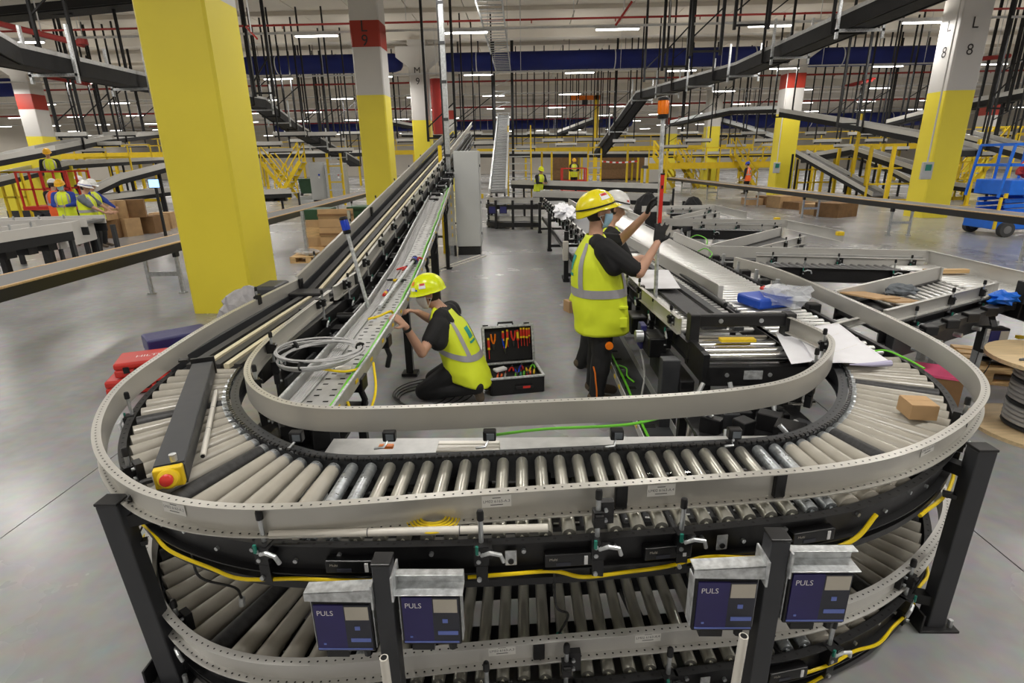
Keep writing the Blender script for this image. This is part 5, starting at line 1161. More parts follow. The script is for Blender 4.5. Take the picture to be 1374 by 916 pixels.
def headparts(parent, c, F, hair='hair', mask=None, eyes=True, skin='skin', s=1.0, beard=False):
    c = Vector(c); f, l, u = F.col[0], F.col[1], F.col[2]
    m = MB(); ellipsoid(m, c-f*.022*s+u*.012*s, (.084*s, .081*s, .098*s), F); m.build('hair', hair, parent, smooth=True)
    if eyes:
        for sg in (-1, 1):
            e = MB(); ellipsoid(e, c+f*.086*s+l*sg*.031*s+u*.012*s, (.010, .014, .009), F, 10, 6); ob = e.build('eye', 'letter_white', parent, smooth=True)
            e = MB(); ellipsoid(e, c+f*.094*s+l*sg*.031*s+u*.012*s, (.004, .006, .006), F, 8, 6); e.build('iris', 'hair', ob, smooth=True)
            MB().tube([c+f*.090*s+l*sg*.016*s+u*.030*s, c+f*.092*s+l*sg*.032*s+u*.035*s, c+f*.080*s+l*sg*.047*s+u*.030*s], .004, 5).build('eyebrow', hair, parent, smooth=True)
    if mask:
        q = MB(); n, h = 14, 8
        for i in range(h+1):
            for j in range(n+1):
                ph = (j/n-.5)*2.5; v = -1.0+.98*i/h; rr = math.sqrt(max(0.05, 1-(v*.72)**2)); bulge = 1+.16*math.cos(ph)*math.exp(-((v+.38)/.4)**2)
                q.v.append(tuple(c+f*(.098*s*rr*math.cos(ph)*bulge+.010)+l*(.083*s*rr*math.sin(ph))+u*(.006+.118*v*s)))
        for i in range(h):
            for j in range(n): k = i*(n+1)+j; q.f.append((k, k+1, k+n+2, k+n+1)); q.m.append(0)
        o = q.build('face_mask', mask, parent, smooth=True); md = o.modifiers.new('t', 'SOLIDIFY'); md.thickness = .004
        for sg in (-1, 1):
            for z in (-.01, -.085): MB().tube([c+l*sg*.078*s+f*.035*s+u*z, c+l*sg*.088*s-f*.005+u*(-.02)], .0022, 5).build('ear_loop', 'letter_white', o, smooth=True)
def vest(parent, rings, m='vest', bands=True, waist=.42, logo=True, shoulder=(.9, .1), nz=.012, seg=44):
    """rings: list of (centre, forward, left, af, al) from hem to neck"""
    K = 8; pts = []
    def ringat(t):
        x = t*(len(rings)-1); i = min(len(rings)-2, int(x)); w = x-i; w = w*w*(3-2*w) if False else w; A, B2 = rings[i], rings[i+1]
        return [A[0].lerp(B2[0], w), A[1].lerp(B2[1], w).normalized(), A[2].lerp(B2[2], w).normalized(), A[3]+(B2[3]-A[3])*w, A[4]+(B2[4]-A[4])*w]
    def P(t, ph, off=0):
        c, f, l, af, al = ringat(t); ct, st = math.cos(ph), math.sin(ph); e = .82
        x = math.copysign(abs(ct)**e, ct); y = math.copysign(abs(st)**e, st)
        base = c+f*(af*x)+l*(al*y); d = (f*(x/af)+l*(y/al)).normalized()
        fold = nz*(mnoise.noise(base*7.0)+.6*mnoise.noise(Vector((base.x*16, base.y*16, base.z*7))))*(1-t*.6)
        return base+d*(off+fold)
    N = 36; q = MB()
    for i in range(N+1):
        for j in range(seg): q.v.append(tuple(P(i/N, 2*math.pi*j/seg)))
    for i in range(N):
        for j in range(seg): a = i*seg+j; b = i*seg+(j+1) % seg; q.f.append((a, b, b+seg, a+seg)); q.m.append(0)
    o = q.build('vest', m, parent, smooth=True); md = o.modifiers.new('t', 'SOLIDIFY'); md.thickness = .006; md.offset = -1
    def patch(t0, t1, p0, p1, name, mm, off=.005, nt=6, npx=14):
        r = MB()
        for i in range(nt+1):
            for j in range(npx+1): r.v.append(tuple(P(t0+(t1-t0)*i/nt, p0+(p1-p0)*j/npx, off)))
        for i in range(nt):
            for j in range(npx): k = i*(npx+1)+j; r.f.append((k, k+1, k+npx+2, k+npx+1)); r.m.append(0)
        return r.build(name, mm, o, smooth=True)
    if bands:
        patch(waist, waist+.085, 0, 2*math.pi, 'reflective_band', 'reflector', .005, 3, 60)
        for c0 in (.62, -.62, math.pi-.72, math.pi+.72): patch(waist+.06, .93, c0-.13, c0+.13, 'reflective_band', 'reflector', .006, 18, 3)
        MB().tube([P(.02+.86*k/20, 0.0, .004) for k in range(21)], .004, 5).build('zip', 'reflector', o, smooth=True)
    if logo: patch(.66, .80, math.pi-.16, math.pi+.16, 'logo', 'logo_teal', .005, 4, 4); patch(.60, .63, math.pi-.24, math.pi+.24, 'logo_lettering', 'logo_teal', .005, 1, 6)
    return o, P, patch
def person(label, J, mats, voxel=.010, sleeve=.8, vest_m='vest', helm=('helmet_yellow', {}), mask=None, gloves=False, hands=True, legs=True, vest_r=1.0, skin='skin', group=None, logo=True, hair='hair'):
    """J: pelvis, chest, neck, head, f (torso forward), hf (head forward), hu (head up), arms, legs"""
    pel, ch, nk, hd = [Vector(J[k]) for k in ('pelvis', 'chest', 'neck', 'head')]
    f = Vector(J['f']).normalized(); t = thing('person', label, 'person', J.get('base', (pel.x, pel.y, 0)), group)
    up = (nk-pel).normalized(); F = frame3(f, up); fw, lf = F.col[0], F.col[1]; H = frame3(J['hf'], J.get('hu', (0, 0, 1)))
    hf, hl, hu = H.col[0], H.col[1], H.col[2]
    M = [skin, mats['shirt'], mats['trousers'], mats.get('boots', 'boot'), mats.get('glove', 'cloth_black')]
    B = Body()
    for sg in (-1, 1):
        B.add(pel+lf*sg*.085, pel+lf*sg*.080+up*.10, .125, .12, 2); B.add(pel+lf*sg*.07+up*.14, ch+lf*sg*.085, .115, .125, 1); B.add(ch+lf*sg*.085, nk+lf*sg*.10-up*.075, .125, .085, 1); B.add(nk-up*.05, nk+lf*sg*.14-up*.065, .06, .07, 1)
    B.add(nk-up*.06, hd-hu*.055-hf*.012, .062, .056, 0)
    # head: skull, face, jaw, nose, ears
    B.add(hd-hf*.020+hu*.02, hd+hf*.022+hu*.018, .080, .076, 0); B.add(hd+hf*.030-hu*.02, hd+hf*.042-hu*.078, .066, .046, 0); B.add(hd+hf*.090+hu*.012, hd+hf*.108-hu*.026, .010, .015, 0)
    for sg in (-1, 1): B.add(hd+hl*sg*.078-hf*.008+hu*.012, hd+hl*sg*.080-hf*.006-hu*.022, .013, .010, 0); B.add(hd+hl*sg*.034+hf*.066-hu*.012, hd+hl*sg*.040+hf*.056-hu*.03, .026, .024, 0)
    B.add(hd+hf*.088-hu*.052+hl*.018, hd+hf*.088-hu*.052-hl*.018, .010, .010, 0)
    for A in J['arms']:
        sh, el, wr = [Vector(q) for q in A['j']]; mid = sh.lerp(el, sleeve) if sleeve < 1 else el; rs = 1.12
        B.add(sh, mid, .082*rs, .062*rs, 1)
        if J.get('hole'): B.add(sh-up*.02, sh.lerp(el, .25)-up*.09, .095, .085, 1)
        if sleeve < 1: B.add(mid, el, .048, .043, 0); B.add(el, wr.lerp(el, .55), .045, .040, 0); B.add(wr.lerp(el, .55), wr, .040, .028, 0)
        else: B.add(el, wr.lerp(el, .08), .056, .040, 1)
        if hands: hand(B, wr, A['d'], A['n'], A.get('side', 1), A.get('curl', .5), 4 if gloves else 0, A.get('s', 1.0), A.get('spread', .1))
        else: B.add(wr, wr+Vector(A['d']).normalized()*.10, .036, .028, 4 if gloves else 0)
    if legs:
        for hp, kn, an, toe in J['legs']:
            hp, kn, an, toe = [Vector(q) for q in (hp, kn, an, toe)]
            B.add(hp, kn, .116, .088, 2); B.add(kn, kn.lerp(an, .35), .088, .088, 2); B.add(kn.lerp(an, .35), an, .080, .066, 2); B.add(an.lerp(kn, .06), an, .058, .055, 3); B.add(an-(toe-an).normalized()*.03, toe, .050, .042, 3)
    B.finish('body', M, voxel, t)
    headparts(t, hd, H, hair, mask, True, skin)
    hm = helmet(t, hd, frame3(hf+hu*J.get('htilt', 0), hu-hf*J.get('htilt', 0)), helm[0], **helm[1])
    if vest_m:
        d = up; h0 = pel+d*J.get('hem', -.22); L = (nk-h0).length; S = J.get('vs', 1.0)
        prof = J.get('vprof') or ((0, .185, .215), (.16, .185, .215), (.35, .175, .21), (.55, .18, .215), (.70, .185, .22), (.80, .17, .215), (.89, .13, .195), (.95, .095, .15), (1.0, .075, .09))
        rings = [(h0.lerp(nk, k)+(J.get('vshift', Vector((0, 0, 0)))*(1-k)), fw, lf, a*S, b*S) for k, a, b in [(q[0], q[1], q[2]) for q in prof]]
        # even parameter spacing
        rr = []
        for i in range(25):
            k = i/24; j = max(x for x in range(len(prof)-1) if prof[x][0] <= k+1e-9); w = (k-prof[j][0])/(prof[j+1][0]-prof[j][0]); A, C2 = rings[j], rings[j+1]
            rr.append((A[0].lerp(C2[0], w), fw, lf, A[3]+(C2[3]-A[3])*w, A[4]+(C2[4]-A[4])*w))
        vest(t, rr, vest_m, True, J.get('waist', .44), logo)
    return t, F, H
def rot(v, deg): a = math.radians(deg); return Vector((v[0]*math.cos(a)-v[1]*math.sin(a), v[0]*math.sin(a)+v[1]*math.cos(a), v[2]))
# standing worker with the beacon pole ------------------------------------------------------
WF = Vector((.998, .06, 0)); WR = Vector((.06, -.998, 0)); P0 = Vector((.65, 4.64, 0))
def w1(f, r, z): return P0+WF*f+WR*r+Vector((0, 0, z))
t1, F1, H1 = person('person in a yellow helmet and lime vest standing beside the beacon pole', dict(
    pelvis=w1(.0, 0, .93), chest=w1(.0, 0, 1.25), neck=w1(-.05, 0, 1.51), head=w1(-.025, 0, 1.68), f=WF, hf=(.97, .05, -.06), hu=(.06, 0, 1), hole=True, htilt=.30, base=(.65, 4.64, 0),
    arms=[dict(j=(w1(.0, .185, 1.415), (.925, 4.36, 1.235), (1.075, 4.455, 1.455)), d=(.22, .25, .9), n=(.3, .95, 0), curl=.42, side=-1, s=1.12, spread=.28),
          dict(j=(w1(.0, -.185, 1.42), (.84, 4.84, 1.42), (1.035, 4.70, 1.665)), d=(.18, -.25, .95), n=(.75, -.4, 0), curl=.75, side=1, s=1.08)],
    legs=[(w1(0, .10, .90), w1(.02, .11, .48), w1(-.02, .12, .09), w1(.17, .13, .045)), (w1(0, -.10, .90), w1(.03, -.12, .48), w1(.0, -.14, .09), w1(.19, -.15, .045))],
    hem=-.25, waist=.40, vprof=((0, .225, .225), (.15, .235, .235), (.35, .23, .235), (.55, .225, .23), (.70, .205, .225), (.80, .175, .215), (.89, .13, .19), (.95, .095, .14), (1.0, .075, .085)), vshift=Vector((.01, 0, 0))),
    dict(shirt='cloth_black', trousers='cloth_black', boots='boot'), voxel=.0085, sleeve=.82, helm=('helmet_yellow', dict(band=('black_plastic', .10), back=1.16, brim=.045, s=1.06, stickers=((-1.05, .62, .62, .42, 'letter_white'), (-1.05, .72, .5, .16, 'red')))), mask='mask_blue', gloves=True)
c = w1(.12, .135, .60); tm = MB(); tm.lathe([(.030, -.018), (.034, -.012), (.034, .012), (.030, .018)], w1(.06, .205, .60), 16, Matrix.Rotation(math.pi/2, 3, 'X')); tmo = tag(tm.build('tape_measure', 'orange', None, smooth=True), 'orange tape measure clipped to the standing worker\'s trousers', 'tape measure')
tag(MB().tube([w1(-.07, .215, .42), w1(-.055, .222, .36), w1(-.05, .222, .30), w1(-.035, .215, .20), w1(-.03, .205, .10)], .007, 6).build('orange_strap', 'orange', t1, smooth=True), None)
for z in (.93, .80):
    o = MB().box(w1(.13, .205, z), (.15, .02, .09 if z < .9 else .03), frame3(WF, (0, 0, 1))).build('vest_pocket', 'vest', t1, bevel=.008)
# second standing worker, white helmet -----------------------------------------------------------
P0 = Vector((.78, 5.55, 0)); WF = Vector((.97, .25, 0)); WR = Vector((.25, -.97, 0))
person('person in a white helmet bending over a paper plan behind the standing worker', dict(
    pelvis=w1(-.06, 0, .92), chest=w1(.04, 0, 1.22), neck=w1(.08, 0, 1.46), head=w1(.13, 0, 1.635), f=WF, hf=(.96, .05, -.25), hu=(.25, 0, .97), base=(.78, 5.55, 0),
    arms=[dict(j=(w1(.06, .185, 1.36), w1(.22, .20, 1.12), w1(.40, .10, 1.16)), d=(1, .1, -.1), n=(0, 0, -1), curl=.5, side=1),
          dict(j=(w1(.06, -.185, 1.36), w1(.22, -.22, 1.12), w1(.44, -.14, 1.10)), d=(1, 0, -.1), n=(0, 0, -1), curl=.5, side=-1)],
    legs=[(w1(-.06, .10, .90), w1(-.08, .10, .48), w1(-.22, .10, .09), w1(-.03, .10, .045)), (w1(-.06, -.10, .90), w1(-.04, -.10, .48), w1(-.10, -.12, .09), w1(.09, -.12, .045))], hem=-.2),
    dict(shirt='cloth_black', trousers='cloth_black'), voxel=.012, helm=('helmet_white', dict(band=('black_plastic', .22), stickers=((-.75, .42, .3, .14, 'red'),))))
# kneeling worker -----------------------------------------------------------------------------------
P0 = Vector((-.60, 4.80, 0)); WF = Vector((-.97, .20, 0))
def k1(f, l, z): return P0+WF*f+Vector((-.20, -.97, 0))*l+Vector((0, 0, z))
# l > 0 is towards the camera (the worker's left)
t3, F3, H3 = person('person in a lime helmet and vest kneeling at the cable tray', dict(
    pelvis=k1(-.05, 0, .33), chest=k1(.045, 0, .60), neck=k1(.135, 0, .855), head=k1(.245, .03, .975), f=(-.95, .18, .25), hf=(-.92, -.30, -.16), hu=(-.18, -.05, .98), hole=True, htilt=.0, base=(-.6, 4.8, 0),
    arms=[dict(j=(k1(.11, .18, .735), (-.861, 4.40, .569), (-.955, 4.27, .845)), d=(-.50, -.45, .80), n=(-.6, .3, -.5), curl=.7, side=1, s=1.0),
          dict(j=(k1(.12, -.185, .78), (-.83, 4.86, .72), (-.92, 4.64, .86)), d=(-.75, -.55, .35), n=(-.3, -.3, -.9), curl=.8, side=-1)],
    legs=[(k1(-.02, .11, .30), k1(.30, .15, .085), k1(-.21, .15, .16), k1(-.235, .14, .05)), (k1(-.02, -.11, .30), k1(.32, -.16, .085), k1(-.19, -.16, .16), k1(-.215, -.15, .05))],
    hem=-.13, waist=.38, vprof=((0, .20, .235), (.16, .215, .24), (.35, .20, .225), (.55, .185, .22), (.70, .175, .22), (.80, .16, .21), (.89, .125, .185), (.95, .095, .14), (1.0, .075, .085)), vshift=Vector((.02, 0, -.02))),
    dict(shirt='cloth_black', trousers='cloth_black', boots='boot'), voxel=.0085, sleeve=.55, helm=('helmet_lime', dict(brim=.014, s=1.08, stickers=((1.15, .42, .42, .30, 'letter_white'), (1.15, .52, .36, .14, 'red'), (.35, .60, .3, .24, 'orange'), (.45, .26, .40, .2, 'letter_white'), (.75, .20, .12, .10, 'lamp_blue')))), mask='mask_white')
wv = Vector((-.955, 4.27, .845))-Vector((-.861, 4.40, .569)); wv.normalize(); wc_ = Vector((-.955, 4.27, .845))-wv*.035
MB().lathe([(.036, -.012), (.037, 0), (.036, .012)], wc_, 14, wv.to_track_quat('Z', 'Y').to_matrix()).build('wrist_watch', 'black_plastic', t3, smooth=True)
# far workers on the left -----------------------------------------------------------------------------
def stander(label, x, y, yaw, mats, vest_m, helm, arms='front', base=0, s=1.0, sleeve=1.0, mask=None, voxel=.022, lean=0, grp='workers in the background'):
    f = Vector((math.cos(yaw), math.sin(yaw), 0)); r = Vector((f.y, -f.x, 0)); p = Vector((x, y, base))
    def q(a, b, z): return p+f*a*s+r*b*s+Vector((0, 0, z*s))
    if arms == 'front': AR = [dict(j=(q(lean, .19, 1.40), q(.10+lean, .24, 1.14), q(.30+lean, .08, 1.12)), d=f, n=-r), dict(j=(q(lean, -.19, 1.40), q(.10+lean, -.24, 1.14), q(.30+lean, -.08, 1.12)), d=f, n=r)]
    elif arms == 'reach': AR = [dict(j=(q(lean, .19, 1.40), q(.2+lean, .2, 1.2), q(.42+lean, .16, 1.05)), d=f, n=-r), dict(j=(q(lean, -.19, 1.40), q(.22+lean, -.2, 1.22), q(.45+lean, -.14, 1.05)), d=f, n=r)]
    else: AR = [dict(j=(q(lean, .19, 1.40), q(.0, .25, 1.12), q(.06, .25, .88)), d=(0, 0, -1), n=-r), dict(j=(q(lean, -.19, 1.40), q(.0, -.25, 1.12), q(.06, -.25, .88)), d=(0, 0, -1), n=r)]
    return person(label, dict(pelvis=q(0, 0, .93), chest=q(lean*.6, 0, 1.24), neck=q(lean, 0, 1.49), head=q(lean+.05, 0, 1.65), f=f, hf=f+Vector((0, 0, -.25)), arms=AR, base=tuple(p),
        legs=[(q(0, .1, .9), q(.02, .11, .48), q(-.02, .12, .09), q(.17, .13, .045)), (q(0, -.1, .9), q(.02, -.11, .48), q(-.02, -.12, .09), q(.17, -.13, .045))], hem=-.18),
        mats, voxel=voxel, sleeve=sleeve, vest_m=vest_m, helm=helm, mask=mask, group=grp)
bl = dict(shirt='cloth_blue', trousers='cloth_black'); gr_ = dict(shirt='cloth_grey', trousers='cloth_black'); bk = dict(shirt='cloth_black', trousers='cloth_black')
stander('person in a blue and white helmet and lime vest behind the long left bench', -10.55, 13.6, .25, gr_, 'vest', ('helmet_white', dict(band=('helmet_blue', .2))), 'reach', sleeve=.8)
stander('person in a white helmet with blue sleeves next to the blue and white helmet', -11.6, 15.2, .1, bl, 'vest', ('helmet_white', {}), 'reach')
stander('person in an amber helmet, face mask and blue sleeves looking down', -12.7, 15.6, -1.2, bl, 'vest', ('helmet_amber', {}), 'front', mask='mask_blue')
stander('person in an orange vest seen from behind beside the amber helmet', -13.6, 16.4, 1.9, bk, 'vest_orange', ('helmet_white', {}), 'front')
stander('person in an amber helmet raised on the red lift platform', -15.8, 19.2, -1.0, bk, 'vest', ('helmet_amber', {}), 'front', base=.92)
stander('person in a white helmet and lime vest far behind the left workers', -17.6, 22.5, .3, bk, 'vest', ('helmet_white', {}), 'front')
stander('person in an orange vest walking behind the long right bench', 13.0, 33.5, 2.2, bk, 'vest_orange', ('helmet_blue', {}), 'down')
stander('person in a lime helmet and vest working behind the far curved conveyor', .75, 26.0, -1.0, bk, 'vest', ('helmet_lime', {}), 'front', lean=.15)
stander('person in a lime vest standing in the far red cage', 3.1, 34.5, -1.5, bk, 'vest', ('helmet_amber', {}), 'front', base=.35)
# ================================================================== background plant
def elevated(label, pts, w, hang=None, legs_=None, h=.16, depth=.30, cross=0, name='elevated_conveyor', grp='elevated conveyors', gm='guard_cool'):
    pts = [Vector(p) for p in pts]; t = thing(name, label, 'conveyor', pts[0], grp)
    MB().sweep([(-w/2, 0), (w/2, 0), (w/2, -.05), (-w/2, -.05)], pts).build('bed', 'belt_grey', t)
    MB().sweep([(-w/2+.06, -.05), (w/2-.06, -.05), (w/2-.06, -.05-depth*.5), (-w/2+.06, -.05-depth*.5)], pts).build('underside', 'plant_black', t)
    for s in (-1, 1):
        MB().sweep([(s*w/2, h), (s*(w/2+.05), h), (s*(w/2+.05), -.02), (s*w/2, -.02)], pts).build('side_guard', gm, t); MB().sweep([(s*w/2, -.02), (s*(w/2+.04), -.02), (s*(w/2+.04), -depth*.6), (s*w/2, -depth*.6)], pts).build('side_frame', 'plant_black', t)
    if cross:
        P = resample(pts, cross)
        for p in P[1:-1]:
            MB().box(p-Vector((0, 0, depth*.66)), (w+.5, .06, .06)).build('cross_beam', 'galvanised', t)
            for s in (-1, 1): MB().box(p+Vector((s*(w/2+.22), 0, .05)), (.06, .06, depth+.62)).build('cross_upright', 'galvanised', t)
    if hang:
        P = resample(pts, hang)
        for i, p in enumerate(P):
            for s in (-1, 1): MB().bx(p.x+s*(w/2+.10)-.03, p.x+s*(w/2+.10)+.03, p.y-.03, p.y+.03, p.z-depth*.6, CEIL-.05).build('hanger_rod', 'plant_black', t)
            if i % 2: MB().bar((p.x-w/2-.1, p.y, p.z+.9), (p.x+w/2+.1, p.y, p.z+1.5), .035, .035).build('brace', 'plant_black', t)
            MB().bar((p.x-w/2-.1, p.y, p.z-depth*.6), (p.x+w/2+.1, p.y, p.z-depth*.6), .05, .05).build('hanger_beam', 'plant_black', t)
    if legs_:
        for p in resample(pts, legs_)[0:]:
            for s in (-1, 1): MB().bx(p.x+s*w/2-.04, p.x+s*w/2+.04, p.y-.04, p.y+.04, 0, p.z-.05).build('leg', 'plant_black', t)
    return t
elevated('dark inclined conveyor that climbs to the ceiling over the farthest divert bays', [PY(804, 203, 37), PY(862, 124, 31), PY(1000, 86, 21), PY(1190, 2, 13.5), PY(1330, -60, 11)], .6, hang=3.6, cross=3.2, depth=.55, h=.07, gm='tray')
elevated('dark inclined conveyor that passes high behind the near yellow column', [PY(-60, 30, 10.5), PY(0, 62, 12), PY(190, 104, 17), PY(345, 133, 25), PY(392, 168, 31), PY(476, 216, 40)], .6, hang=3.4, cross=3.0, depth=.55, h=.07, gm='tray')
elevated('dark conveyor crossing near the ceiling above the left pipes', [PY(-40, 18, 17), PY(185, -4, 17)], .7, hang=4, depth=.35)
elevated('grey elevated conveyor curving above the workers on the left', [PY(-40, 221, 20), PY(60, 201, 22), PY(130, 187, 27), PY(205, 180, 34)], .7, hang=5, legs_=None, depth=.34)
elevated('lower grey conveyor crossing behind the red lift cage', [PY(-30, 246, 19), PY(80, 221, 26), PY(215, 214, 38)], .7, legs_=6, depth=.30)
elevated('grey conveyor sloping up towards the near yellow column from the left workers', [PY(112, 262, 20), PY(160, 240, 21), PY(222, 224, 22)], .6, legs_=3, depth=.28)
elevated('straight grey conveyor line behind the heap of cartons', [PY(100, 272, 19), PY(225, 256, 23)], .6, legs_=3, depth=.24)
elevated('wide grey conveyor level with the yellow railing in the far middle', [PY(612, 206, 47), PY(905, 206, 47)], .8, hang=6, depth=.5)
elevated('bright silver conveyor high behind the yellow railing', [PY(540, 181, 58), PY(1000, 181, 58)], .9, hang=7, depth=.3, gm='galvanised')
elevated('grey conveyor line behind the yellow stairs on the left', [PY(330, 207, 40), PY(520, 204, 44)], .8, hang=5, depth=.45)
elevated('long grey conveyor sloping down from the red-banded column', [PY(1050, 150, 30), PY(1130, 163, 28), PY(1240, 183, 24), PY(1300, 200, 22)], .75, hang=4.5, depth=.40)
elevated('grey conveyor rising to meet column L 8 from behind', [PY(1195, 165, 31), PY(1262, 148, 29)], .7, hang=5, depth=.3)
elevated('grey conveyor ramp ending behind column L 8', [PY(1080, 212, 31), PY(1150, 200, 29), PY(1250, 232, 25)], .7, legs_=5, depth=.4)
elevated('steep grey chute between the yellow posts', [PY(1075, 205, 30), PY(1130, 235, 28), PY(1180, 262, 26)], .8, legs_=4, depth=.3)
elevated('shallow grey chute below the long sloping conveyor', [PY(1150, 205, 34), PY(1200, 225, 30), PY(1262, 258, 26)], .8, legs_=4, depth=.3)
elevated('grey conveyor line level with the stairs on the right', [PY(905, 207, 44), PY(1048, 205, 42)], .8, hang=5, depth=.4)
elevated('grey conveyor crossing behind the blue scissor lift', [PY(1290, 180, 27), PY(1330, 190, 25), PY(1400, 208, 22)], .8, hang=9, depth=.4)
elevated('lowest grey conveyor behind the scissor lift', [PY(1286, 248, 27), PY(1400, 262, 23)], .8, legs_=3, depth=.34)
elevated('thin dark conveyor high behind the scissor lift', [PY(1300, 139, 27), PY(1400, 120, 25)], .7, hang=9, depth=.4)
elevated('silver duct-like conveyor behind the orange beacon', [PY(905, 165, 40), PY(985, 148, 36), PY(1060, 146, 34)], .7, hang=5, depth=.3, gm='galvanised')
elevated('silver spiral conveyor segment right of column N 8', [PY(962, 160, 44), PY(1005, 172, 42), PY(1050, 188, 40)], .7, hang=5, depth=.3, gm='galvanised')
elevated('grey low conveyor line in front of the far ladder', [PY(690, 246, 27), PY(890, 252, 25)], .9, legs_=3, depth=.3)
elevated('second grey low conveyor line behind the helmets', [PY(720, 262, 21), PY(900, 268, 19.5)], .9, legs_=3, depth=.25)
elevated('tilted grey conveyor between column M 9 and the mast', [PY(523, 163, 44), PY(570, 172, 44)], .7, hang=3, depth=.4)
elevated('small rising conveyor below the far blue duct', [PY(752, 178, 50), PY(800, 160, 47)], .7, hang=3, depth=.35)
# yellow railings, posts, stairs, ladders -------------------------------------------------------
def railing(label, a, b, h=1.1, step=2.0, grp='yellow railings'):
    a = Vector(a); b = Vector(b); t = thing('railing', label, 'railing', a, grp)
    for z in (h, h*.55): MB().bar(a+Vector((0, 0, z)), b+Vector((0, 0, z)), .07, .07).build('rail', 'yellow', t)
    MB().bar(a+Vector((0, 0, .08)), b+Vector((0, 0, .08)), .03, .16).build('toe_board', 'yellow', t)
    n = max(2, int((b-a).length/step))
    for k in range(n+1): p = a.lerp(b, k/n); MB().bx(p.x-.035, p.x+.035, p.y-.035, p.y+.035, p.z, p.z+h).build('post', 'yellow', t)
    return t
def mezz(label, a, b, z, d=3.0):
    a = Vector(a); b = Vector(b); t = thing('mezzanine', label, 'platform', (a.x, a.y, 0)); n = max(2, int((b-a).length/5))
    MB().bar(Vector((a.x, a.y+d/2, z-.1)), Vector((b.x, b.y+d/2, z-.1)), d, .2).build('deck', 'anthracite', t)
    MB().bar(Vector((a.x, a.y-.02, z-.12)), Vector((b.x, b.y-.02, z-.12)), .06, .26).build('edge_beam', 'yellow', t)
    for k in range(n+1):
        p = a.lerp(b, k/n)
        for dy in (.1, d-.1): MB().bx(p.x-.09, p.x+.09, p.y+dy-.09, p.y+dy+.09, 0, z-.2).build('leg', 'yellow', t)
    return t
def run_(x0, x1, y, py0, py1): return PY(x0, py0, y), PY(x1, py1, y)
a, b = run_(330, 1010, 56.2, 199, 199); mezz('far mezzanine platform on yellow legs across the middle of the hall', (a.x, 56.2, 0), (b.x, 56.2, 0), 3.05); railing('far yellow railing along the middle mezzanine', (a.x, 56.2, 3.05), (b.x, 56.2, 3.05), 1.1, 2.4)
a, b = run_(60, 330, 44, 200, 200); mezz('far mezzanine platform on yellow legs on the left', (a.x, 44, 0), (b.x, 44, 0), 3.0); railing('far yellow railing along the left mezzanine', (a.x, 44, 3.0), (b.x, 44, 3.0), 1.1, 2.2)
a, b = run_(1060, 1420, 46, 200, 200); mezz('far mezzanine platform on yellow legs behind column L 8', (a.x, 46, 0), (b.x, 46, 0), 2.7); railing('far yellow railing on the mezzanine behind column L 8', (a.x, 46, 2.7), (b.x, 46, 2.7), 1.1, 2.2)
a, b = run_(870, 1060, 40, 222, 222); mezz('low yellow platform between the yellow stairs', (a.x, 40, 0), (b.x, 40, 0), 1.6, 2.0); railing('yellow railing of the low platform between the stairs', (a.x, 40, 1.6), (b.x, 40, 1.6), 1.1, .9)
def stairs(label, x, y, z1, w, dirx, n=8, name='staircase'):
    t = thing(name, label, 'stairs', (x, y, 0), 'yellow stairs')
    run = z1*.75
    for k in range(n):
        u = (k+.5)/n; px = x+dirx[0]*run*u; py = y+dirx[1]*run*u; R = Matrix.Rotation(math.atan2(dirx[1], dirx[0]), 3, 'Z'); MB().box((px, py, z1*(k+1)/n), (run/n*1.1, w, .05), R).build('tread', 'galvanised', t)
    sd = Vector((-dirx[1], dirx[0], 0)); d = Vector((dirx[0]*run, dirx[1]*run, z1))
    for s in (-1, 1):
        b0 = Vector((x, y, .05))+sd*s*w/2; MB().bar(b0, b0+d, .06, .22).build('stringer', 'yellow', t)
        for hh in (.55, 1.05): MB().bar(b0+Vector((0, 0, hh)), b0+d+Vector((0, 0, hh)), .06, .06).build('handrail', 'yellow', t)
        for u in (0, .5, 1): MB().bar(b0+d*u, b0+d*u+Vector((0, 0, 1.05)), .06, .06).build('post', 'yellow', t)
    return t
def ladder(label, x, y, z1, w=.6, grp='yellow ladders'):
    t = thing('ladder', label, 'ladder', (x, y, 0), grp)
    for s in (-1, 1): MB().bx(x+s*w/2-.05, x+s*w/2+.05, y-.05, y+.05, 0, z1).build('side_rail', 'yellow', t)
    for k in range(int(z1/.4)): MB().bx(x-w/2, x+w/2, y-.12, y+.12, .35+.4*k, .41+.4*k).build('rung', 'galvanised' if k % 2 else 'yellow', t)
p = PZ(690, 247, 0); stairs('grey-stepped stairs with yellow rails right of the steep conveyor', -.1, 27, 2.6, 1.1, (0, 1))
p = PY(797, 240, 36); ladder('yellow ladder below the dark inclined conveyor', p.x, 36, 3.0, .8)
p = PY(452, 250, 30); ladder('yellow ladder beside the grey cabinets', p.x, 30, 2.6, .7)
for px, yy, dd, lab in ((372, 34, (1, .0), 'yellow stairs just right of the near column'), (392, 36, (-1, .2), 'yellow stairs crossing behind the green bin'), (905, 42, (-.9, .3), 'yellow stairs left of column N 8'), (936, 41, (-1, 0), 'yellow stairs behind the orange beacon pole'), (1012, 40, (-1, 0), 'yellow stairs right of column N 8'), (995, 44, (1, 0), 'yellow stairs behind the walking person'), (1285, 30, (1, 0), 'yellow stairs between column L 8 and the scissor lift')):
    p = PY(px, 240, yy); stairs(lab, p.x, yy, 2.2, .9, dd, 6)
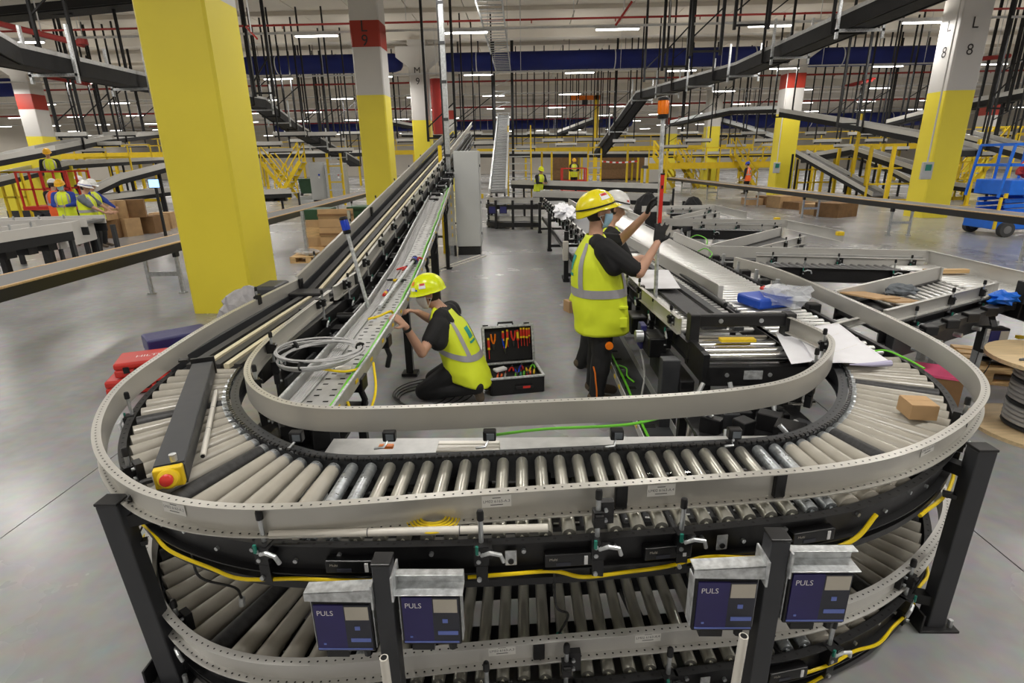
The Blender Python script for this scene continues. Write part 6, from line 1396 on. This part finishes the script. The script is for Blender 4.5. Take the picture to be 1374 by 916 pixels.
for k, (px, yy, top) in enumerate(((1226, 22, 3.2), (1190, 24, 2.4), (1160, 27, 2.5), (1140, 28, 3.9), (1118, 29, 2.4), (1100, 31, 2.4), (1086, 33, 2.5), (1065, 35, 2.4), (1175, 30, 2.6), (840, 38, 3.0), (740, 40, 2.6), (727, 38, 2.6), (764, 42, 2.6), (892, 36, 2.5), (1300, 24, 2.6))):
    p = PY(px, 255, yy); t = thing('safety_post', 'slim yellow safety post standing among the far conveyors', 'post', (p.x, yy, 0), 'slim yellow posts'); MB().bx(p.x-.06, p.x+.06, yy-.06, yy+.06, 0, top).build('upright', 'yellow', t); MB().bx(p.x-.12, p.x+.12, yy-.12, yy+.12, 0, .03).build('foot_plate', 'yellow', t)
for k, (x0, x1, yy, z0) in enumerate(((1070, 1115, 30, .9), (1120, 1160, 29, 1.4), (1165, 1225, 26, 1.0), (1270, 1300, 27, 1.2), (1350, 1400, 28, 2.4), (1290, 1374, 33, 2.9))):
    a, b = PY(x0, 240, yy), PY(x1, 240, yy); railing('short yellow guard frame among the chutes behind the right bench', (a.x, yy, 0), (b.x, yy, 0), z0+.5, .8, 'yellow guard frames'); 
for k, (x0, x1, yy, z0, h_) in enumerate(((70, 118, 27, 0, 2.0), (120, 180, 30, 0, 2.6), (22, 60, 25, 0, 2.4), (0, 30, 21, 0, 2.0), (150, 210, 36, 0, 3.4))):
    a, b = PY(x0, 240, yy), PY(x1, 240, yy); railing('yellow guard frame standing behind the left workers', (a.x, yy, z0), (b.x, yy, z0), h_, 1.2, 'yellow guard frames on the left')
pn = thing('machine_housing', 'yellow machine housing behind the red lift cage', 'machine', PY(40, 270, 24)); a = PY(38, 275, 24); MB().bx(a.x-1.0, a.x+1.2, 24, 24.1, .4, 2.6).build('sheet', 'hall_yellow', pn); MB().bx(a.x-1.05, a.x+1.25, 24.02, 24.08, 0, .4).build('base', 'anthracite', pn)
pn = thing('machine_housing', 'yellow machine housing right of the red lift cage', 'machine', PY(85, 270, 26)); a = PY(90, 270, 26); MB().bx(a.x-.8, a.x+.6, 26, 26.1, .3, 2.2).build('sheet', 'hall_yellow', pn); MB().bx(a.x-.8, a.x+.6, 26.02, 26.08, 0, .3).build('base', 'anthracite', pn)
# free-hanging suspension rods over the far conveyors
RODS = [(95, 24), (135, 26), (118, 30), (160, 28), (150, 36), (178, 40), (205, 34), (352, 26), (372, 30), (388, 28), (400, 34), (415, 36), (432, 27), (446, 38), (455, 31), (470, 40), (545, 36), (618, 30), (632, 34), (642, 28), (705, 36), (722, 40), (742, 36), (760, 44), (775, 42), (790, 38), (812, 40), (828, 46), (838, 34), (908, 38), (925, 42), (938, 36), (990, 40), (1012, 38), (1028, 36), (1040, 42), (1095, 38), (1112, 34), (1135, 40), (1158, 33), (1178, 36), (1205, 34), (1222, 40), (1240, 36), (1322, 26), (1338, 30), (1352, 28), (1366, 34)]
for k, (px, yy) in enumerate(RODS):
    b = PY(px, 175, yy); t = thing('suspension_frame', 'pair of black suspension rods hanging from the ceiling over the conveyors', 'hanger', (b.x, yy, b.z), 'suspension rods'); zb = b.z-.3-.4*(k % 3)
    w = .55+.15*(k % 2)
    for s in (-1, 1): MB().bx(b.x+s*w-.03, b.x+s*w+.03, yy-.03, yy+.03, zb, CEIL-.05).build('rod', 'plant_black', t)
    MB().bar((b.x-w, yy, zb+.05), (b.x+w, yy, zb+.05), .06, .06).build('cross_bar', 'plant_black', t); MB().bx(b.x-w-.1, b.x+w+.1, yy-.05, yy+.05, zb+.08, zb+.24).build('carried_rail', 'guard_cool', t)
    if k % 2: MB().bar((b.x-w, yy, zb+1.2), (b.x+w, yy, zb+2.2), .035, .035).build('brace', 'plant_black', t)
for px, yy, z0 in ((575, 17, 0), (612, 17, 0), (888, 15, 0), (921, 15, 0), (926, 14.2, 0), (966, 14.2, 0), (988, 15, 0), (866, 19, 0), (894, 19, 0), (1125, 19, 0), (1152, 19.5, 0), (1327, 17, 0), (1352, 17, 0), (342, 17, 0), (364, 19, 0)):
    pass
for k, (xa, xb, yy, yb) in enumerate(((575, 612, 18, 190), (888, 921, 17, 95), (926, 966, 16, 75), (864, 893, 22, 110), (1123, 1150, 22, 170), (1325, 1350, 20, 150), (343, 368, 18, 130), (985, 1030, 16, 40))):
    a, b = PY(xa, yb, yy), PY(xb, yb, yy); t = thing('suspension_frame', 'long pair of black suspension rods with a brace, bolted to a ceiling channel', 'hanger', (a.x, yy, a.z), 'long suspension rods')
    for p in (a, b): MB().bx(p.x-.035, p.x+.035, yy-.035, yy+.035, a.z, 7.55).build('rod', 'plant_black', t)
    MB().bx(a.x-.7, b.x+.7, yy-.06, yy+.06, 7.5, 7.6).build('ceiling_channel', 'anthracite', t); MB().bar((a.x, yy, a.z+.1), (b.x, yy, a.z+.1), .05, .05).build('cross_bar', 'plant_black', t); MB().bar((a.x, yy, a.z+.4), (b.x, yy, a.z+1.1), .035, .035).build('brace', 'plant_black', t)
    for p in (a, b): MB().bx(p.x-.015, p.x+.015, yy-.015, yy+.015, 7.6, CEIL-.05).build('anchor_rod', 'plant_black', t)
cl = thing('cable_ladder', 'galvanised cable ladder running under the ceiling down the aisle', 'cable ladder', (-.95, 14, 6.6)); 
for s in (-.4, .4): MB().bar((-.95+s, 12, 6.75), (-.95+s, 33, 6.75), .05, .09).build('side_rail', 'zinc', cl)
for k in range(42): MB().bar((-1.35, 12.2+.5*k, 6.73), (-.55, 12.2+.5*k, 6.73), .04, .03).build('rung', 'zinc', cl)
for y in (14, 20, 26, 32):
    for s in (-.4, .4): MB().bx(-.95+s-.01, -.95+s+.01, y-.01, y+.01, 6.75, CEIL-.05).build('hanger_rod', 'zinc', cl)
cr = thing('jib_hoist', 'yellow jib hoist with an orange arm in the far middle', 'hoist', PY(797, 240, 45)); a = PY(799, 200, 45)
MB().bx(a.x-.15, a.x+.15, 44.9, 45.1, 0, 6.6).build('mast', 'yellow', cr); MB().bx(a.x-2.0, a.x+.3, 44.9, 45.1, 6.3, 6.6).build('arm', 'orange', cr); MB().bx(a.x-1.1, a.x-.7, 44.85, 45.15, 5.9, 6.3).build('trolley', 'anthracite', cr)
rc = thing('red_cage', 'far red lift cage below the wide grey conveyor', 'cage', PY(770, 238, 34)); a = PY(770, 240, 34.2)
for sx_ in (-.7, .7):
    for sy_ in (-.5, .5): MB().bx(a.x+sx_-.04, a.x+sx_+.04, 34.5+sy_-.04, 34.5+sy_+.04, 0, 1.6).build('post', 'case_red', rc)
for z in (.9, 1.6): 
    for sy_ in (-.5, .5): MB().bx(a.x-.7, a.x+.7, 34.5+sy_-.03, 34.5+sy_+.03, z-.03, z+.03).build('rail', 'case_red', rc)
MB().bx(a.x-.7, a.x+.7, 34, 35, .2, .35).build('floor_plate', 'case_red', rc)
tp_ = thing('barrier_tape', 'red and white barrier tape strung in front of the dark bay', 'tape', PY(805, 215, 36))
for k in range(12):
    a, b = PY(805+4.2*k, 216+2*math.sin(k*.26), 36), PY(809.2+4.2*k, 216+2*math.sin((k+1)*.26), 36); MB().bar(a, b, .01, .09).build('stripe', 'case_red' if k % 2 else 'letter_white', tp_)
# machine cabinets and bays that close off the far floor
for k, (x0, x1, yy, z1, mm, lab) in enumerate(((416, 436, 33, 2.2, 'cabinet_grey', 'light grey machine cabinet beside the green bin'), (437, 462, 32.5, 2.1, 'zinc', 'darker grey machine cabinet with two status lamps'), (742, 775, 60, 3.0, 'cardboard_dark', 'dark brown bay wall in the far middle'), (806, 890, 60, 3.0, 'cardboard_dark', 'dark brown bay wall behind the barrier tape'), (866, 892, 50, 2.6, 'hall_white', 'pale grey silo behind the barrier tape'))):
    a, b = PY(x0, 240, yy), PY(x1, 240, yy); t = thing('machine_cabinet', lab, 'cabinet', (a.x, yy, 0)); MB().bx(a.x, b.x, yy, yy+.8, .1, z1).build('body', mm, t, bevel=.02); MB().bx(a.x+.05, b.x-.05, yy+.05, yy+.75, 0, .1).build('plinth', 'plant_black', t)
    MB().bx(a.x+.08, b.x-.08, yy-.02, yy, .2, z1-.1).build('door', mm, t)
    if k < 2: MB().cyl((b.x-.3, yy-.02, 1.5), (b.x-.3, yy-.06, 1.5), .05, n=10).build('status_lamp', 'red' if k else 'lamp_blue', t); MB().cyl((b.x-.3, yy-.02, 1.35), (b.x-.3, yy-.06, 1.35), .05, n=10).build('status_lamp', 'letter_white', t)
gb = thing('green_bin', 'dark green wheeled bin behind the long left bench', 'bin', PZ(416, 262, 0)); c = PZ(416, 262, 0)
MB().prism([(-.45, .15), (.45, .15), (.55, 1.05), (-.55, 1.05)], -.4, .4, lambda u, v, q: (c.x+u, c.y+q, v)).build('tub', 'bin_green', gb); MB().box((c.x, c.y, 1.10), (1.2, .9, .08)).build('lid', 'bin_green', gb, bevel=.03)
for s in (-.4, .4): MB().cyl((c.x+s, c.y-.42, .10), (c.x+s, c.y-.36, .10), .10, n=12).build('wheel', 'tyre', gb)
# white-topped conveyors behind the near column and behind the left bench ----------------------------
def low_line(label, a, b, w, z=1.0, m='hall_white', grp='white-sided lines'):
    a = Vector((*a, z)); b = Vector((*b, z)); t = thing('roller_conveyor', label, 'conveyor', (a.x, a.y, 0), grp)
    MB().sweep([(-w/2, -.05), (w/2, -.05), (w/2, -.10), (-w/2, -.10)], [a, b]).build('bed', 'belt_grey', t)
    for s in (-1, 1): MB().sweep([(s*w/2, .03), (s*(w/2+.05), .03), (s*(w/2+.05), -.16), (s*w/2, -.16)], [a, b]).build('side_guard', m, t); MB().sweep([(s*w/2, -.16), (s*(w/2+.04), -.16), (s*(w/2+.04), -.34), (s*w/2, -.34)], [a, b]).build('side_frame', 'plant_black', t)
    n = max(1, int((b-a).length/1.2))
    for k in range(n+1):
        p = a.lerp(b, k/n)
        for s in (-1, 1): MB().bx(p.x+s*w*.45-.04, p.x+s*w*.45+.04, p.y-.04, p.y+.04, 0, z-.16).build('leg', 'anthracite', t)
    for k in range(int((b-a).length/.5)):
        p = a.lerp(b, (k+.5)*.5/(b-a).length); MB().box(p+Vector((0, 0, -.42)), (w*.6, .22, .16)).build('drive_unit', 'black_plastic', t); MB().cyl(p+Vector((.0, -.14, -.3)), p+Vector((0, -.14, .1)), .02, n=6).build('holder_rod', 'zinc', t)
    return t
a, b = PZ(-60, 298, 1.0), PZ(128, 292, 1.0); low_line('white-sided conveyor beside the worker in the blue and white helmet', (a.x, a.y), (b.x, b.y), .8)
a, b = PZ(-60, 318, 1.0), PZ(70, 300, 1.0); low_line('white-sided conveyor nearer to the long left bench', (a.x, a.y), (b.x, b.y), .7)
wp = thing('machine_housing', 'large white housing on the conveyor beside the blue and white helmet', 'machine', PZ(100, 318, .6)); a, b = PZ(72, 300, 1.02), PZ(122, 290, 1.02); MB().bar(a+Vector((0, 0, -.28)), b+Vector((0, 0, -.28)), .04, .5).build('sheet', 'hall_white', wp); MB().bar(Vector((a.x, a.y, 0)), Vector((a.x, a.y, .5)), .06, .06).build('leg', 'anthracite', wp); MB().bar(Vector((b.x, b.y, 0)), Vector((b.x, b.y, .5)), .06, .06).build('leg', 'anthracite', wp)
a, b = PZ(335, 256, 1.0), PZ(388, 254, 1.0); low_line('white-sided conveyor visible just right of the near column', (a.x, a.y), (b.x, b.y), .9)
for px, py, lab in ((134, 322, 'black stop button stand with a yellow top beside the worker'), (14, 352, 'black stop button stand with a yellow top near the long left bench')):
    c = PZ(px, py+22, 0); t = thing('stop_stand', lab, 'stand', c); MB().bx(c.x-.06, c.x+.06, c.y-.06, c.y+.06, 0, 1.05).build('post', 'black', t, bevel=.01); MB().box((c.x, c.y-.02, 1.10), (.16, .14, .12)).build('stop_box', 'yellow', t, bevel=.02); MB().lathe([(.04, 0), (.04, .03), (.055, .04), (.055, .07), (.02, .08)], (c.x, c.y-.02, 1.16), 12).build('stop_button', 'red', t)
# red scissor lift cage under the raised worker
rl = thing('scissor_lift', 'red scissor lift carrying a worker behind the left conveyors', 'lift', (-15.8, 19.2, 0))
MB().bx(-16.7, -14.9, 18.7, 19.7, .78, .90).build('platform', 'case_red', rl); MB().bx(-16.7, -14.9, 18.75, 19.65, .15, .45).build('chassis', 'case_red', rl, bevel=.03)
for x0 in (-16.5, -15.7):
    for y0 in (18.8, 19.6): MB().bar((x0, y0, .45), (x0+.7, y0, .78), .05, .07).build('scissor_arm', 'anthracite', rl); MB().bar((x0+.7, y0, .45), (x0, y0, .78), .05, .07).build('scissor_arm', 'anthracite', rl)
for x0 in (-16.65, -16.2, -15.8, -15.4, -14.95):
    for y0 in (18.72, 19.68): MB().bx(x0-.025, x0+.025, y0-.025, y0+.025, .9, 2.0).build('post', 'case_red', rl)
for z in (1.45, 2.0):
    for y0 in (18.72, 19.68): MB().bx(-16.68, -14.92, y0-.025, y0+.025, z-.025, z+.025).build('rail', 'case_red', rl)
for x0 in (-16.4, -15.2):
    for y0 in (18.7, 19.7): MB().cyl((x0, y0-.06, .15), (x0, y0+.06, .15), .15, n=14).build('wheel', 'tyre', rl)
# heap of cartons behind the left workers, pallet of cartons by the incline ------------------------------
for k, (px, py, s, rz) in enumerate(((150, 318, 1.0, .2), (172, 316, .9, -.3), (165, 300, .8, .4), (200, 312, 1.0, .1), (212, 310, .8, -.2), (145, 303, .8, .0), (190, 298, .7, .5), (222, 306, .9, .2))):
    c = PZ(px, py, 0); zz = 0 if py > 304 else .55
    if zz: c = PZ(px, py+16, 0)
    carton((c.x, c.y, zz), (.75*s, .6*s, .55), rz, 'open brown carton in the heap behind the long left bench', m='cardboard' if k % 3 else 'cardboard_dark', group='heap of cartons')
c0 = PZ(448, 351, 0); pallet((c0.x, c0.y+.5, 0), 1.25, 1.0, .05, 'wooden pallet under the stacked wooden boards')
for k, (dx_, dy_, z, w, d, h, mm, lab) in enumerate(((-.10, .25, .15, 1.0, .8, .16, 'wood', 'lowest layer of wooden boards on the pallet'), (-.28, .25, .31, .62, .7, .22, 'cardboard', 'brown carton low on the pallet'), (.32, .30, .31, .55, .7, .18, 'wood', 'short wooden box on the pallet'), (-.30, .25, .53, .60, .7, .22, 'wood', 'wooden box with a white label on the pallet'), (-.32, .25, .75, .55, .7, .16, 'cardboard', 'brown carton below the green sheet'), (-.35, .28, .91, .52, .7, .22, 'bin_green', 'green crate on top of the stack'))):
    carton((c0.x+dx_, c0.y+.25+dy_, z), (w, d, h), .04, lab, 'stacked_box', mm, group='stack on the pallet')
lb = thing('leaning_board', 'large upright brown board leaning on the stacked boxes', 'board', (c0.x+.12, c0.y+.1, .3)); 
for k in range(4): MB().box((c0.x+.12, c0.y+.12, .45+.20*k), (.78, .06, .195)).build('plank', 'cardboard', lb)
MB().box((c0.x+.12, c0.y+.085, .60), (.80, .02, .05)).build('batten', 'cardboard_dark', lb); MB().box((c0.x+.12, c0.y+.085, 1.02), (.80, .02, .05)).build('batten', 'cardboard_dark', lb)
gc_ = thing('stacked_box', 'green sheet-covered box behind the upright board', 'box', (c0.x+.55, c0.y+.7, 0)); MB().bx(c0.x+.3, c0.x+.85, c0.y+.45, c0.y+1.0, .0, 1.12).build('body', 'bin_green', gc_); MB().bx(c0.x+.28, c0.x+.87, c0.y+.43, c0.y+1.02, 1.12, 1.16).build('lid', 'bin_green', gc_)
for s in (-.58, .45): t = thing('steel_stand', 'grey steel upright beside the stack of boxes', 'stand', (c0.x+s, c0.y, 0), 'uprights by the box stack'); MB().bx(c0.x+s-.03, c0.x+s+.03, c0.y-.02, c0.y+.04, 0, 1.12).build('upright', 'zinc', t); MB().bx(c0.x+s-.07, c0.x+s+.07, c0.y-.05, c0.y+.07, 0, .02).build('foot', 'zinc', t)
c1 = PZ(400, 352, 0); pallet((c1.x+.25, c1.y+.2, 0), .8, .6, .1, 'small pallet crate with clear film beside the larger pallet'); crumple('film_heap', (c1.x+.25, c1.y+.2, .146), (.34, .22, .07), 'plastic_film', 'crumpled clear film on the small pallet', 'film', 21)
for k, (px, py) in enumerate(((1015, 262), (1035, 262), (1052, 266), (1075, 268), (1100, 275), (1120, 278))):
    c = PZ(px, py+12, 0); carton((c.x, c.y, 0), (1.1, .9, .28+.1*(k % 3)), .1*k, 'flattened brown carton in the heap behind the long right bench', m='cardboard_dark' if k % 2 else 'cardboard', group='cartons behind the right bench')
# blue scissor lift -----------------------------------------------------------------------------------
sl = thing('scissor_lift', 'blue scissor lift with a railed platform behind the right bench', 'lift', PZ(1362, 322, 0)); B0 = PZ(1318, 318, 0); X0, Y0 = B0.x+.25, B0.y
MB().bx(X0, X0+2.4, Y0, Y0+1.1, .18, .62).build('chassis', 'lift_blue', sl, bevel=.03); MB().bx(X0+.1, X0+2.4, Y0-.05, Y0+1.1, 1.05, 1.42).build('platform', 'lift_blue', sl, bevel=.02)
for k in range(3):
    for y0 in (Y0+.1, Y0+1.0): MB().bar((X0+.2, y0, .64+.13*k), (X0+2.2, y0, .72+.13*k), .06, .09).build('scissor_arm', 'lift_blue', sl)
for x0 in (X0-.0, X0+.55, X0+1.2, X0+1.8, X0+2.4):
    for y0 in (Y0-.02, Y0+1.07): MB().bar((x0+(-.12 if x0 < X0+.1 else 0), y0, 1.0), (x0, y0, 2.28), .05, .05).build('guard_post', 'lift_blue', sl)
for z in (1.78, 2.28):
    for y0 in (Y0-.02, Y0+1.07): MB().bx(X0, X0+2.4, y0-.03, y0+.03, z-.03, z+.03).build('guard_rail', 'lift_blue', sl)
    MB().bx(X0-.03, X0+.03, Y0, Y0+1.05, z-.03, z+.03).build('guard_rail', 'lift_blue', sl)
for x0 in (X0+.25, X0+2.1):
    for y0 in (Y0-.05, Y0+1.1):
        w_ = MB().cyl((x0, y0-.07, .19), (x0, y0+.07, .19), .19, n=18).build('wheel', 'tyre', sl, smooth=True); MB().cyl((x0, y0-.075, .19), (x0, y0-.07, .19), .10, n=14).build('hub', 'belt_grey', w_)
MB().bx(X0+.02, X0+.10, Y0-.06, Y0-.02, .98, 1.10).build('hazard_strip', 'yellow', sl); MB().bx(X0+.3, X0+.5, Y0-.06, Y0-.05, 1.9, 2.25).build('sign_plate', 'yellow', sl); MB().bx(X0-.06, X0+.0, Y0-.05, Y0+.0, 0.2, 1.0).build('safety_leg', 'yellow', sl)
for k, (x0, mm) in enumerate(((.75, 'red'), (1.0, 'grey_cable'), (1.3, 'yellow'), (1.55, 'grey_cable'))): o = crumple('cable_heap', (X0+x0, Y0+.3, 1.43), (.22, .2, .22), mm, '', '', 30+k); adopt(o, sl)
[MB().bx(X0+.45+.11*k, X0+.52+.11*k, Y0-.054, Y0-.05, 1.20, 1.28).build('lettering', 'letter_white', sl) for k in range(7)]
sc_ = thing('screen', 'small bright screen on a stand near the near yellow column', 'screen', PZ(210, 300, 0)); c = PY(207, 246, 16); MB().box(c, (.32, .04, .26)).build('casing', 'black_plastic', sc_); MB().box(c+Vector((0, -.022, 0)), (.29, .004, .22)).build('display', 'screen', sc_); MB().bx(c.x-.03, c.x+.03, 16.0, 16.06, 0, c.z-.1).build('stand', 'black', sc_)
# ================================================================== open tool case on the aisle floor
TC = Vector((-.10, 5.02, 0)); TR = Matrix.Rotation(.20, 3, 'Z')
def tl(x, y, z): return TC+TR @ Vector((x, y, z))
tb = thing('tool_case', 'open black wheeled tool case full of hand tools on the floor', 'tool case', TC)
W, D, H = .50, .40, .17
m = MB()
for a, s in (((0, -D/2, H/2), (W, .02, H)), ((0, D/2, H/2), (W, .02, H)), ((-W/2, 0, H/2), (.02, D, H)), ((W/2, 0, H/2), (.02, D, H)), ((0, 0, .015), (W, D, .03))): MB().box(tl(*a), s, TR).build('shell_side', 'black_plastic', tb, bevel=.006)
for a, s in (((0, -D/2-.003, H), (W+.03, .026, .018)), ((0, D/2, H), (W+.03, .026, .018)), ((-W/2, 0, H), (.026, D, .018)), ((W/2, 0, H), (.026, D, .018))): MB().box(tl(*a), s, TR).build('rim', 'galvanised', tb, bevel=.004)
MB().box(tl(0, 0, H-.05), (W-.03, D-.03, .02), TR).build('tool_tray', 'cloth_black', tb)
LT = TR @ Matrix.Rotation(math.radians(-14), 3, 'X'); L0 = tl(0, D/2+.03, H)
def ll(x, y, z): return L0+LT @ Vector((x, y, z))
LH = .36
MB().box(ll(0, .05, LH/2), (W, .02, LH), LT).build('lid_back', 'black_plastic', tb, bevel=.01)
for a, s in (((-W/2, .02, LH/2), (.02, .08, LH)), ((W/2, .02, LH/2), (.02, .08, LH)), ((0, .02, LH), (W, .08, .02)), ((0, .02, 0), (W, .08, .02))): MB().box(ll(*a), s, LT).build('lid_side', 'black_plastic', tb, bevel=.006)
for a, s in (((-W/2, -.02, LH/2), (.024, .014, LH)), ((W/2, -.02, LH/2), (.024, .014, LH)), ((0, -.02, LH), (W+.02, .014, .024))): MB().box(ll(*a), s, LT).build('rim', 'galvanised', tb, bevel=.003)
MB().box(ll(0, .025, LH/2), (W-.03, .02, LH-.03), LT).build('tool_panel', 'cloth_black', tb)
MB().tube([ll(-.09, .03, LH+.01), ll(-.09, .03, LH+.035), ll(.06, .03, LH+.035), ll(.06, .03, LH+.01)], .011, 7).build('handle', 'black_plastic', tb, smooth=True)
for x in (-.22, .2): MB().box(ll(x, .02, LH+.015), (.05, .05, .02), LT).build('latch', 'black_plastic', tb)
MB().box(tl(.06, -D/2-.022, .075), (.17, .025, .035), TR).build('front_handle', 'black_plastic', tb, bevel=.006); MB().box(tl(.08, -D/2-.036, .078), (.07, .008, .02), TR).build('handle_inlay', 'red', tb)
for s in (-1, 1): MB().tube([tl(s*(W/2+.004), D/2-.06, H-.01), ll(s*(W/2+.004), .0, .10)], .007, 6).build('lid_stay', 'zinc', tb, smooth=True)
def driver(p, d, s, c1, c2, label, q=None, sh=True):
    d = Vector(d).normalized(); t = thing('screwdriver', label, 'tool', p, 'tools in the tool case')
    MB().tube([p, p+d*.03*s, p+d*.08*s, p+d*.10*s], .012, 8, [.010*s, .014*s, .013*s, .008*s]).build('handle', c1, t, smooth=True); MB().tube([p-d*.004, p+d*.015*s], .012*s, 8).build('end_cap', c2, t, smooth=True); MB().tube([p+d*.085*s, p+d*.105*s], .0135*s, 8).build('collar', c2, t, smooth=True)
    if sh: MB().tube([p+d*.10*s, p+d*.19*s], .0045*s, 6).build('shank', 'red', t, smooth=True)
dn = LT @ Vector((0, 0, -1))
for x, z, c1, c2, s, lab in ((-.20, .25, 'red', 'yellow', 1.1, 'large red and yellow screwdriver at the edge of the lid panel'), (-.05, .31, 'red', 'yellow', .9, 'red screwdriver with a yellow cap beside the pliers'), (-.005, .32, 'red', 'yellow', .9, 'red screwdriver near the middle of the lid panel'), (.10, .31, 'yellow', 'red', .95, 'yellow-capped screwdriver, first of the right-hand row'), (.135, .33, 'red', 'yellow', .95, 'red screwdriver, second of the right-hand row'), (.165, .33, 'red', 'yellow', .95, 'red screwdriver, third of the right-hand row'), (.195, .325, 'red', 'yellow', .95, 'red screwdriver, fourth of the right-hand row'), (.22, .325, 'red', 'yellow', .8, 'small red screwdriver at the end of the right-hand row')):
    driver(ll(x, -.004, z), dn, s, c1, c2, lab)
def plier2(p, d, n, c1, c2, label):
    t = thing('pliers', label, 'tool', p, 'tools in the tool case'); d = Vector(d).normalized(); n = Vector(n).normalized()
    for s in (-1, 1): MB().tube([p+n*s*.022, p+d*.06+n*s*.016, p+d*.10+n*s*.004], .008, 6, [.008, .010, .006]).build('handle', c1 if s < 0 else c2, t, smooth=True)
    MB().tube([p+d*.10, p+d*.125, p+d*.16], .009, 6, [.012, .012, .004]).build('jaw', 'anthracite', t, smooth=True)
nx = LT @ Vector((1, 0, 0))
plier2(ll(.055, -.004, .31), dn, nx, 'red', 'red', 'all-red pliers in the middle of the lid panel'); plier2(ll(-.15, -.004, .29), dn, nx, 'orange', 'orange', 'orange knife-like pliers in the lid panel'); plier2(ll(-.035, -.008, .24), dn, nx, 'lamp_blue', 'yellow', 'blue and yellow pliers in the lid panel')
base = TR @ Vector((.25, 1, 0)); ny = TR @ Vector((1, 0, 0)); zt = H-.028
for k, (x, y, c) in enumerate(((-.18, -.11, 'orange'), (-.14, -.10, 'orange'), (-.105, -.10, 'zinc'), (.0, -.10, 'green_cable'), (.05, -.09, 'teal'), (.085, -.08, 'green_cable'), (.12, -.08, 'red'), (.15, -.07, 'orange'), (.19, -.06, 'yellow'))):
    driver(tl(x, y, zt), base, .75, c, c if c != 'orange' else 'red', 'small hand tool with a %s handle in the lower tray of the tool case' % {'orange': 'orange', 'zinc': 'steel', 'green_cable': 'green', 'teal': 'dark green', 'red': 'red', 'yellow': 'yellow'}[c], sh=(k % 2 == 0))
for k, (x, y, c1, c2, lab) in enumerate(((-.02, .02, 'red', 'red', 'red cutters in the lower tray'), (.05, .05, 'lamp_blue', 'lamp_blue', 'blue pliers in the lower tray'), (.08, .04, 'lamp_blue', 'red', 'blue and red pliers in the lower tray'), (.16, .06, 'yellow', 'yellow', 'yellow pliers in the lower tray'), (.20, .05, 'green_cable', 'green_cable', 'green pliers in the lower tray'))): plier2(tl(x, y, zt+.01), -base if k % 2 else base, ny, c1, c2, lab)
tag(MB().box(tl(-.12, .08, zt+.012), (.13, .07, .03), TR @ Matrix.Rotation(.4, 3, 'Z')).build('white_cloth', 'paper', None, bevel=.01), 'folded white cloth in the lower tray of the tool case', 'cloth')
carton(PZ(768, 417, 0), (.20, .18, .16), .4, 'small open brown carton on the floor behind the standing worker')
br = PZ(763, 540, .86)

# ================================================================== drive stations inside the loop
def station(x0, x1, y0, y1, z, n, label, seed):
    r = random.Random(seed); t = thing('drive_station', label, 'machine', ((x0+x1)/2, (y0+y1)/2, 0), 'drive stations inside the loop')
    MB().bx(x0, x1, y0, y1, z-.02, z).build('base_plate', 'black', t)
    for x in (x0+.04, x1-.04):
        for y in (y0+.04, y1-.04): MB().bx(x-.025, x+.025, y-.025, y+.025, 0, z-.02).build('leg', 'black', t)
    for k in range(n):
        x = r.uniform(x0+.08, x1-.08); y = r.uniform(y0+.06, y1-.06); w = r.uniform(.06, .16); d = r.uniform(.06, .14); h = r.uniform(.04, .13)
        MB().box((x, y, z+h/2), (w, d, h), Matrix.Rotation(r.choice((0, .5, -.6)), 3, 'Z')).build('drive_unit', r.choice(('black_plastic', 'black', 'anthracite')), t, bevel=.006)
        if k % 2: MB().cyl((x, y, z+h), (x+r.uniform(-.05, .05), y+.03, z+h+.05), .014, n=8).build('connector', 'zinc', t, smooth=True)
    for k in range(3):
        y = y0+(y1-y0)*(k+.5)/3; MB().bar((x0+.05, y, z+.03), (x1-.05, y+r.uniform(-.08, .08), z+.03), .02, .02).build('tie_bar', 'chrome' if k == 1 else 'black', t)
station(.98, 1.70, 2.56, 3.30, .60, 22, 'black drive station inside the loop below the black roller gate', 3)
station(-1.60, -1.02, 2.60, 3.30, .62, 18, 'black drive station inside the loop below the grey cable coil', 5)
station(-.95, .95, 2.30, 2.60, .55, 14, 'long low drive station behind the front inner guard rail', 8)
